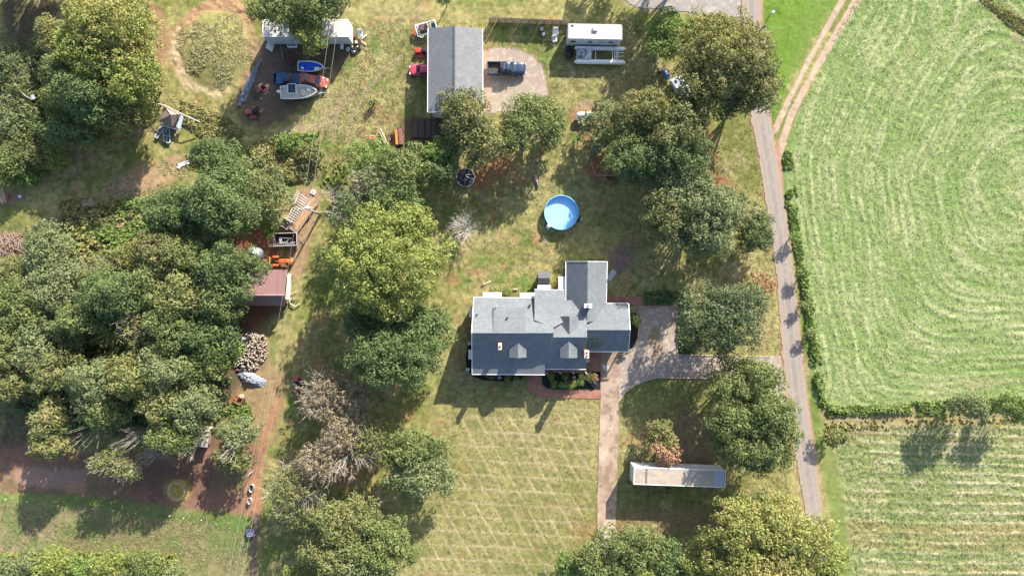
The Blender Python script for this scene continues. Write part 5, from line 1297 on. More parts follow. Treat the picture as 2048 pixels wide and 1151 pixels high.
WG = M('boat_white', (.76, .76, .74), .35, .06, 2, dirt=((.5, .48, .44), 2.5, .63)); CREAM = M('boat_cream', (.62, .55, .45), .6, .12, 3); BLUE = M('tarp_blue', (.012, .085, .52), .5, .25, 2.5, bmp=.5)
r, z0, w_ = boat('small white boat with a bright blue tarp heaped inside', 622, 133.5, -.03, 3.9, 1.6, .55, WG, BLUE, h=.9)
t = MB(); rs_ = np.random.RandomState(4); nx_, ny_ = 26, 12; vs = []
for i in range(nx_):
    for j in range(ny_):
        u_, v_ = i / (nx_ - 1), j / (ny_ - 1) * 2 - 1; xx = -1.75 + 2.6 * u_; yy = v_ * .68 * (1 - .25 * max(0, u_ - .7) / .3)
        vs.append((xx, yy, 1.02 + .10 * math.sin(xx * 5 + yy * 3) * math.cos(yy * 6 - xx * 2) + .07 * rs_.rand() - .12 * abs(v_) ** 3))
t.add(vs, [(i * ny_ + j, (i + 1) * ny_ + j, (i + 1) * ny_ + j + 1, i * ny_ + j + 1) for i in range(nx_ - 1) for j in range(ny_ - 1)], True); t.build('tarp', BLUE, r)
MB().box(1.0, -.35, 1.12, .75, .5, .06, rz=.15).build('hatch', WG, r); MB().box(-1.25, -.35, 1.15, .35, .3, .3).build('seat', WG, r)
r, z0, w_ = boat('larger white motor boat on a trailer with a dark square canopy over its console', 598, 184, .04, 5.6, 2.15, .85, WG, CREAM, h=1.3, z0=.6)
cn = MB()
for sx in (-1, 1):
    for sy in (-1, 1): cn.tube([(-.75 + sx * .62, sy * .7 + .25, 1.3), (-.75 + sx * .55, sy * .62 + .25, 2.35)], .03, 5)
for sx in (-1, 1): cn.box(-.75 + sx * .62, .25, 2.38, .07, 1.5, .07)
for sy in (-1, 1): cn.box(-.75, .25 + sy * .72, 2.38, 1.3, .07, .07)
cn.build('canopy_frame', WG, r); MB().box(-.75, .25, 2.36, 1.1, 1.3, .05).build('canopy', M('navy_canvas', (.03, .055, .085), .8, .2, 3), r)
MB().bbox(-.75, .2, 1.35, .7, .6, .8, .08).build('console', WG, r); MB().bbox(.55, 0, 1.15, .7, .9, .25, .06).build('seat', CREAM, r); MB().bbox(1.45, .35, 1.2, .6, .5, .25, .06).build('seat', WG, r)
m = MB(); m.ell(-3.1, .15, 1.45, .34, .24, .28, 12, 8); m.box(-3.05, .15, .85, .22, .18, .9); m.build('outboard_motor', WG, r)

# ---- long trailers
def box_trailer(name, label, X, Y, L, Wd, z0, z1, rz, roofm, sidem, h, cat='trailer', ribs=24, wheels_at=(-.36, -.28), nose=None):
    x, y = W(X, Y, h); r = thing(name, label, cat, (x, y, 0), rz=rz)
    MB().box(0, 0, (z0 + z1) / 2, L, Wd, z1 - z0).build('body', sidem, r)
    MB().box(0, 0, z1 + .03, L - .16, Wd - .16, .05).build('roof', roofm, r)
    e = MB()
    for sy in (-1, 1): e.box(0, sy * (Wd / 2 - .03), z1 + .03, L + .04, .1, .1)
    for sx in (-1, 1): e.box(sx * (L / 2 - .03), 0, z1 + .03, .1, Wd - .1, .1)
    e.build('roof_rail', TRIM, r)
    rb = MB()
    for sy in (-1, 1):
        rb = MB()
        for i in range(ribs): rb.box(-L / 2 + L * (i + .5) / ribs, sy * (Wd / 2 + .012), (z0 + z1) / 2, .05, .03, z1 - z0 - .1)
        rb.build('side_rib', M('rib_grey', (.48, .5, .53), .5, .1, 3), r)  # ribs a slightly darker grey than the trailer sides
    for sy in (-1, 1): MB().box(-L / 2 - .02, sy * Wd / 4, (z0 + z1) / 2, .05, Wd / 2 - .06, z1 - z0 - .1).build('door', sidem, r)
    wheels(r, [(L * f, sy * (Wd / 2 - .16)) for f in wheels_at for sy in (-1, 1)], .45, .28)
    l = MB()
    for sy in (-1, 1): l.box(L * .32, sy * .7, z0 / 2, .14, .14, z0)
    l.build('landing_leg', DARKM, r)
    return r
TRW = M('trailer_white', (.52, .54, .56), .45, .07, 2, dirt=((.42, .42, .42), 1.8, .63)); TRR = M('trailer_roof_dirty', (.34, .29, .245), .7, .2, .8, dirt=((.42, .34, .24), .9, .5), stretch=(.5, 2, 1))
r = box_trailer('box_trailer', 'long dirty white box trailer parked across the shaded front yard', 1359, 953.5, 13.75, 2.55, 1.0, 4.05, -.035, TRR, TRW, 4.0)
MB().box(-5.0, 0, 4.13, .25, 2.3, .03).build('roof_patch', M('roof_patch_dark', (.14, .13, .14), .7, .2), r); MB().box(5.9, 0, 4.13, 1.5, 2.3, .03).build('roof_panel', M('roof_panel_pale', (.34, .37, .43), .5, .1), r)
r = box_trailer('storage_trailer', 'long white storage trailer half hidden under the green tree', 611, 56.5, 12.9, 2.6, .6, 3.6, 0, M('trailer_roof_white', (.46, .45, .43), .5, .08, 1.2, dirt=((.35, .33, .33), 1.3, .58)), TRW, 3.6, ribs=40)
# ---- camper
x, y = W(1190, 64, 3.0); r = thing('camper', 'long white camper van body with a square roof vent beside the slatted fence', 'camper', (x, y, 0), rz=-.02)
CR = M('camper_roof', (.46, .44, .41), .5, .08, 1.5, dirt=((.27, .25, .235), 1.4, .6))
MB().bbox(0, 0, 1.75, 8.3, 2.4, 2.5, .12).build('body', TRW, r); MB().bbox(0, .02, 3.03, 8.15, 2.3, .08, .04).build('roof', CR, r)
MB().bbox(0.0, .35, 3.22, .75, .6, .32, .05).build('roof_vent', TRIM, r); MB().box(-3.45, .85, 3.09, .4, .25, .04).build('roof_hatch', DARKM, r)
for xx, w2 in ((-3.2, .7), (-.6, .6), (2.6, .7)): f = MB().box(xx, -1.215, 2.1, w2, .04, .55).build('window', GLASS, r)
MB().box(.9, -1.22, 1.7, .7, .04, 1.8).build('door', TRW, r); MB().box(.9, -1.25, 2.2, .35, .02, .35).build('door_window', GLASS, r)
wheels(r, [(a, sy * 1.05) for a in (-.4, .5) for sy in (-1, 1)], .33, .2); MB().tube([(4.1, 0, .5), (5.0, 0, .5)], .05, 5).build('hitch', DARKM, r)
# ---- pontoon boat frame
x, y = W(1200, 110, .9); r = thing('pontoon_boat', 'stripped pontoon boat with two long white floats and open ladder-like frame', 'pontoon boat', (x, y, 0), rz=-.02)
for sy in (-1, 1):
    MB().tube([(-3.9, sy * 1.05, .7), (-3.5, sy * 1.05, .7), (3.2, sy * 1.05, .7), (3.7, sy * 1.05, .78), (4.0, sy * 1.05, .86)], [.2, .32, .32, .25, .05], 12).build('float', WG, r)
    MB().box(0, sy * 1.0, 1.08, 7.2, .42, .08).build('side_deck', WG, r)
f = MB()
for xx in (-3.5, -2.6, -1.4, -.7, 1.9, 2.2, 2.5, 2.75): MB().box(xx, 0, 1.02, .1, 2.1, .09).build('cross_beam', TRIM, r)
for yy, a in ((.35, 0), (-.25, .12)): MB().box(2.9, yy, 1.09, 1.5, .07, .05, rz=a).build('rail', TRIM, r)
MB().box(-2.6, 0, 1.1, 2.2, 1.7, .05).build('deck', M('deck_grey', (.30, .30, .29), .8, .3, 3), r)
MB().ring(-2.9, .15, 1.2, .42, .06, 24, 6).build('life_ring', TRIM, r)
h_ = MB(); rs_ = np.random.RandomState(3)
for k in range(6): h_.tube([(-2.3 + k * .13, -.8, 1.15 + .05 * k), (-1.9 + .1 * k, 0, 1.5 + .08 * math.sin(k)), (-2.2 + k * .12, .95, 1.3)], .04, 5)
h_.tube([(-2.4, -.7, 1.3), (-1.5, -.2, 1.45), (-1.2, .4, 1.4), (-1.9, 1.2, 1.5)], .05, 5); h_.build('hoses', TRIM, r)
MB().box(-3.0, -.4, 1.2, .5, .35, .15).build('bin', M('green_plastic', (.02, .16, .12), .5, .2), r)
# small white skiff-like box body near the oak
x, y = W(1362, 172, 1.2); r = thing('box_skiff', 'white boxy fishing skiff with a square bow lying beside the great olive tree', 'skiff', (x, y, 0), rz=2.15)
SKF = M('skiff_grey', (.40, .44, .50), .5, .1, 2)
MB().bbox(0, 0, .75, 3.3, 1.9, .7, .1).build('hull', TRW, r); MB().box(.1, 0, 1.12, 2.9, 1.55, .04).build('deck', SKF, r); MB().bbox(-.2, .1, 1.35, .6, .5, .4, .06).build('console', TRIM, r); MB().box(1.0, .3, 1.16, .5, .4, .05).build('well', DARKM, r)
h_ = MB(); h_.box(1.2, -.55, 1.2, .5, .3, .12); h_.box(.4, -.7, 1.2, .8, .12, .1); h_.build('rail', TRIM, r)
h_ = MB(); h_.ell(-1.9, 0, 1.1, .3, .22, .25, 10, 6); h_.build('motor', TRIM, r)
# ================================================================ YARD, MACHINERY, SMALL THINGS
ORANGE = paint('tractor_orange', (.62, .12, .03), .45, .12); REDM = paint('machine_red', (.50, .05, .035), .4, .12); PINKM = M('faded_pink_metal', (.36, .09, .10), .7, .2, 4, dirt=((.25, .18, .16), 4, .6))
BLK = M('black_plastic', (.02, .02, .022), .6, .2); CLEARW = M('white_plastic', (.70, .70, .68), .4, .08, 3, dirt=((.5, .48, .42), 3, .64))
POOLB = M('pool_liner', (.03, .36, .75), .35, .1, 1.5); YEL = M('yellow_paint', (.55, .30, .06), .6, .2, 3)

# ---- pool
x, y = W(1122, 426, .4); r = thing('swimming_pool', 'round above-ground pool with bright blue liner on the back lawn', 'pool', (x, y, 0))
RP = 2.62
b = MB(); n = 48; vs = []; 
for z, R in ((0, RP + .03), (1.15, RP + .03), (1.15, RP - .05), (.1, RP - .05)): vs += [(R * math.cos(2 * math.pi * k / n), R * math.sin(2 * math.pi * k / n), z) for k in range(n)]
fs = [(i * n + k, i * n + (k + 1) % n, (i + 1) * n + (k + 1) % n, (i + 1) * n + k) for i in range(3) for k in range(n)]; b.add(vs, fs, True); b.build('pool_wall', POOLB, r)
MB().ring(0, 0, 1.17, RP - .01, .055, 48, 6).build('rim', M('pool_rim', (.25, .55, .85), .3, .05), r)
b = MB(); b.add([((RP - .06) * math.cos(2 * math.pi * k / n), (RP - .06) * math.sin(2 * math.pi * k / n), .5) for k in range(n)], [tuple(range(n))]); b.build('pool_floor', M('pool_floor', (.50, .74, .92), .4, .08, 1.2), r)
m, nt_, bs, out = _mat('pool_water'); bs.inputs['Base Color'].default_value = (.55, .85, 1, 1); bs.inputs['Roughness'].default_value = .03; bs.inputs['IOR'].default_value = 1.33; bs.inputs['Transmission Weight'].default_value = 1.0
tr_ = nt_.nodes.new('ShaderNodeBsdfTransparent'); tr_.inputs[0].default_value = (.80, .93, 1, 1); gl_ = nt_.nodes.new('ShaderNodeBsdfGlossy'); gl_.inputs['Roughness'].default_value = .05; mx_ = nt_.nodes.new('ShaderNodeMixShader')
mx_.inputs[0].default_value = .05; nt_.links.new(tr_.outputs[0], mx_.inputs[1]); nt_.links.new(gl_.outputs[0], mx_.inputs[2]); nt_.links.new(mx_.outputs[0], out.inputs[0])
b = MB(); b.add([((RP - .06) * math.cos(2 * math.pi * k / n), (RP - .06) * math.sin(2 * math.pi * k / n), .66) for k in range(n)], [tuple(range(n))]); b.build('water', m, r)
x, y = W(1098, 451, .6); l = thing('pool_ladder', 'white A-frame ladder hooked over the lower left rim of the pool', 'ladder', (x, y, 0), rz=math.radians(-128 + 180))
f = MB()
for sy in (-.25, .25): f.tube([(-.55, sy, 0), (-.15, sy, 1.45), (.15, sy, 1.45), (.5, sy, .2)], .03, 6)
for k in range(4): f.box(-.5 + .1 * k, 0, .25 + .3 * k, .1, .5, .04)
f.build('frame', TRIM, l); MB().box(0, 0, 1.45, .42, .55, .05).build('top_step', TRIM, l)
x, y = W(1159, 437, .3); l = thing('pool_pump', 'dark pump and filter standing at the right side of the pool', 'pump', (x, y, 0), rz=.9)
MB().cyl(0, .1, 0, .65, .2, 14).build('filter_tank', BLK, l); MB().bbox(-.45, .0, .2, .5, .28, .3, .05).build('motor', BLK, l); MB().tube([(0, .1, .6), (-.2, .5, .7), (-.4, .7, .9)], .035, 6).build('hose', CLEARW, l); MB().box(.1, -.3, .5, .3, .14, .04).build('lid', CLEARW, l)
# ---- trampoline
x, y = W(931, 355, .6); r = thing('trampoline', 'round dark trampoline at the foot of the trees', 'trampoline', (x, y, 0))
MB().ring(0, 0, .72, 1.40, .045, 36, 6).build('rim', M('rim_grey', (.35, .37, .42), .4, .15), r)
b = MB(); b.add([(1.36 * math.cos(2 * math.pi * k / 36), 1.36 * math.sin(2 * math.pi * k / 36), .70) for k in range(36)] , [tuple(range(36))]); b.build('mat', M('trampoline_mat', (.014, .018, .03), .7, .3), r)
for k in range(6):
    a = k * math.pi / 3; MB().tube([(1.4 * math.cos(a), 1.4 * math.sin(a), .7), (1.3 * math.cos(a), 1.3 * math.sin(a), 0)], .03, 5).build('leg', METAL, r)
x, y = W(938, 352, .8); l = thing('pole_frame', 'thin V-shaped white pole frame lying on the trampoline', 'frame', (x, y, 0)); MB().tube([(.85, .35, .78), (-.5, .15, .80), (-.45, -.05, .80), (.7, -.5, .78)], .03, 6).build('tube', CLEARW, l)
# ---- gas tank
x, y = W(1172, 230, .9); r = thing('gas_tank', 'white horizontal gas tank half under the feathery tree', 'gas tank', (x, y, 0), rz=.03)
MB().tube([(-1.5, 0, .85), (-1.42, 0, .85), (-1.25, 0, .85), (1.25, 0, .85), (1.42, 0, .85), (1.5, 0, .85)], [.1, .32, .48, .48, .32, .1], 20).build('vessel', TRIM, r)
for sx in (-.8, .8): MB().box(sx, 0, .22, .15, .7, .45).build('foot', TRIM, r)
MB().ell(0, 0, 1.35, .18, .18, .16, 10, 5, True).build('dome', CLEARW, r)
x, y = W(1161, 245, .5); r = thing('gas_bottle_rack', 'pair of small white bottles beside the gas tank', 'bottles', (x, y, 0))
for k in (-.3, .35): MB().tube([(k, 0, 0), (k, 0, .7), (k, 0, .85)], [.17, .17, .05], 12).build('bottle', CLEARW, r)
# ---- swing pole / clothes line with cross bar
x, y = W(1156, 248, 0); r = thing('clothes_pole', 'thin leaning clothes pole with a cross bar left of the gas tank', 'pole', (x, y, 0)); MB().tube([(0, 0, 0), (-.2, .1, 2.2)], .05, 6).build('post', WOOD, r); MB().tube([(-.9, .3, 2.15), (.7, -.1, 2.2)], .04, 6).build('cross_bar', WOOD, r)
# ---- dog run
x, y = W(1200, 330, 0); r = thing('dog_run', 'wire pen with rusty rails round red earth under the grove', 'pen', (x, y, 0))
P_ = [(1170, 300), (1178, 318), (1190, 352), (1245, 352), (1250, 300)]
pts = [Vector((*W(*p), 0)) for p in P_]; f = MB(); w2 = MB()
for a, b_ in zip(pts[:-1], pts[1:]):
    d = b_ - a; k = max(2, int(d.length / 1.5))
    for i in range(k + 1): q = a + d * i / k; f.tube([(q.x, q.y, 0), (q.x, q.y, 1.3)], .035, 5)
    for z in (.3, .8, 1.28): w2.tube([(a.x, a.y, z), (b_.x, b_.y, z)], .025, 4)
f.build('post', RUST, r, world=True); w2.build('rail', M('pink_rail', (.36, .22, .2), .8, .2), r, world=True)
for X, Y, s_ in ((1219, 355, .38), (1233, 356, .32)):
    x, y = W(X, Y); o = thing('tyre', 'old tyre leaning outside the wire pen, ' + ('the left one' if X < 1225 else 'the right one'), 'tyre', (x, y, 0)); MB().ring(0, 0, .12, s_, .11, 20, 8).build('tread', M('brown_tyre', (.09, .05, .04), .9, .3), o)
x, y = W(1196, 290, 1); o = thing('dog_house', 'small grey roofed kennel at the top of the wire pen', 'kennel', (x, y, 0)); MB().box(0, 0, .45, .9, 1.1, .9).build('wall', WOOD, o); q = MB(); q.poly3([(-.6, -.7, .9), (0, -.7, 1.25), (0, .7, 1.25), (-.6, .7, .9)], .05); q.poly3([(0, -.7, 1.25), (.6, -.7, .9), (.6, .7, .9), (0, .7, 1.25)], .05); q.build('roof', M('grey_sheet', (.30, .30, .32), .6, .25, 2), o)
# ---- log and branches on the lawns
def log_(X, Y, L, r_, rz, label, mat=WOODL, name='log', cat='log', h=.15):
    x, y = W(X, Y); o = thing(name, label, cat, (x, y, 0), rz=rz); MB().tube([(-L / 2, 0, r_), (-L * .1, .06, r_ * 1.1), (L / 2, -.03, r_)], [r_, r_ * 1.1, r_ * .8], 9).build('stem', mat, o); MB().tube([(-L * .1, .05, r_ * 1.3), (-L * .3, .35, r_ * 1.6)], r_ * .5, 6).build('stub', mat, o)
log_(1073, 363, 1.9, .2, -1.3, 'short pale log lying alone on the lawn above the pool', M('pink_log', (.36, .26, .22), .85, .25, 4))
log_(973, 567, 1.7, .09, .55, 'grey broken branch on the grass north of the house'); log_(1030, 579, .8, .12, .3, 'stub of orange wood beside the north wall of the house', WOODL)
log_(1090, 480, 2.2, .05, -1.0, 'thin dry stick on the lawn south of the pool', WOODL, 'stick', 'stick')
# ---- utility poles and wires
def pole(label, bx, by, H_, rz, lamp=True):
    x, y = W(bx, by); r = thing('utility_pole', label, 'utility pole', (x, y, 0), rz=rz)
    MB().tube([(0, 0, 0), (0, 0, H_)], [.17, .11], 10).build('shaft', M('pole_wood', (.36, .32, .28), .85, .2, 3), r)
    MB().box(0, 0, H_ - .5, 2.2, .12, .12).build('cross_arm', WOODL, r)
    i_ = MB()
    for k in (-.95, 0, .95): i_.cyl(k, 0, H_ - .44, H_ - .22, .06, 8)
    i_.build('insulator', CLEARW, r)
    if lamp: MB().tube([(.15, .1, H_ - 1.6), (.15, .1, H_ - .8)], .28, 12).build('transformer', TRIM, r)
    return Vector((x, y, H_))
PA = pole('wooden utility pole leaning into view beside the pallet stack', 641, 428, 8.2, .1)
PB = pole('wooden utility pole at the top edge whose shadow crosses the storage trailer', 706, -14, 8.2, .1, False)
PC = pole('wooden utility pole just beyond the bottom edge that ends the three wires', 497, 1175, 8.2, .1, False)
WIRE = M('wire', (.34, .33, .30), .5, .1)
def span(a, b_, off, name='power_line', label='', sag=1.0, r_=.016):
    mb = MB(); pts = []
    for i in range(25):
        t = i / 24; p = a.lerp(b_, t); p = p + Vector((off, 0, -.24 - 4 * sag * t * (1 - t))); pts.append(p)
    mb.tube(pts, r_, 5); return tag(mb.build(name, WIRE), label, 'power line')
span(PA, PC, -.95, label='leftmost of the three wires running down from the pallet stack to the bottom edge'); span(PA, PC, 0, label='middle one of the three wires running down from the pallet stack to the bottom edge'); span(PA, PC, .95, label='rightmost of the three wires running down from the pallet stack to the bottom edge')
span(PA, PB, -.5, label='left one of the two wires crossing the boats and the storage trailer'); span(PA, PB, .6, label='right one of the two wires crossing the boats and the storage trailer')
# ---- slatted fence and its leaning yellow pole
x, y = W(1055, 47); r = thing('slatted_fence', 'long weathered slatted wooden fence from the garage to the camper', 'fence', (x, y, 0))
fa, fb = Vector((*W(979, 44), 0)), Vector((*W(1136, 50), 0)); d = fb - fa; s = MB(); rs_ = np.random.RandomState(8)
k = 150
for i in range(k):
    q = fa + d * (i + .5) / k; s.box(q.x, q.y + .02 * rs_.randn(), .95 + .03 * rs_.randn(), d.length / k * .8, .03, 1.9, rz=math.atan2(d.y, d.x))
s.build('slat_panel', WOOD, r, world=True); s = MB()
for i in range(11): q = fa + d * i / 10; s.box(q.x, q.y - .08, 1.0, .12, .12, 2.0)
s.build('post', WOOD, r, world=True); s = MB()
for z in (.4, 1.0, 1.6): s.tube([(fa.x, fa.y - .06, z), (fb.x, fb.y - .06, z)], .05, 4)
s.build('rail', WOODL, r, world=True)
s = MB(); s.tube([Wv(972, 82, .1), Wv(983, 62, .2), Wv(994, 39, 2.0)], .06, 6); x, y = W(983, 62); o = thing('yellow_pole', 'long yellow pole leaning on the left end of the slatted fence', 'pole', (x, y, 0)); s.build('shaft', M('straw_yellow', (.60, .45, .18), .8, .1), o, world=True)
# ---- raised garden beds
for i, X in enumerate((830, 843, 856, 868, 880)):
    x, y = W(X, 257); o = thing('garden_bed', ('first', 'second', 'third', 'fourth', 'fifth')[i] + ' dark raised garden bed counted from the rusty implements', 'garden bed', (x, y, 0), group='raised garden beds'); b = MB()
    for sx in (-1, 1): b.box(sx * .42, 0, .15, .06, 2.9, .36)
    for sy in (-1, 1): b.box(0, sy * 1.45, .15, .8, .06, .36)
    b.build('edging', M('bed_board', (.10, .07, .055), .9, .3), o); MB().box(0, 0, .1, .78, 2.84, .3).build('soil', M('bed_soil', (.11, .075, .06), .95, .35, 7, bmp=.9), o)
# ---- rusty implements
x, y = W(797, 275, .5); r = thing('hay_rake', 'rusty brown seed drill with an orange-lidded hopper beside the garden beds', 'farm implement', (x, y, 0), rz=.08)
MB().bbox(.35, 0, .75, .6, 2.5, .6, .08).build('hopper', M('brown_hopper', (.20, .085, .08), .7, .3, 4), r); q = MB(); q.box(-.25, 0, .85, .42, 2.3, .12); q.build('lid', M('orange_rust', (.45, .20, .05), .7, .3, 5, dirt=((.15, .07, .04), 5, .6)), r)
q = MB()
for k in range(9): q.box(-.62, -1.1 + k * .27, .5, .5, .05, .5)
q.box(0, 1.35, .55, 1.7, .08, .08); q.box(0, -1.35, .55, 1.7, .08, .08); q.tube([(0, -1.4, .5), (0, -2.0, .45)], .08, 5); q.build('frame', RUST, r); wheels(r, [(.3, 1.35), (.3, -1.35)], .4, .14)
x, y = W(767, 274, .5); r = thing('timber_beams', 'two pale weathered beams propped beside the red tub', 'timber', (x, y, 0), rz=-1.15); MB().box(0, .15, .35, 2.9, .2, .16).build('beam', WOODL, r); MB().box(.2, -.18, .3, 2.5, .12, .14, rz=.05).build('beam', M('cream_timber', (.60, .50, .36), .8, .2, 3), r)
x, y = W(781, 272, .3); r = thing('harrow', 'low rusty harrow frame between the beams and the seed drill', 'farm implement', (x, y, 0), rz=.3); q = MB(); rs_ = np.random.RandomState(5)
for k in range(16): a, b_ = rs_.rand(2) * 1.4 - .7, rs_.rand(2) * 1.4 - .7; q.tube([(a[0], a[1] * 1.3, .1 + .3 * rs_.rand()), (b_[0], b_[1] * 1.3, .1 + .5 * rs_.rand())], .04, 4)
q.build('bars', M('brown_bars', (.28, .18, .13), .9, .3), r)
x, y = W(746, 278, .5); r = thing('wheelbarrow', 'red tub with a pale rim at the left end of the rusty implements', 'tub', (x, y, 0), rz=.15); q = MB(); q.box(0, 0, .42, .75, 1.0, .3, tx=1.15, ty=1.15); q.build('rim', M('peach_rim', (.62, .38, .30), .6, .1), r); MB().box(0, 0, .58, .66, .9, .03).build('tray', M('tub_red', (.62, .03, .02), .5, .15), r)
for sx in (-.3, .3): MB().box(sx, -.3, .14, .06, .06, .28).build('leg', DARKM, r)
x, y = W(757, 286, .3); r = thing('blue_drum', 'pale teal drum under the lime-green tree edge', 'drum', (x, y, 0)); MB().cyl(0, 0, 0, .6, .38, 16).build('body', M('teal_plastic', (.25, .40, .42), .6, .15), r); MB().ring(0, 0, .6, .36, .03, 18, 5).build('rim', METAL, r)
# ---- west of garage: white bucket lift trailer, red mower
x, y = W(853, 56, .8); r = thing('car_hauler', 'white tubular trailer frame with a dark engine block at the garage corner', 'trailer', (x, y, 0), rz=.28)
f = MB()
for sy in (-1, 1): f.box(0, sy * .85, .75, 3.3, .16, .14)
for xx in (-1.6, -1.25, .3, .75, 1.55): f.box(xx, 0, .76, .14, 1.7, .1)
f.box(-1.2, -1.1, .75, .5, .16, .12, rz=-.6); f.box(-.85, -1.05, .75, .5, .16, .12, rz=.8); f.build('frame', TRIM, r); MB().bbox(-.5, .1, 1.0, 1.2, 1.1, .6, .12).build('engine', M('maroon_metal', (.11, .06, .07), .8, .3, 5), r); MB().bbox(1.15, -.1, .85, .6, 1.1, .4, .1).build('toolbox', M('navy_box', (.03, .045, .07), .5, .2), r)
wheels(r, [(.2, .95), (.2, -.95)], .33, .2); MB().box(-2.0, 0, .7, .2, 1.2, .2).build('bumper', REDM, r)
def mower(label, X, Y, rz, body=REDM, s=1.0, cat='riding mower', name='riding_mower'):
    x, y = W(X, Y, .5); r = thing(name, label, cat, (x, y, 0), rz=rz)
    MB().bbox(-.5 * s, 0, .62, .85 * s, .62 * s, .45, .1).build('hood', body, r); MB().bbox(.4 * s, 0, .55, .9 * s, .8 * s, .25, .08).build('fender', BLK, r); MB().bbox(.35 * s, 0, .85, .45 * s, .5 * s, .3, .08).build('seat', BLK, r)
    MB().ring(0, 0, 1.0, .17 * s, .02, 16, 5).build('steering_wheel', BLK, r); MB().bbox(-.1 * s, -.25 * s, .22, .9 * s, 1.1 * s, .16, .06).build('mower_deck', body, r)
    wheels(r, [(.5 * s, .42 * s), (.5 * s, -.42 * s)], .27 * s, .2 * s); wheels(r, [(-.6 * s, .36 * s), (-.6 * s, -.36 * s)], .19 * s, .14 * s); return r
mower('small red riding mower in the shade between the two garage-side vehicles', 844, 102, 0, s=1.15)
mower('dark riding mower with a bright seat left of the pontoon boat', 1137, 104, 1.6, body=BLK, s=1.0); MB
x, y = W(1129, 94, .4); o = thing('leaning_sheet', 'small grey-green sheet of metal beside the dark riding mower', 'metal sheet', (x, y, 0), rz=-.3); MB().box(0, 0, .35, .3, 1.0, .04, ry=.7).build('sheet', METAL, o)
mower('maroon tractor lying at the south end of the blue metal stack', 506, 223, .1, body=PINKM, s=1.25, cat='old mower')
mower('little maroon mower right of the blue metal stack', 524, 176, .9, body=PINKM, s=.65, cat='old mower')
# ---- stack of bluish metal sections
x, y = W(498, 168, .5); r = thing('tower_sections', 'long stack of bluish lattice metal sections on the west side of the yard', 'metal stack', (x, y, 0), rz=math.radians(66)); q = MB(); rs_ = np.random.RandomState(6)
for k in range(5):
    yy = -.4 + k * .2; L = 7.6 - abs(k - 2) * 1.2; z = .15 + .12 * (k % 2) + .15; o_ = rs_.randn() * .5
    for s1 in (-.07, .07): q.tube([(-L / 2 + o_, yy + s1, z), (L / 2 + o_, yy + s1 + .15, z)], .035, 4)
    for j in range(int(L * 1.2)): xx = -L / 2 + o_ + j / 1.2; q.tube([(xx, yy - .07, z), (xx + .4, yy + .09, z)], .025, 3)
q.build('sections', M('bluish_metal', (.24, .31, .40), .5, .2, 3, metal=.3), r); MB().tube([(3.6, .1, .3), (4.2, -.05, .35), (4.3, -.35, .3)], .09, 6).build('bent_end', M('bluish_metal', (.24, .31, .40)), r)
x, y = W(513, 190, .1); o = thing('ladder_rack', 'dark green metal rack on the ground below the little maroon mower', 'rack', (x, y, 0), rz=.1); q = MB()
for k in range(5): q.box(-.5 + .25 * k, 0, .2, .06, 1.7, .06)
for k in (-.7, 0, .7): q.box(0, k, .24, 1.2, .06, .06)
q.build('bars', M('dark_green_metal', (.02, .055, .04), .6, .3), o)
# ---- clutter in front of the storage trailer
x, y = W(584, 91, .4); o = thing('bath_tub', 'old white bath tub in front of the storage trailer', 'bath tub', (x, y, 0)); MB().bbox(0, 0, .35, 1.5, .6, .5, .12).build('tub', CLEARW, o); MB().bbox(0, 0, .605, 1.25, .4, .02, .008).build('bowl', M('bowl_grey', (.18, .19, .22), .5, .3), o)  # flat dark grey plate marks the inside of the tub
x, y = W(541, 88, .5); o = thing('white_awning', 'crumpled pale panels at the left end of the storage trailer', 'panels', (x, y, 0), rz=-.6); q = MB()
for k in range(4): q.box(.1 * k, -.25 * k, .4 + .05 * k, 1.2, .35, .04, rx=.3 - .15 * k)
q.build('panel', TRW, o)
MB
x, y = W(579, 116, .3); o = thing('rusty_sheet', 'rust-brown folded metal sheets lying in the shaded yard', 'metal sheets', (x, y, 0), rz=-.5); q = MB(); q.box(0, 0, .25, 1.7, 1.3, .05, rx=.12); q.box(.35, -.5, .36, 1.3, .9, .05, ry=.15, rx=.2, rz=.2); q.build('sheet', M('brown_sheet', (.10, .045, .035), .8, .35, 4), o)
x, y = W(563, 103, .2); o = thing('steel_pipe', 'thin grey pipe lying left of the rust-brown sheets', 'pipe', (x, y, 0), rz=-1.4); MB().tube([(-1.3, 0, .1), (1.3, 0, .12)], .04, 6).build('pipe', METAL, o)
x, y = W(683, 88, .9); o = thing('ramp', 'grey metal ramp leaning on the front of the storage trailer', 'ramp', (x, y, 0), rz=-.3); MB().box(0, 0, .5, .5, 1.3, .06, rx=.6).build('plate', METAL, o)
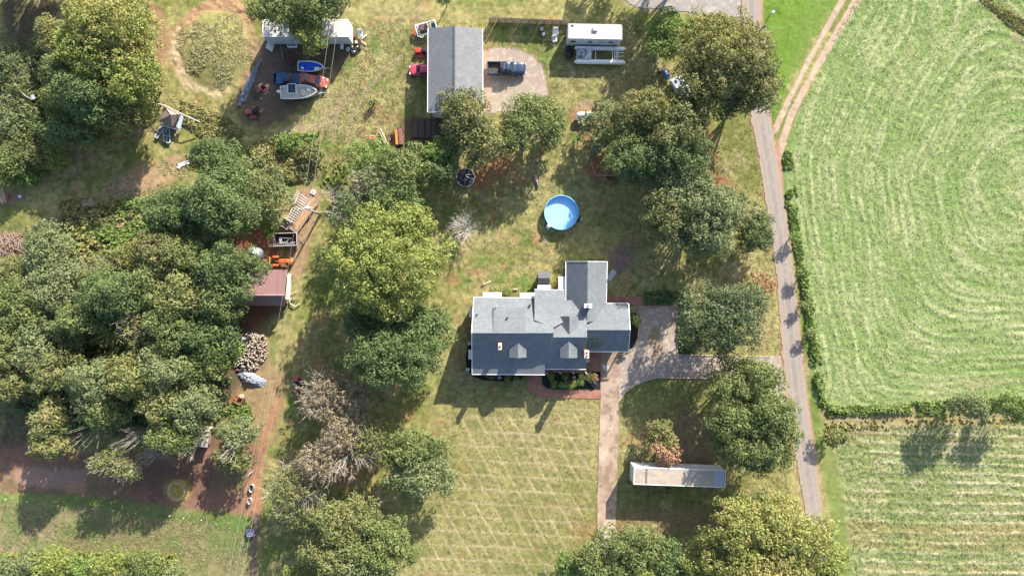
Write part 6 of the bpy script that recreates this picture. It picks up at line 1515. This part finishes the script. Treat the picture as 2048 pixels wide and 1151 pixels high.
# ---- bits strewn about: many small individual pieces of junk
def junk(name, label, cat, X, Y, kind, s=1.0, mat=None, rz=0.0, h=.2, group=None):
    x, y = W(X, Y, h); o = thing(name, label, cat, (x, y, 0), rz=rz, group=group); m = mat
    if kind == 'drum': MB().cyl(0, 0, 0, .75 * s, .28 * s, 14).build('body', m, o); MB().ring(0, 0, .75 * s, .27 * s, .025, 16, 5).build('rim', METAL, o)
    elif kind == 'tyre': MB().ring(0, 0, .12 * s, .26 * s, .10 * s, 18, 7).build('tread', RUBBER, o); MB().cyl(0, 0, .06, .14 * s, .17 * s, 12).build('rim', RIM, o)
    elif kind == 'chair':
        MB().box(0, 0, .42 * s, .5 * s, .5 * s, .06).build('seat', m, o); MB().box(0, .24 * s, .68 * s, .5 * s, .06, .5 * s, rx=-.2).build('backrest', m, o)
        for sx in (-1, 1):
            for sy in (-1, 1): MB().box(sx * .2 * s, sy * .2 * s, .2 * s, .05, .05, .4 * s).build('leg', m, o)
            MB().box(sx * .27 * s, 0, .6 * s, .05, .45 * s, .05).build('armrest', m, o)
    elif kind == 'box': MB().bbox(0, 0, .25 * s, .55 * s, .42 * s, .5 * s, .04).build('body', m, o); MB().bbox(0, 0, .53 * s, .6 * s, .46 * s, .06, .02).build('lid', m, o)
    elif kind == 'board': MB().box(0, 0, .2, 1.5 * s, .22 * s, .05, ry=.08).build('board', m, o); MB().box(.2, .1, .1, .1, .5 * s, .1).build('batten', m, o)
    elif kind == 'bucket': MB().tube([(0, 0, 0), (0, 0, .36 * s)], [.15 * s, .2 * s], 14).build('body', m, o); MB().ring(0, 0, .36 * s, .2 * s, .015, 14, 4).build('rim', m, o)
    return o
junk('plastic_drum', 'upper white drum in front of the slatted fence', 'drum', 1083.5, 59, 'drum', .9, CLEARW); junk('plastic_drum', 'lower white drum in front of the slatted fence', 'drum', 1087, 70, 'drum', .85, CLEARW); junk('bucket', 'reddish bucket between the two white drums', 'bucket', 1081, 67, 'bucket', .8, PINKM)
junk('garden_chair', 'white chair facing the fence beside the camper', 'chair', 1110.5, 67, 'chair', 1.6, CLEARW); junk('garden_chair', 'white chair on the lit grass edge beside the camper', 'chair', 1108.5, 81, 'chair', 1.4, CLEARW, rz=.2); junk('wooden_board', 'pale pink board lying left of the lower white chair', 'board', 1100, 80, 'board', .5, WOODL, rz=-.4); junk('wooden_board', 'short board propped between the two white chairs', 'board', 1118, 73, 'board', .4, WOODL, rz=-.8)
for i, (X, Y, k, s, m_) in enumerate(((722, 70, 'chair', 1.5, CLEARW), (729, 73, 'board', .7, CLEARW), (710, 74, 'bucket', 1.2, RUST), (714, 93, 'tyre', 1.4, None), (708, 103, 'tyre', 1.5, None), (704, 94, 'bucket', 1.0, WOODL), (697, 100, 'box', 1.1, METAL), (713, 85, 'box', .9, WOODL), (727, 85, 'board', .8, WOODL), (703, 87, 'box', .7, CLEARW), (720, 98, 'bucket', 1.0, BLK))):
    lab = ['white chair standing among the junk east of the storage trailer', 'white plank beside the white chair east of the storage trailer', 'rusty bucket nearest the storage trailer corner', 'upper tyre in the junk east of the storage trailer', 'lower tyre in the junk east of the storage trailer', 'wooden tub in the shadow edge of the storage trailer', 'grey metal box in the shadow edge of the storage trailer', 'brown crate in the middle of the junk east of the storage trailer', 'weathered board right of the junk east of the storage trailer', 'small white box next to the storage trailer corner', 'black bucket right of the upper tyre'][i]
    junk({'chair': 'garden_chair', 'board': 'wooden_board', 'bucket': 'bucket', 'tyre': 'tyre', 'box': 'crate'}[k], lab, k, X, Y, k, s, m_ or WOOD, rz=i * .7)
# ---- pallet / slatted rack, planks trailer
SLAT = M('grey_slat', (.44, .38, .35), .85, .15, 3)
def rack(X, Y, rz, L, Wd, n, label, rails=2, h=.5, name='pallet_rack', mat=SLAT):
    x, y = W(X, Y, h); r = thing(name, label, 'slatted rack', (x, y, 0), rz=rz)
    q = MB()
    for k in range(n): q.box(-L / 2 + L * (k + .5) / n, 0, h, L / n * .42, Wd, .06)
    q.build('slats', mat, r); q = MB()
    for k in range(rails): yy = -Wd / 2 + Wd * k / (rails - 1); q.box(0, yy, h - .07, L, .09, .12)
    q.build('rails', mat, r)
    for sx in (-1, 1):
        for sy in (-1, 1): MB().box(sx * L * .45, sy * Wd * .45, (h - .12) / 2, .1, .1, h - .12).build('leg', WOOD, r)
    return r
A_ = math.radians(58)
rack(594.5, 417, A_, 4.6, 1.45, 12, 'wide slatted wooden rack in the middle of the pallet stack', 4, .8); rack(590, 396, A_ + .12, 2.6, .42, 8, 'narrow slatted rack on the upper left of the pallet stack', 2, .9)
rack(605, 425, A_ - .03, 4.2, .35, 12, 'narrow ladder-like rack on the right of the wide slatted rack', 2, .5, mat=CLEARW)
x, y = W(586, 413, 1); o = thing('long_plank', 'long cream plank lying along the left side of the wide slatted rack', 'plank', (x, y, 0), rz=A_ + .13); MB().box(0, 0, 1.0, 4.9, .12, .1).build('plank', M('cream_timber', (.60, .50, .36)), o)
for sx in (-2, 2): MB().box(sx, 0, .48, .1, .1, .94).build('leg', WOOD, o)
x, y = W(606, 428, .4); r = thing('flat_trailer', 'low flat trailer loaded with orange-brown planks beside the utility pole', 'trailer', (x, y, 0), rz=A_ - .06)
q = MB(); q.box(0, -.25, .45, 6.1, 1.5, .1); q.build('bed', WOOD, r); q = MB(); rs_ = np.random.RandomState(9)
for k in range(7): q.box(rs_.randn() * .3, -.72 + k * .14, .54 + .04 * (k % 2), 4.8 + rs_.rand(), .12, .07, rz=rs_.randn() * .012)
q.build('planks', M('orange_plank', (.42, .25, .13), .85, .3, 3), r); wheels(r, [(.3, .55), (.3, -1.05)], .32, .2)
x, y = W(571, 447, .6); r = thing('tin_bin', 'square grey timber crate at the lower left end of the pallet stack', 'crate', (x, y, 0), rz=A_); q = MB()
for sx in (-1, 1): q.box(sx * .65, 0, .5, .08, 1.5, .9)
for sy in (-1, 1): q.box(0, sy * .72, .5, 1.25, .08, .9)
q.build('side', SLAT, r); MB().box(0, 0, .1, 1.2, 1.35, .08).build('bottom', WOOD, r)
x, y = W(626, 384, .3); o = thing('white_tray', 'small white tray on the bare soil above the utility pole', 'tray', (x, y, 0), rz=-.5); MB().box(0, 0, .12, .65, .55, .2, tx=1.1, ty=1.1).build('tray', TRIM, o); MB().box(0, 0, .225, .5, .4, .02).build('well', METAL, o)
# ---- dark utility trailer with ladder
x, y = W(572, 478.5, .9); r = thing('utility_trailer', 'dark-bedded utility trailer with pale rims holding scrap', 'trailer', (x, y, 0), rz=.03)
q = MB()
for sy in (-1, 1): q.box(0, sy * .95, .85, 3.6, .08, .7)
for sx in (-1, 1): q.box(sx * 1.76, 0, .85, .08, 1.82, .7)
q.build('side', M('trailer_rust', (.22, .12, .11), .7, .3, 4), r); MB().box(0, 0, .52, 3.4, 1.8, .06).build('bed', M('bed_black', (.02, .018, .025), .8, .3), r); q = MB()
for sy in (-1, 1): q.box(0, sy * .95, 1.22, 3.7, .09, .05)
for sx in (-1, 1): q.box(sx * 1.76, 0, 1.22, .09, 1.8, .05)
q.build('top_rail', SLAT, r); wheels(r, [(.2, 1.1), (.2, -1.1)], .33, .2); MB().tube([(1.8, .9, .5), (2.8, 0, .5), (1.8, -.9, .5)], .05, 5).build('drawbar', DARKM, r); q = MB(); rs_ = np.random.RandomState(2)
for k in range(7): a, b_ = (rs_.rand(2) - .5) * (3, 1.5), (rs_.rand(2) - .5) * (3, 1.5); q.tube([(a[0], a[1], .65 + .2 * rs_.rand()), (b_[0], b_[1], .7 + .3 * rs_.rand())], .04, 4)
q.box(-.5, -.45, .72, 1.3, .2, .15); q.box(1.0, -.5, .72, .8, .18, .15); q.build('scrap', METAL, r)
x, y = W(564, 490, 1.2); l = thing('ladder', 'aluminium ladder lying along the lower rim of the utility trailer', 'ladder', (x, y, 0), rz=.03); q = MB()
for sy in (-.17, .17): q.box(0, sy, 1.3, 4.0, .05, .08)
for k in range(13): q.box(-1.9 + k * .31, 0, 1.3, .04, .32, .04)
q.build('frame', METAL, l)
# ---- orange tractor
x, y = W(562, 522, .9); r = thing('tractor', 'old orange farm tractor parked above the red-roofed shed', 'tractor', (x, y, 0), rz=.0)
MB().bbox(.55, 0, 1.05, 1.6, .62, .7, .1).build('hood', ORANGE, r); MB().bbox(-.5, 0, .75, 1.2, .5, .5, .08).build('gearbox', M('dark_orange', (.30, .08, .03), .6, .3), r)
for sy in (-1, 1): MB().bbox(-.75, sy * .62, 1.22, .95, .32, .14, .06).build('fender', ORANGE, r)
for sy in (-1, 1):
    t = MB().wheel(-.8, sy * .68, .62, .62, .32, 'y', 20).build('rear_wheel', RUBBER, r); MB().wheel(-.8, sy * .69, .62, .36, .34, 'y', 12).build('rim', ORANGE, t)
    t = MB().wheel(1.15, sy * .6, .36, .36, .2, 'y', 16).build('front_wheel', RUBBER, r); MB().wheel(1.15, sy * .61, .36, .2, .22, 'y', 12).build('rim', ORANGE, t)
MB().bbox(-.85, 0, 1.2, .42, .45, .12, .05).build('seat', BLK, r); MB().ring(-.3, 0, 1.42, .2, .025, 18, 5).build('steering_wheel', BLK, r); MB().cyl(.9, .12, 1.3, 1.85, .04, 8).build('exhaust', DARKM, r); MB().bbox(1.55, 0, .7, .25, 1.1, .25, .05).build('front_weight', YEL, r)
q = MB(); q.tube([(-1.1, .3, .7), (-1.9, .55, .45)], .05, 5); q.tube([(-1.1, -.3, .7), (-1.9, -.5, .45)], .05, 5); q.tube([(-1.9, .7, .45), (-1.9, -.7, .45)], .07, 5); q.build('rear_linkage', YEL, r)
# ---- metal tank
x, y = W(511, 507, 1.2); r = thing('metal_tank', 'squat bluish-grey ribbed tank under the trees by the orange tractor', 'tank', (x, y, 0)); MB().cyl(0, 0, 0, 2.1, .95, 26).build('shell', M('tank_blue', (.14, .17, .24), .45, .15, 3, metal=.3), r); q = MB()
for z in (.4, .9, 1.4, 1.9): q.ring(0, 0, z, .96, .03, 26, 5)
q.build('hoop', METAL, r); MB().cyl(0, 0, 2.1, 2.18, .93, 26).build('lid', METAL, r); MB().tube([(0, 0, 2.18), (0, 0, 2.35)], [.25, .2], 12).build('hatch', CLEARW, r)
# ---- firewood: every log its own object
rs_ = np.random.RandomState(12); protos = []
LOGM = M('log_bark', (.27, .225, .185), .9, .35, 5); ENDM = M('log_end', (.50, .42, .34), .85, .25, 6)
for k in range(6):
    L = .36 + .10 * rs_.rand(); R_ = .085 + .055 * rs_.rand(); o = thing('firewood_log', 'split log', 'firewood', (0, 0, 0)); MB().tube([(-L / 2, 0, 0), (L / 2, 0, 0)], [R_, R_ * .92], 8).build('bark', LOGM, o)
    MB().tube([(-L / 2 - .012, 0, 0), (-L / 2, 0, 0)], R_ * .93, 8).build('cut_end', ENDM, o); MB().tube([(L / 2, 0, 0), (L / 2 + .012, 0, 0)], R_ * .86, 8).build('cut_end', ENDM, o); protos.append(o)
PILE = [(488, 664), (500, 662), (532, 668), (536, 690), (532, 722), (512, 742), (492, 745), (474, 738), (468, 724), (478, 702), (486, 690), (484, 672)]
px_ = []; cnt = 0
while len(px_) < 290:
    X, Y = 464 + 76 * rs_.rand(), 660 + 88 * rs_.rand()
    if sd_poly(np.array([X]), np.array([Y]), PILE)[0] < -.5: px_.append((X, Y))
for i, (X, Y) in enumerate(px_):
    o = protos[i] if i < 6 else copy_tree(protos[i % 6])
    dd = -float(sd_poly(np.array([X]), np.array([Y]), PILE)[0]); x, y = W(X, Y)
    o.location = (x, y, .14 + min(.75, dd * .05) * (.35 + .65 * rs_.rand())); o.rotation_euler = (rs_.rand() * 6, (rs_.rand() ** .6) * 1.5 * rs_.choice([-1, 1]), rs_.rand() * 6.28)
    o['label'] = 'short round-cut log thrown on the firewood heap beside the wood'; o['group'] = 'logs of the firewood heap'
# ---- grey tarpaulin heap
x, y = W(502, 756, .3); r = thing('tarpaulin', 'crumpled grey tarpaulin heap just below the firewood', 'tarpaulin', (x, y, 0)); b = MB(); n1 = 40; vs = []; rs_ = np.random.RandomState(3)
g1, g2 = np.meshgrid(np.linspace(-1, 1, n1), np.linspace(-1, 1, n1), indexing='ij'); xx = g1 * 2.0 + .3 * g2; yy = -g1 * .9 + g2 * .75 * (1 - .25 * np.abs(g1)); zz = .65 * np.clip(1 - g1 ** 2, 0, 1) * np.clip(1 - g2 ** 2, 0, 1) ** .6 + .55 * np.abs(fbm(xx + 9, yy, .7, 3, 4, .7)) * np.clip(1.3 - np.hypot(g1, g2), 0, 1) + .03
xx = xx + .15 * fbm(g1 * 3, g2 * 3, .8, 5, 2); yy = yy + .15 * fbm(g1 * 3, g2 * 3, .8, 6, 2)
vs = np.stack([xx, yy, zz], -1).reshape(-1, 3).tolist(); b.add(vs, [(i * n1 + j, (i + 1) * n1 + j, (i + 1) * n1 + j + 1, i * n1 + j + 1) for i in range(n1 - 1) for j in range(n1 - 1)]); b.build('sheet', M('tarp_grey', (.27, .29, .33), .45, .3, 2.5, bmp=.8, dirt=((.16, .17, .2), 3, .62)), r)
log_(493, 762, 1.5, .08, .05, 'pale stick lying on the grey tarpaulin edge', WOODL, 'stick', 'stick'); log_(480, 718, 2.2, .09, -1.4, 'long grey limb on the left of the firewood heap', WOOD, 'limb', 'limb'); log_(484, 725, 1.6, .07, -1.1, 'second, shorter grey limb on the left of the firewood heap', WOODL, 'limb', 'limb')
# ---- rusty frame below
x, y = W(476, 799, .4); r = thing('scrap_implement', 'rust-red angular steel frame on the grass below the tarpaulin', 'steel frame', (x, y, 0), rz=-.5); q = MB()
for sy in (-.5, .5): q.box(0, sy, .5, 1.5, .1, .12)
for sx in (-.7, -.1, .7): q.box(sx, 0, .45, .12, 1.0, .4)
q.box(-.4, .1, .25, .7, .7, .4); q.build('frame', M('rust_red', (.30, .12, .06), .8, .3), r); wheels(r, [(.6, .62)], .25, .1)
junk('tyre', 'pale rimmed tyre beside the rust-red steel frame', 'tyre', 485, 802, 'tyre', 1.2); junk('crate', 'pinkish box beside the rust-red steel frame', 'box', 484, 791, 'box', 1.0, WOODL)
# ---- scrap heap at the brown trees
for i, (X, Y, k, s, m_) in enumerate(((592, 757, 'box', 1.3, PINKM), (598, 762, 'tyre', 1.3, None), (588, 768, 'bucket', 1.2, METAL), (594, 774, 'box', 1.1, RUST), (600, 778, 'tyre', 1.5, None), (590, 783, 'board', .8, WOODL), (603, 790, 'bucket', 1.3, DARKM), (598, 795, 'board', 1.0, RUST), (605, 770, 'box', 1.0, DARKM), (586, 762, 'bucket', .9, WOODL), (604, 760, 'board', .8, PINKM))):
    lab = ['pinkish box at the top of the scrap heap', 'upper tyre of the scrap heap', 'grey bucket on the left of the scrap heap', 'rusty box in the middle of the scrap heap', 'lower tyre of the scrap heap', 'pale board on the left edge of the scrap heap', 'dark bucket near the bottom of the scrap heap', 'rusty board at the bottom of the scrap heap', 'dark box on the right of the scrap heap', 'wooden bucket at the upper left of the scrap heap', 'pinkish board at the upper right of the scrap heap'][i] + ' beside the brown trees'
    junk({'board': 'wooden_board', 'bucket': 'bucket', 'tyre': 'tyre', 'box': 'crate'}[k], lab, k, X, Y, k, s, m_ or WOOD, rz=i * 1.1)
x, y = W(597, 776, .4); o = thing('bent_pipe', 'curved grey pipe lying over the scrap heap beside the brown trees', 'pipe', (x, y, 0)); MB().tube([(-.5, .7, .5), (-.2, .1, .6), (.3, -.2, .6), (.5, -.9, .4)], .06, 6).build('pipe', METAL, o)
# ---- hay feeder
x, y = W(355, 981, .4); r = thing('hay_feeder', 'round feeder ring full of trampled golden hay on dark mulch', 'hay feeder', (x, y, 0)); q = MB()
for z in (.15, .6, .9): q.ring(0, 0, z, 1.25, .035, 32, 5)
q.build('ring', M('feeder_metal', (.5, .42, .3), .6, .2), r); q = MB()
for k in range(14): a = k * 6.283 / 14; q.tube([(1.25 * math.cos(a), 1.25 * math.sin(a), 0), (1.25 * math.cos(a), 1.25 * math.sin(a), .9)], .025, 4)
q.build('bars', M('feeder_metal', (.5, .42, .3)), r)
rs_ = np.random.RandomState(14); nh = 5000; a = rs_.rand(nh) * 6.283; rr_ = 1.7 * np.sqrt(rs_.rand(nh)); P = np.stack([rr_ * np.cos(a), rr_ * np.sin(a), .03 + .32 * np.clip(1.25 - rr_, 0, 1) * rs_.rand(nh)], -1); dr = rs_.rand(nh) * 6.283; L = .2
dv = np.stack([np.cos(dr) * L, np.sin(dr) * L, rs_.rand(nh) * .12], -1); ev = np.stack([-np.sin(dr) * .03, np.cos(dr) * .03, 0 * dr], -1); V = np.stack([P - ev, P + ev, P + dv], 1).reshape(-1, 3)
cc = np.array([(.62, .46, .10), (.50, .36, .08), (.74, .60, .24)])[rs_.randint(0, 3, nh)] * (.7 + .5 * rs_.rand(nh))[:, None]; np_mesh('hay', V, np.arange(nh * 3).reshape(nh, 3), FOL, parent=r, colors=cc)
# ---- stock tubs and cart at the red soil
def tub(X, Y, label, rx, ry, H_, m1, m2, rz=0.0):
    x, y = W(X, Y, H_); o = thing('water_trough', label, 'trough', (x, y, 0), rz=rz); b = MB(); n = 24; vs = []
    for z, s in ((0, .95), (H_, 1.0), (H_, .9), (.1, .85)): vs += [(rx * s * math.cos(2 * math.pi * k / n), ry * s * math.sin(2 * math.pi * k / n), z) for k in range(n)]
    b.add(vs, [(i * n + k, i * n + (k + 1) % n, (i + 1) * n + (k + 1) % n, (i + 1) * n + k) for i in range(3) for k in range(n)], True); b.build('wall', m1, o)
    q = MB(); q.add([(rx * .87 * math.cos(2 * math.pi * k / n), ry * .87 * math.sin(2 * math.pi * k / n), H_ * .6) for k in range(n)], [tuple(range(n))]); q.build('water', m2, o)
tub(502.5, 976, 'oval water trough with pale rim on the strip of red soil', .4, .62, .6, METAL, M('trough_water', (.015, .03, .025), .1, .2)); tub(498.5, 1002, 'smaller grey trough casting a shadow on the red soil, below the oval one', .33, .5, .6, M('grey_tub', (.30, .28, .26), .7, .2), M('trough_mud', (.22, .17, .13), .7, .3))
x, y = W(505, 942, 0); o = thing('fence_post', 'tall weathered post beside the red soil strip', 'post', (x, y, 0)); MB().tube([(0, 0, 0), (.05, 0, 2.3)], [.07, .06], 7).build('shaft', WOODL, o); MB().box(.05, 0, 2.3, .18, .18, .06).build('cap', WOOD, o)
x, y = W(500.5, 1065, .6); r = thing('hand_cart', 'small bluish square cart with a pale drawbar near the bottom edge', 'cart', (x, y, 0), rz=.1); q = MB()
for sy in (-1, 1): q.box(0, sy * .5, .5, 1.15, .1, .3)
for sx in (-1, 1): q.box(sx * .52, 0, .5, .1, .9, .3)
q.build('side', M('cart_blue', (.22, .25, .42), .5, .2), r); MB().box(0, 0, .4, 1.0, .9, .05).build('bed', M('cart_floor', (.35, .34, .34), .8, .3), r); MB().tube([(.5, .1, .6), (.95, .45, .7)], .035, 5).build('drawbar', WOODL, r); wheels(r, [(0, .62), (0, -.62)], .22, .1)
# ---- small white pegs along the lower left field edge
for i, (X, Y) in enumerate(((20, 994), (63, 999), (193, 1012), (233, 1016), (278, 1021), (345, 1027), (373, 1031), (408, 1035))):
    x, y = W(X, Y); o = thing('marker_post', ('first', 'second', 'third', 'fourth', 'fifth', 'sixth', 'seventh', 'eighth')[i] + ' small white fence stake from the left along the mulch edge', 'stake', (x, y, 0), group='fence stakes'); MB().box(0, 0, .45, .06, .06, .9).build('shaft', WOOD, o); MB().box(0, 0, .93, .14, .14, .08).build('cap', TRIM, o)
# ---- left edge oddments
x, y = W(3, 392, 1.0); r = thing('wall_boards', 'weathered boards leaning together at the left edge', 'boards', (x, y, 0)); q = MB()
for k in range(3): q.box(-.3 + .3 * k, .1 * k, .9, .12, 2.4, .08, rx=.35)
q.build('boards', WOODL, r)
junk('bucket', 'faded red bucket beside the boards at the left edge', 'bucket', 14, 394, 'bucket', 1.6, M('bucket_red', (.5, .14, .12), .6, .15)); junk('bucket', 'small white pot near the boards at the left edge', 'bucket', 41, 393, 'bucket', 1.2, TRIM)
x, y = W(367, 327, .2); o = thing('white_sheet', 'torn white board lying on the straw above the scrub patch', 'board', (x, y, 0), rz=.35); MB().box(.1, 0, .12, 1.9, .55, .06, rx=.1).build('board', TRIM, o); MB().box(-.8, -.2, .14, .6, .45, .05, rz=.5).build('torn_end', TRIM, o)
x, y = W(367, 331, .2)
r = thing('brush_pile', 'heap of dry pinkish brushwood at the left edge', 'brush pile', (*W(20, 488), 0)); q = MB(); rs_ = np.random.RandomState(33)
for k in range(260):
    a = rs_.rand() * 6.28; R_ = 2.0 * rs_.rand() ** .5; cx, cy = R_ * math.cos(a) * 1.1, R_ * math.sin(a); b_ = rs_.rand() * 6.28; L = .25 + .4 * rs_.rand(); z = .1 + .55 * max(0, 1 - R_ / 2.2) * rs_.rand()
    q.tube([(cx - L * math.cos(b_), cy - L * math.sin(b_), z), (cx + L * math.cos(b_), cy + L * math.sin(b_), z + .12 * rs_.randn())], .02 + .04 * rs_.rand(), 4)
q.build('brushwood', M('pink_brush', (.30, .215, .17), .9, .25, 3), r)
# wrecked frame in the thicket
r = thing('wrecked_greenhouse', 'collapsed white hoop frame lost in the thicket near the left edge', 'frame', (*W(72, 180, 1.5), 0), rz=-1.0); q = MB()
q.tube([(-2.0, -1.0, 4.0), (-.4, -.9, 4.3), (1.6, -.6, 4.4), (2.6, -.1, 4.2)], .05, 6); q.tube([(-2.0, -1, 4.0), (-2.2, .4, 4.0), (-1.0, 1.0, 3.9)], .04, 6); q.tube([(-1.6, .9, 4.0), (.5, .7, 4.0)], .035, 5)
for k in range(3): q.tube([(-1.6 + k * 1.3, -.9, 4.1), (-1.7 + k * 1.3, .8, 4.0), (-1.7 + k * 1.3, .9, 0)], .04, 5)
q.build('hoops', M('dull_white', (.42, .42, .40), .6, .2), r); MB().box(2.3, .2, 4.1, .7, .5, .05).build('panel', M('bluish_panel', (.35, .38, .45), .6, .2), r)
# boards and red ball under the north-west trees
x, y = W(268, 258, .5); r = thing('pallet_heap', 'heap of grey broken pallets beside the collapsed shed', 'pallets', (x, y, 0), rz=.9); q = MB(); rs_ = np.random.RandomState(4)
for k in range(14): q.box(rs_.randn() * .9, rs_.randn() * .45, .15 + .35 * rs_.rand(), 1.6, .12, .05, rz=rs_.randn() * .35, ry=rs_.randn() * .1)
q.build('boards', M('grey_board', (.30, .29, .33), .85, .25), r)
junk('ball', 'round red tub in the shade left of the grey pallets', 'tub', 237, 276, 'bucket', 1.9, M('bucket_red', (.5, .14, .12)))
# ---- machinery under the oak
x, y = W(1333, 147, .8); r = thing('jet_ski', 'blue and yellow striped machine parked in front of the boxy white skiff', 'jet ski', (x, y, 0), rz=-1.1); MB().bbox(0, 0, .6, 1.7, .8, .5, .15).build('body', paint('machine_blue', (.03, .10, .35)), r); MB().box(0, .5, .7, 1.6, .18, .1).build('stripe_rail', YEL, r); MB().bbox(-.1, 0, .95, .8, .35, .25, .08).build('seat', TRIM, r); MB().tube([(-.4, -.35, 1.1), (-.4, .35, 1.1)], .03, 5).build('handlebar', BLK, r)
x, y = W(1321, 141, .5); r = thing('push_mower', 'black push mower with a pale cover left of the blue machine', 'mower', (x, y, 0), rz=.4); MB().bbox(0, 0, .3, .8, .6, .3, .08).build('deck', BLK, r); MB().ell(0, 0, .45, .25, .2, .18, 10, 5, True).build('engine', WOODL, r); MB().tube([(-.4, .22, .4), (-1.0, .22, .95), (-1.0, -.22, .95), (-.4, -.22, .4)], .02, 5).build('handle', METAL, r)
x, y = W(1316, 124, .5); r = thing('aluminium_pole', 'short bright pole on the ground above the push mower', 'pole', (x, y, 0), rz=-1.1); MB().tube([(-.6, 0, .3), (.6, 0, .3)], .05, 6).build('pole', CLEARW, r)
# ---- mailbox post on the verge
x, y = W(1544, 26, 1.0); r = thing('mailbox', 'white mailbox on a post standing in the bright grass', 'mailbox', (x, y, 0), rz=.5); MB().box(0, 0, .55, .1, .1, 1.1).build('post', WOODL, r); MB().tube([(-.3, 0, 1.22), (.3, 0, 1.22)], .16, 12).build('box', TRIM, r); MB().box(.28, .1, 1.3, .02, .12, .02).build('flag', PINKM, r)
# ---- house surroundings
x, y = W(1223, 550, .8); r = thing('cellar_door', 'grey ribbed panel leaning out from the east wall of the north wing', 'panel', (x, y, 0), rz=-.65); MB().box(0, 0, .8, 1.0, 1.7, .06, ry=.5).build('panel', M('panel_grey', (.28, .31, .36), .5, .2), r); q = MB()
for k in range(6): q.box(-.4 + k * .16, 0, .85 - (-.4 + k * .16) * .54, .03, 1.7, .03)
q.build('rib', TRIM, r)
for (X, Y, s, p_, lab) in ((1101, 752, 5, 'bg', 'left bright shrub in the front bed'), (1131, 753, 5, 'md', 'dim green shrub in the middle of the front bed'), (1109, 768, 5.5, 'bg', 'first round green hosta from the brick path in the front bed'), (1123, 769, 5, 'bg', 'second round green hosta from the brick path in the front bed'), (1134, 768, 5, 'bg', 'third round green hosta from the brick path in the front bed'), (1145, 766, 5.5, 'yg', 'fourth round hosta from the brick path, yellowish'), (1158, 764, 7, 'bg', 'largest pale green plant in the front bed'), (1140, 771, 5, 'bg', 'low plant just below the yellowish hosta'), (1178, 751, 11, 'ol', 'bronze-leaved shrub beside the brick patio'), (1189, 754, 7, 'rd', 'pinkish shrub beside the concrete drive'), (1163, 749, 4.5, 'yg', 'yellow-flecked plant beside the bronze-leaved shrub')):
    tree(X, Y, s, s, .6 + s * .04, p_, lab, style='bush', leaf=.13, dens=22, low=0, name='shrub', cat='shrub', trunk=False)
for (X, lab) in ((1014, 'left one of the three clipped yellow-green shrubs'), (1032, 'middle one of the three clipped yellow-green shrubs'), (1050.5, 'right one of the three clipped yellow-green shrubs')):
    tree(X, 755, 4.6, 4.6, .7, 'bg', lab + ' along the front wall of the house', style='bush', leaf=.12, dens=24, low=0, name='shrub', cat='shrub', trunk=False)
tree(1272, 636, 10, 17, 2.2, 'md', 'tall green shrub at the east corner of the house', style='bush', leaf=.2, dens=12, name='shrub', cat='shrub'); tree(1248, 700, 8, 4, 1.0, 'dk', 'low dark shrub at the lower corner of the east bed', style='bush', leaf=.16, dens=14, name='shrub', cat='shrub'); tree(982, 752, 8, 5, 1.0, 'dk', 'dark shrub left of the three clipped shrubs', style='bush', leaf=.16, dens=14, name='shrub', cat='shrub')
tree(1018, 586, 9, 5, .7, 'bg', 'bright plants between the two north awnings', style='bush', leaf=.16, dens=14, name='shrub', cat='shrub', trunk=False); tree(1003, 580, 20, 5, .5, 'bg', 'low bright herbs along the north wall of the house', style='bush', leaf=.16, dens=12, name='shrub', cat='shrub', trunk=False)
junk('stone', 'pinkish rock left of the three clipped shrubs', 'rock', 999, 754, 'box', .9, M('rock_pink', (.36, .30, .32), .9, .2)); junk('stone', 'pinkish rock among the hostas in the front bed', 'rock', 1148, 754, 'box', .8, M('rock_pink2', (.42, .28, .25), .9, .2))
x, y = W(1187.5, 767, .3); o = thing('fire_pit', 'round dark blue fountain bowl at the corner of the front bed', 'bowl', (x, y, 0)); MB().tube([(0, 0, 0), (0, 0, .35), (0, 0, .5)], [.25, .35, .5], 18).build('bowl', M('bowl_blue', (.05, .07, .12), .4, .2), o); MB().cyl(0, 0, .47, .51, .4, 16).build('water', M('trough_water', (.015, .03, .025)), o)
junk('plastic_bin', 'small grey square bin beside the brick patio chimney', 'bin', 1175, 721, 'box', 1.0, METAL, h=.5)
x, y = W(958, 738, .3)
for (X, Y, lab) in ((939.5, 686, 'air conditioner against the west wall'), (936, 738, 'white meter box at the south-west corner')):
    junk('air_conditioner', lab + ' of the house', 'appliance', X, Y, 'box', .9, METAL)
# white sacks beside the firewood
junk('crate', 'bluish box at the upper left of the firewood heap', 'box', 489, 687, 'box', 1.2, M('blue_box', (.25, .30, .5), .6, .1)); junk('crate', 'white box beside the bluish one at the firewood heap', 'box', 488, 676, 'box', 1.1, TRIM)
x, y = W(586, 600, .5); r = thing('firewood_rack', 'broken white timber frame beside the pale end wall of the red-roofed shed', 'frame', (x, y, 0), rz=.2); q = MB(); q.tube([(-.4, 1.2, .3), (-.6, -.4, .35), (.1, -1.0, .4), (.9, -.7, .3)], .09, 5); q.tube([(-.3, 1.0, .3), (.9, 1.3, .3)], .06, 5); q.tube([(-.5, .3, .3), (.5, .2, .3)], .06, 5); q.build('bars', M('cream_timber', (.60, .50, .36)), r)
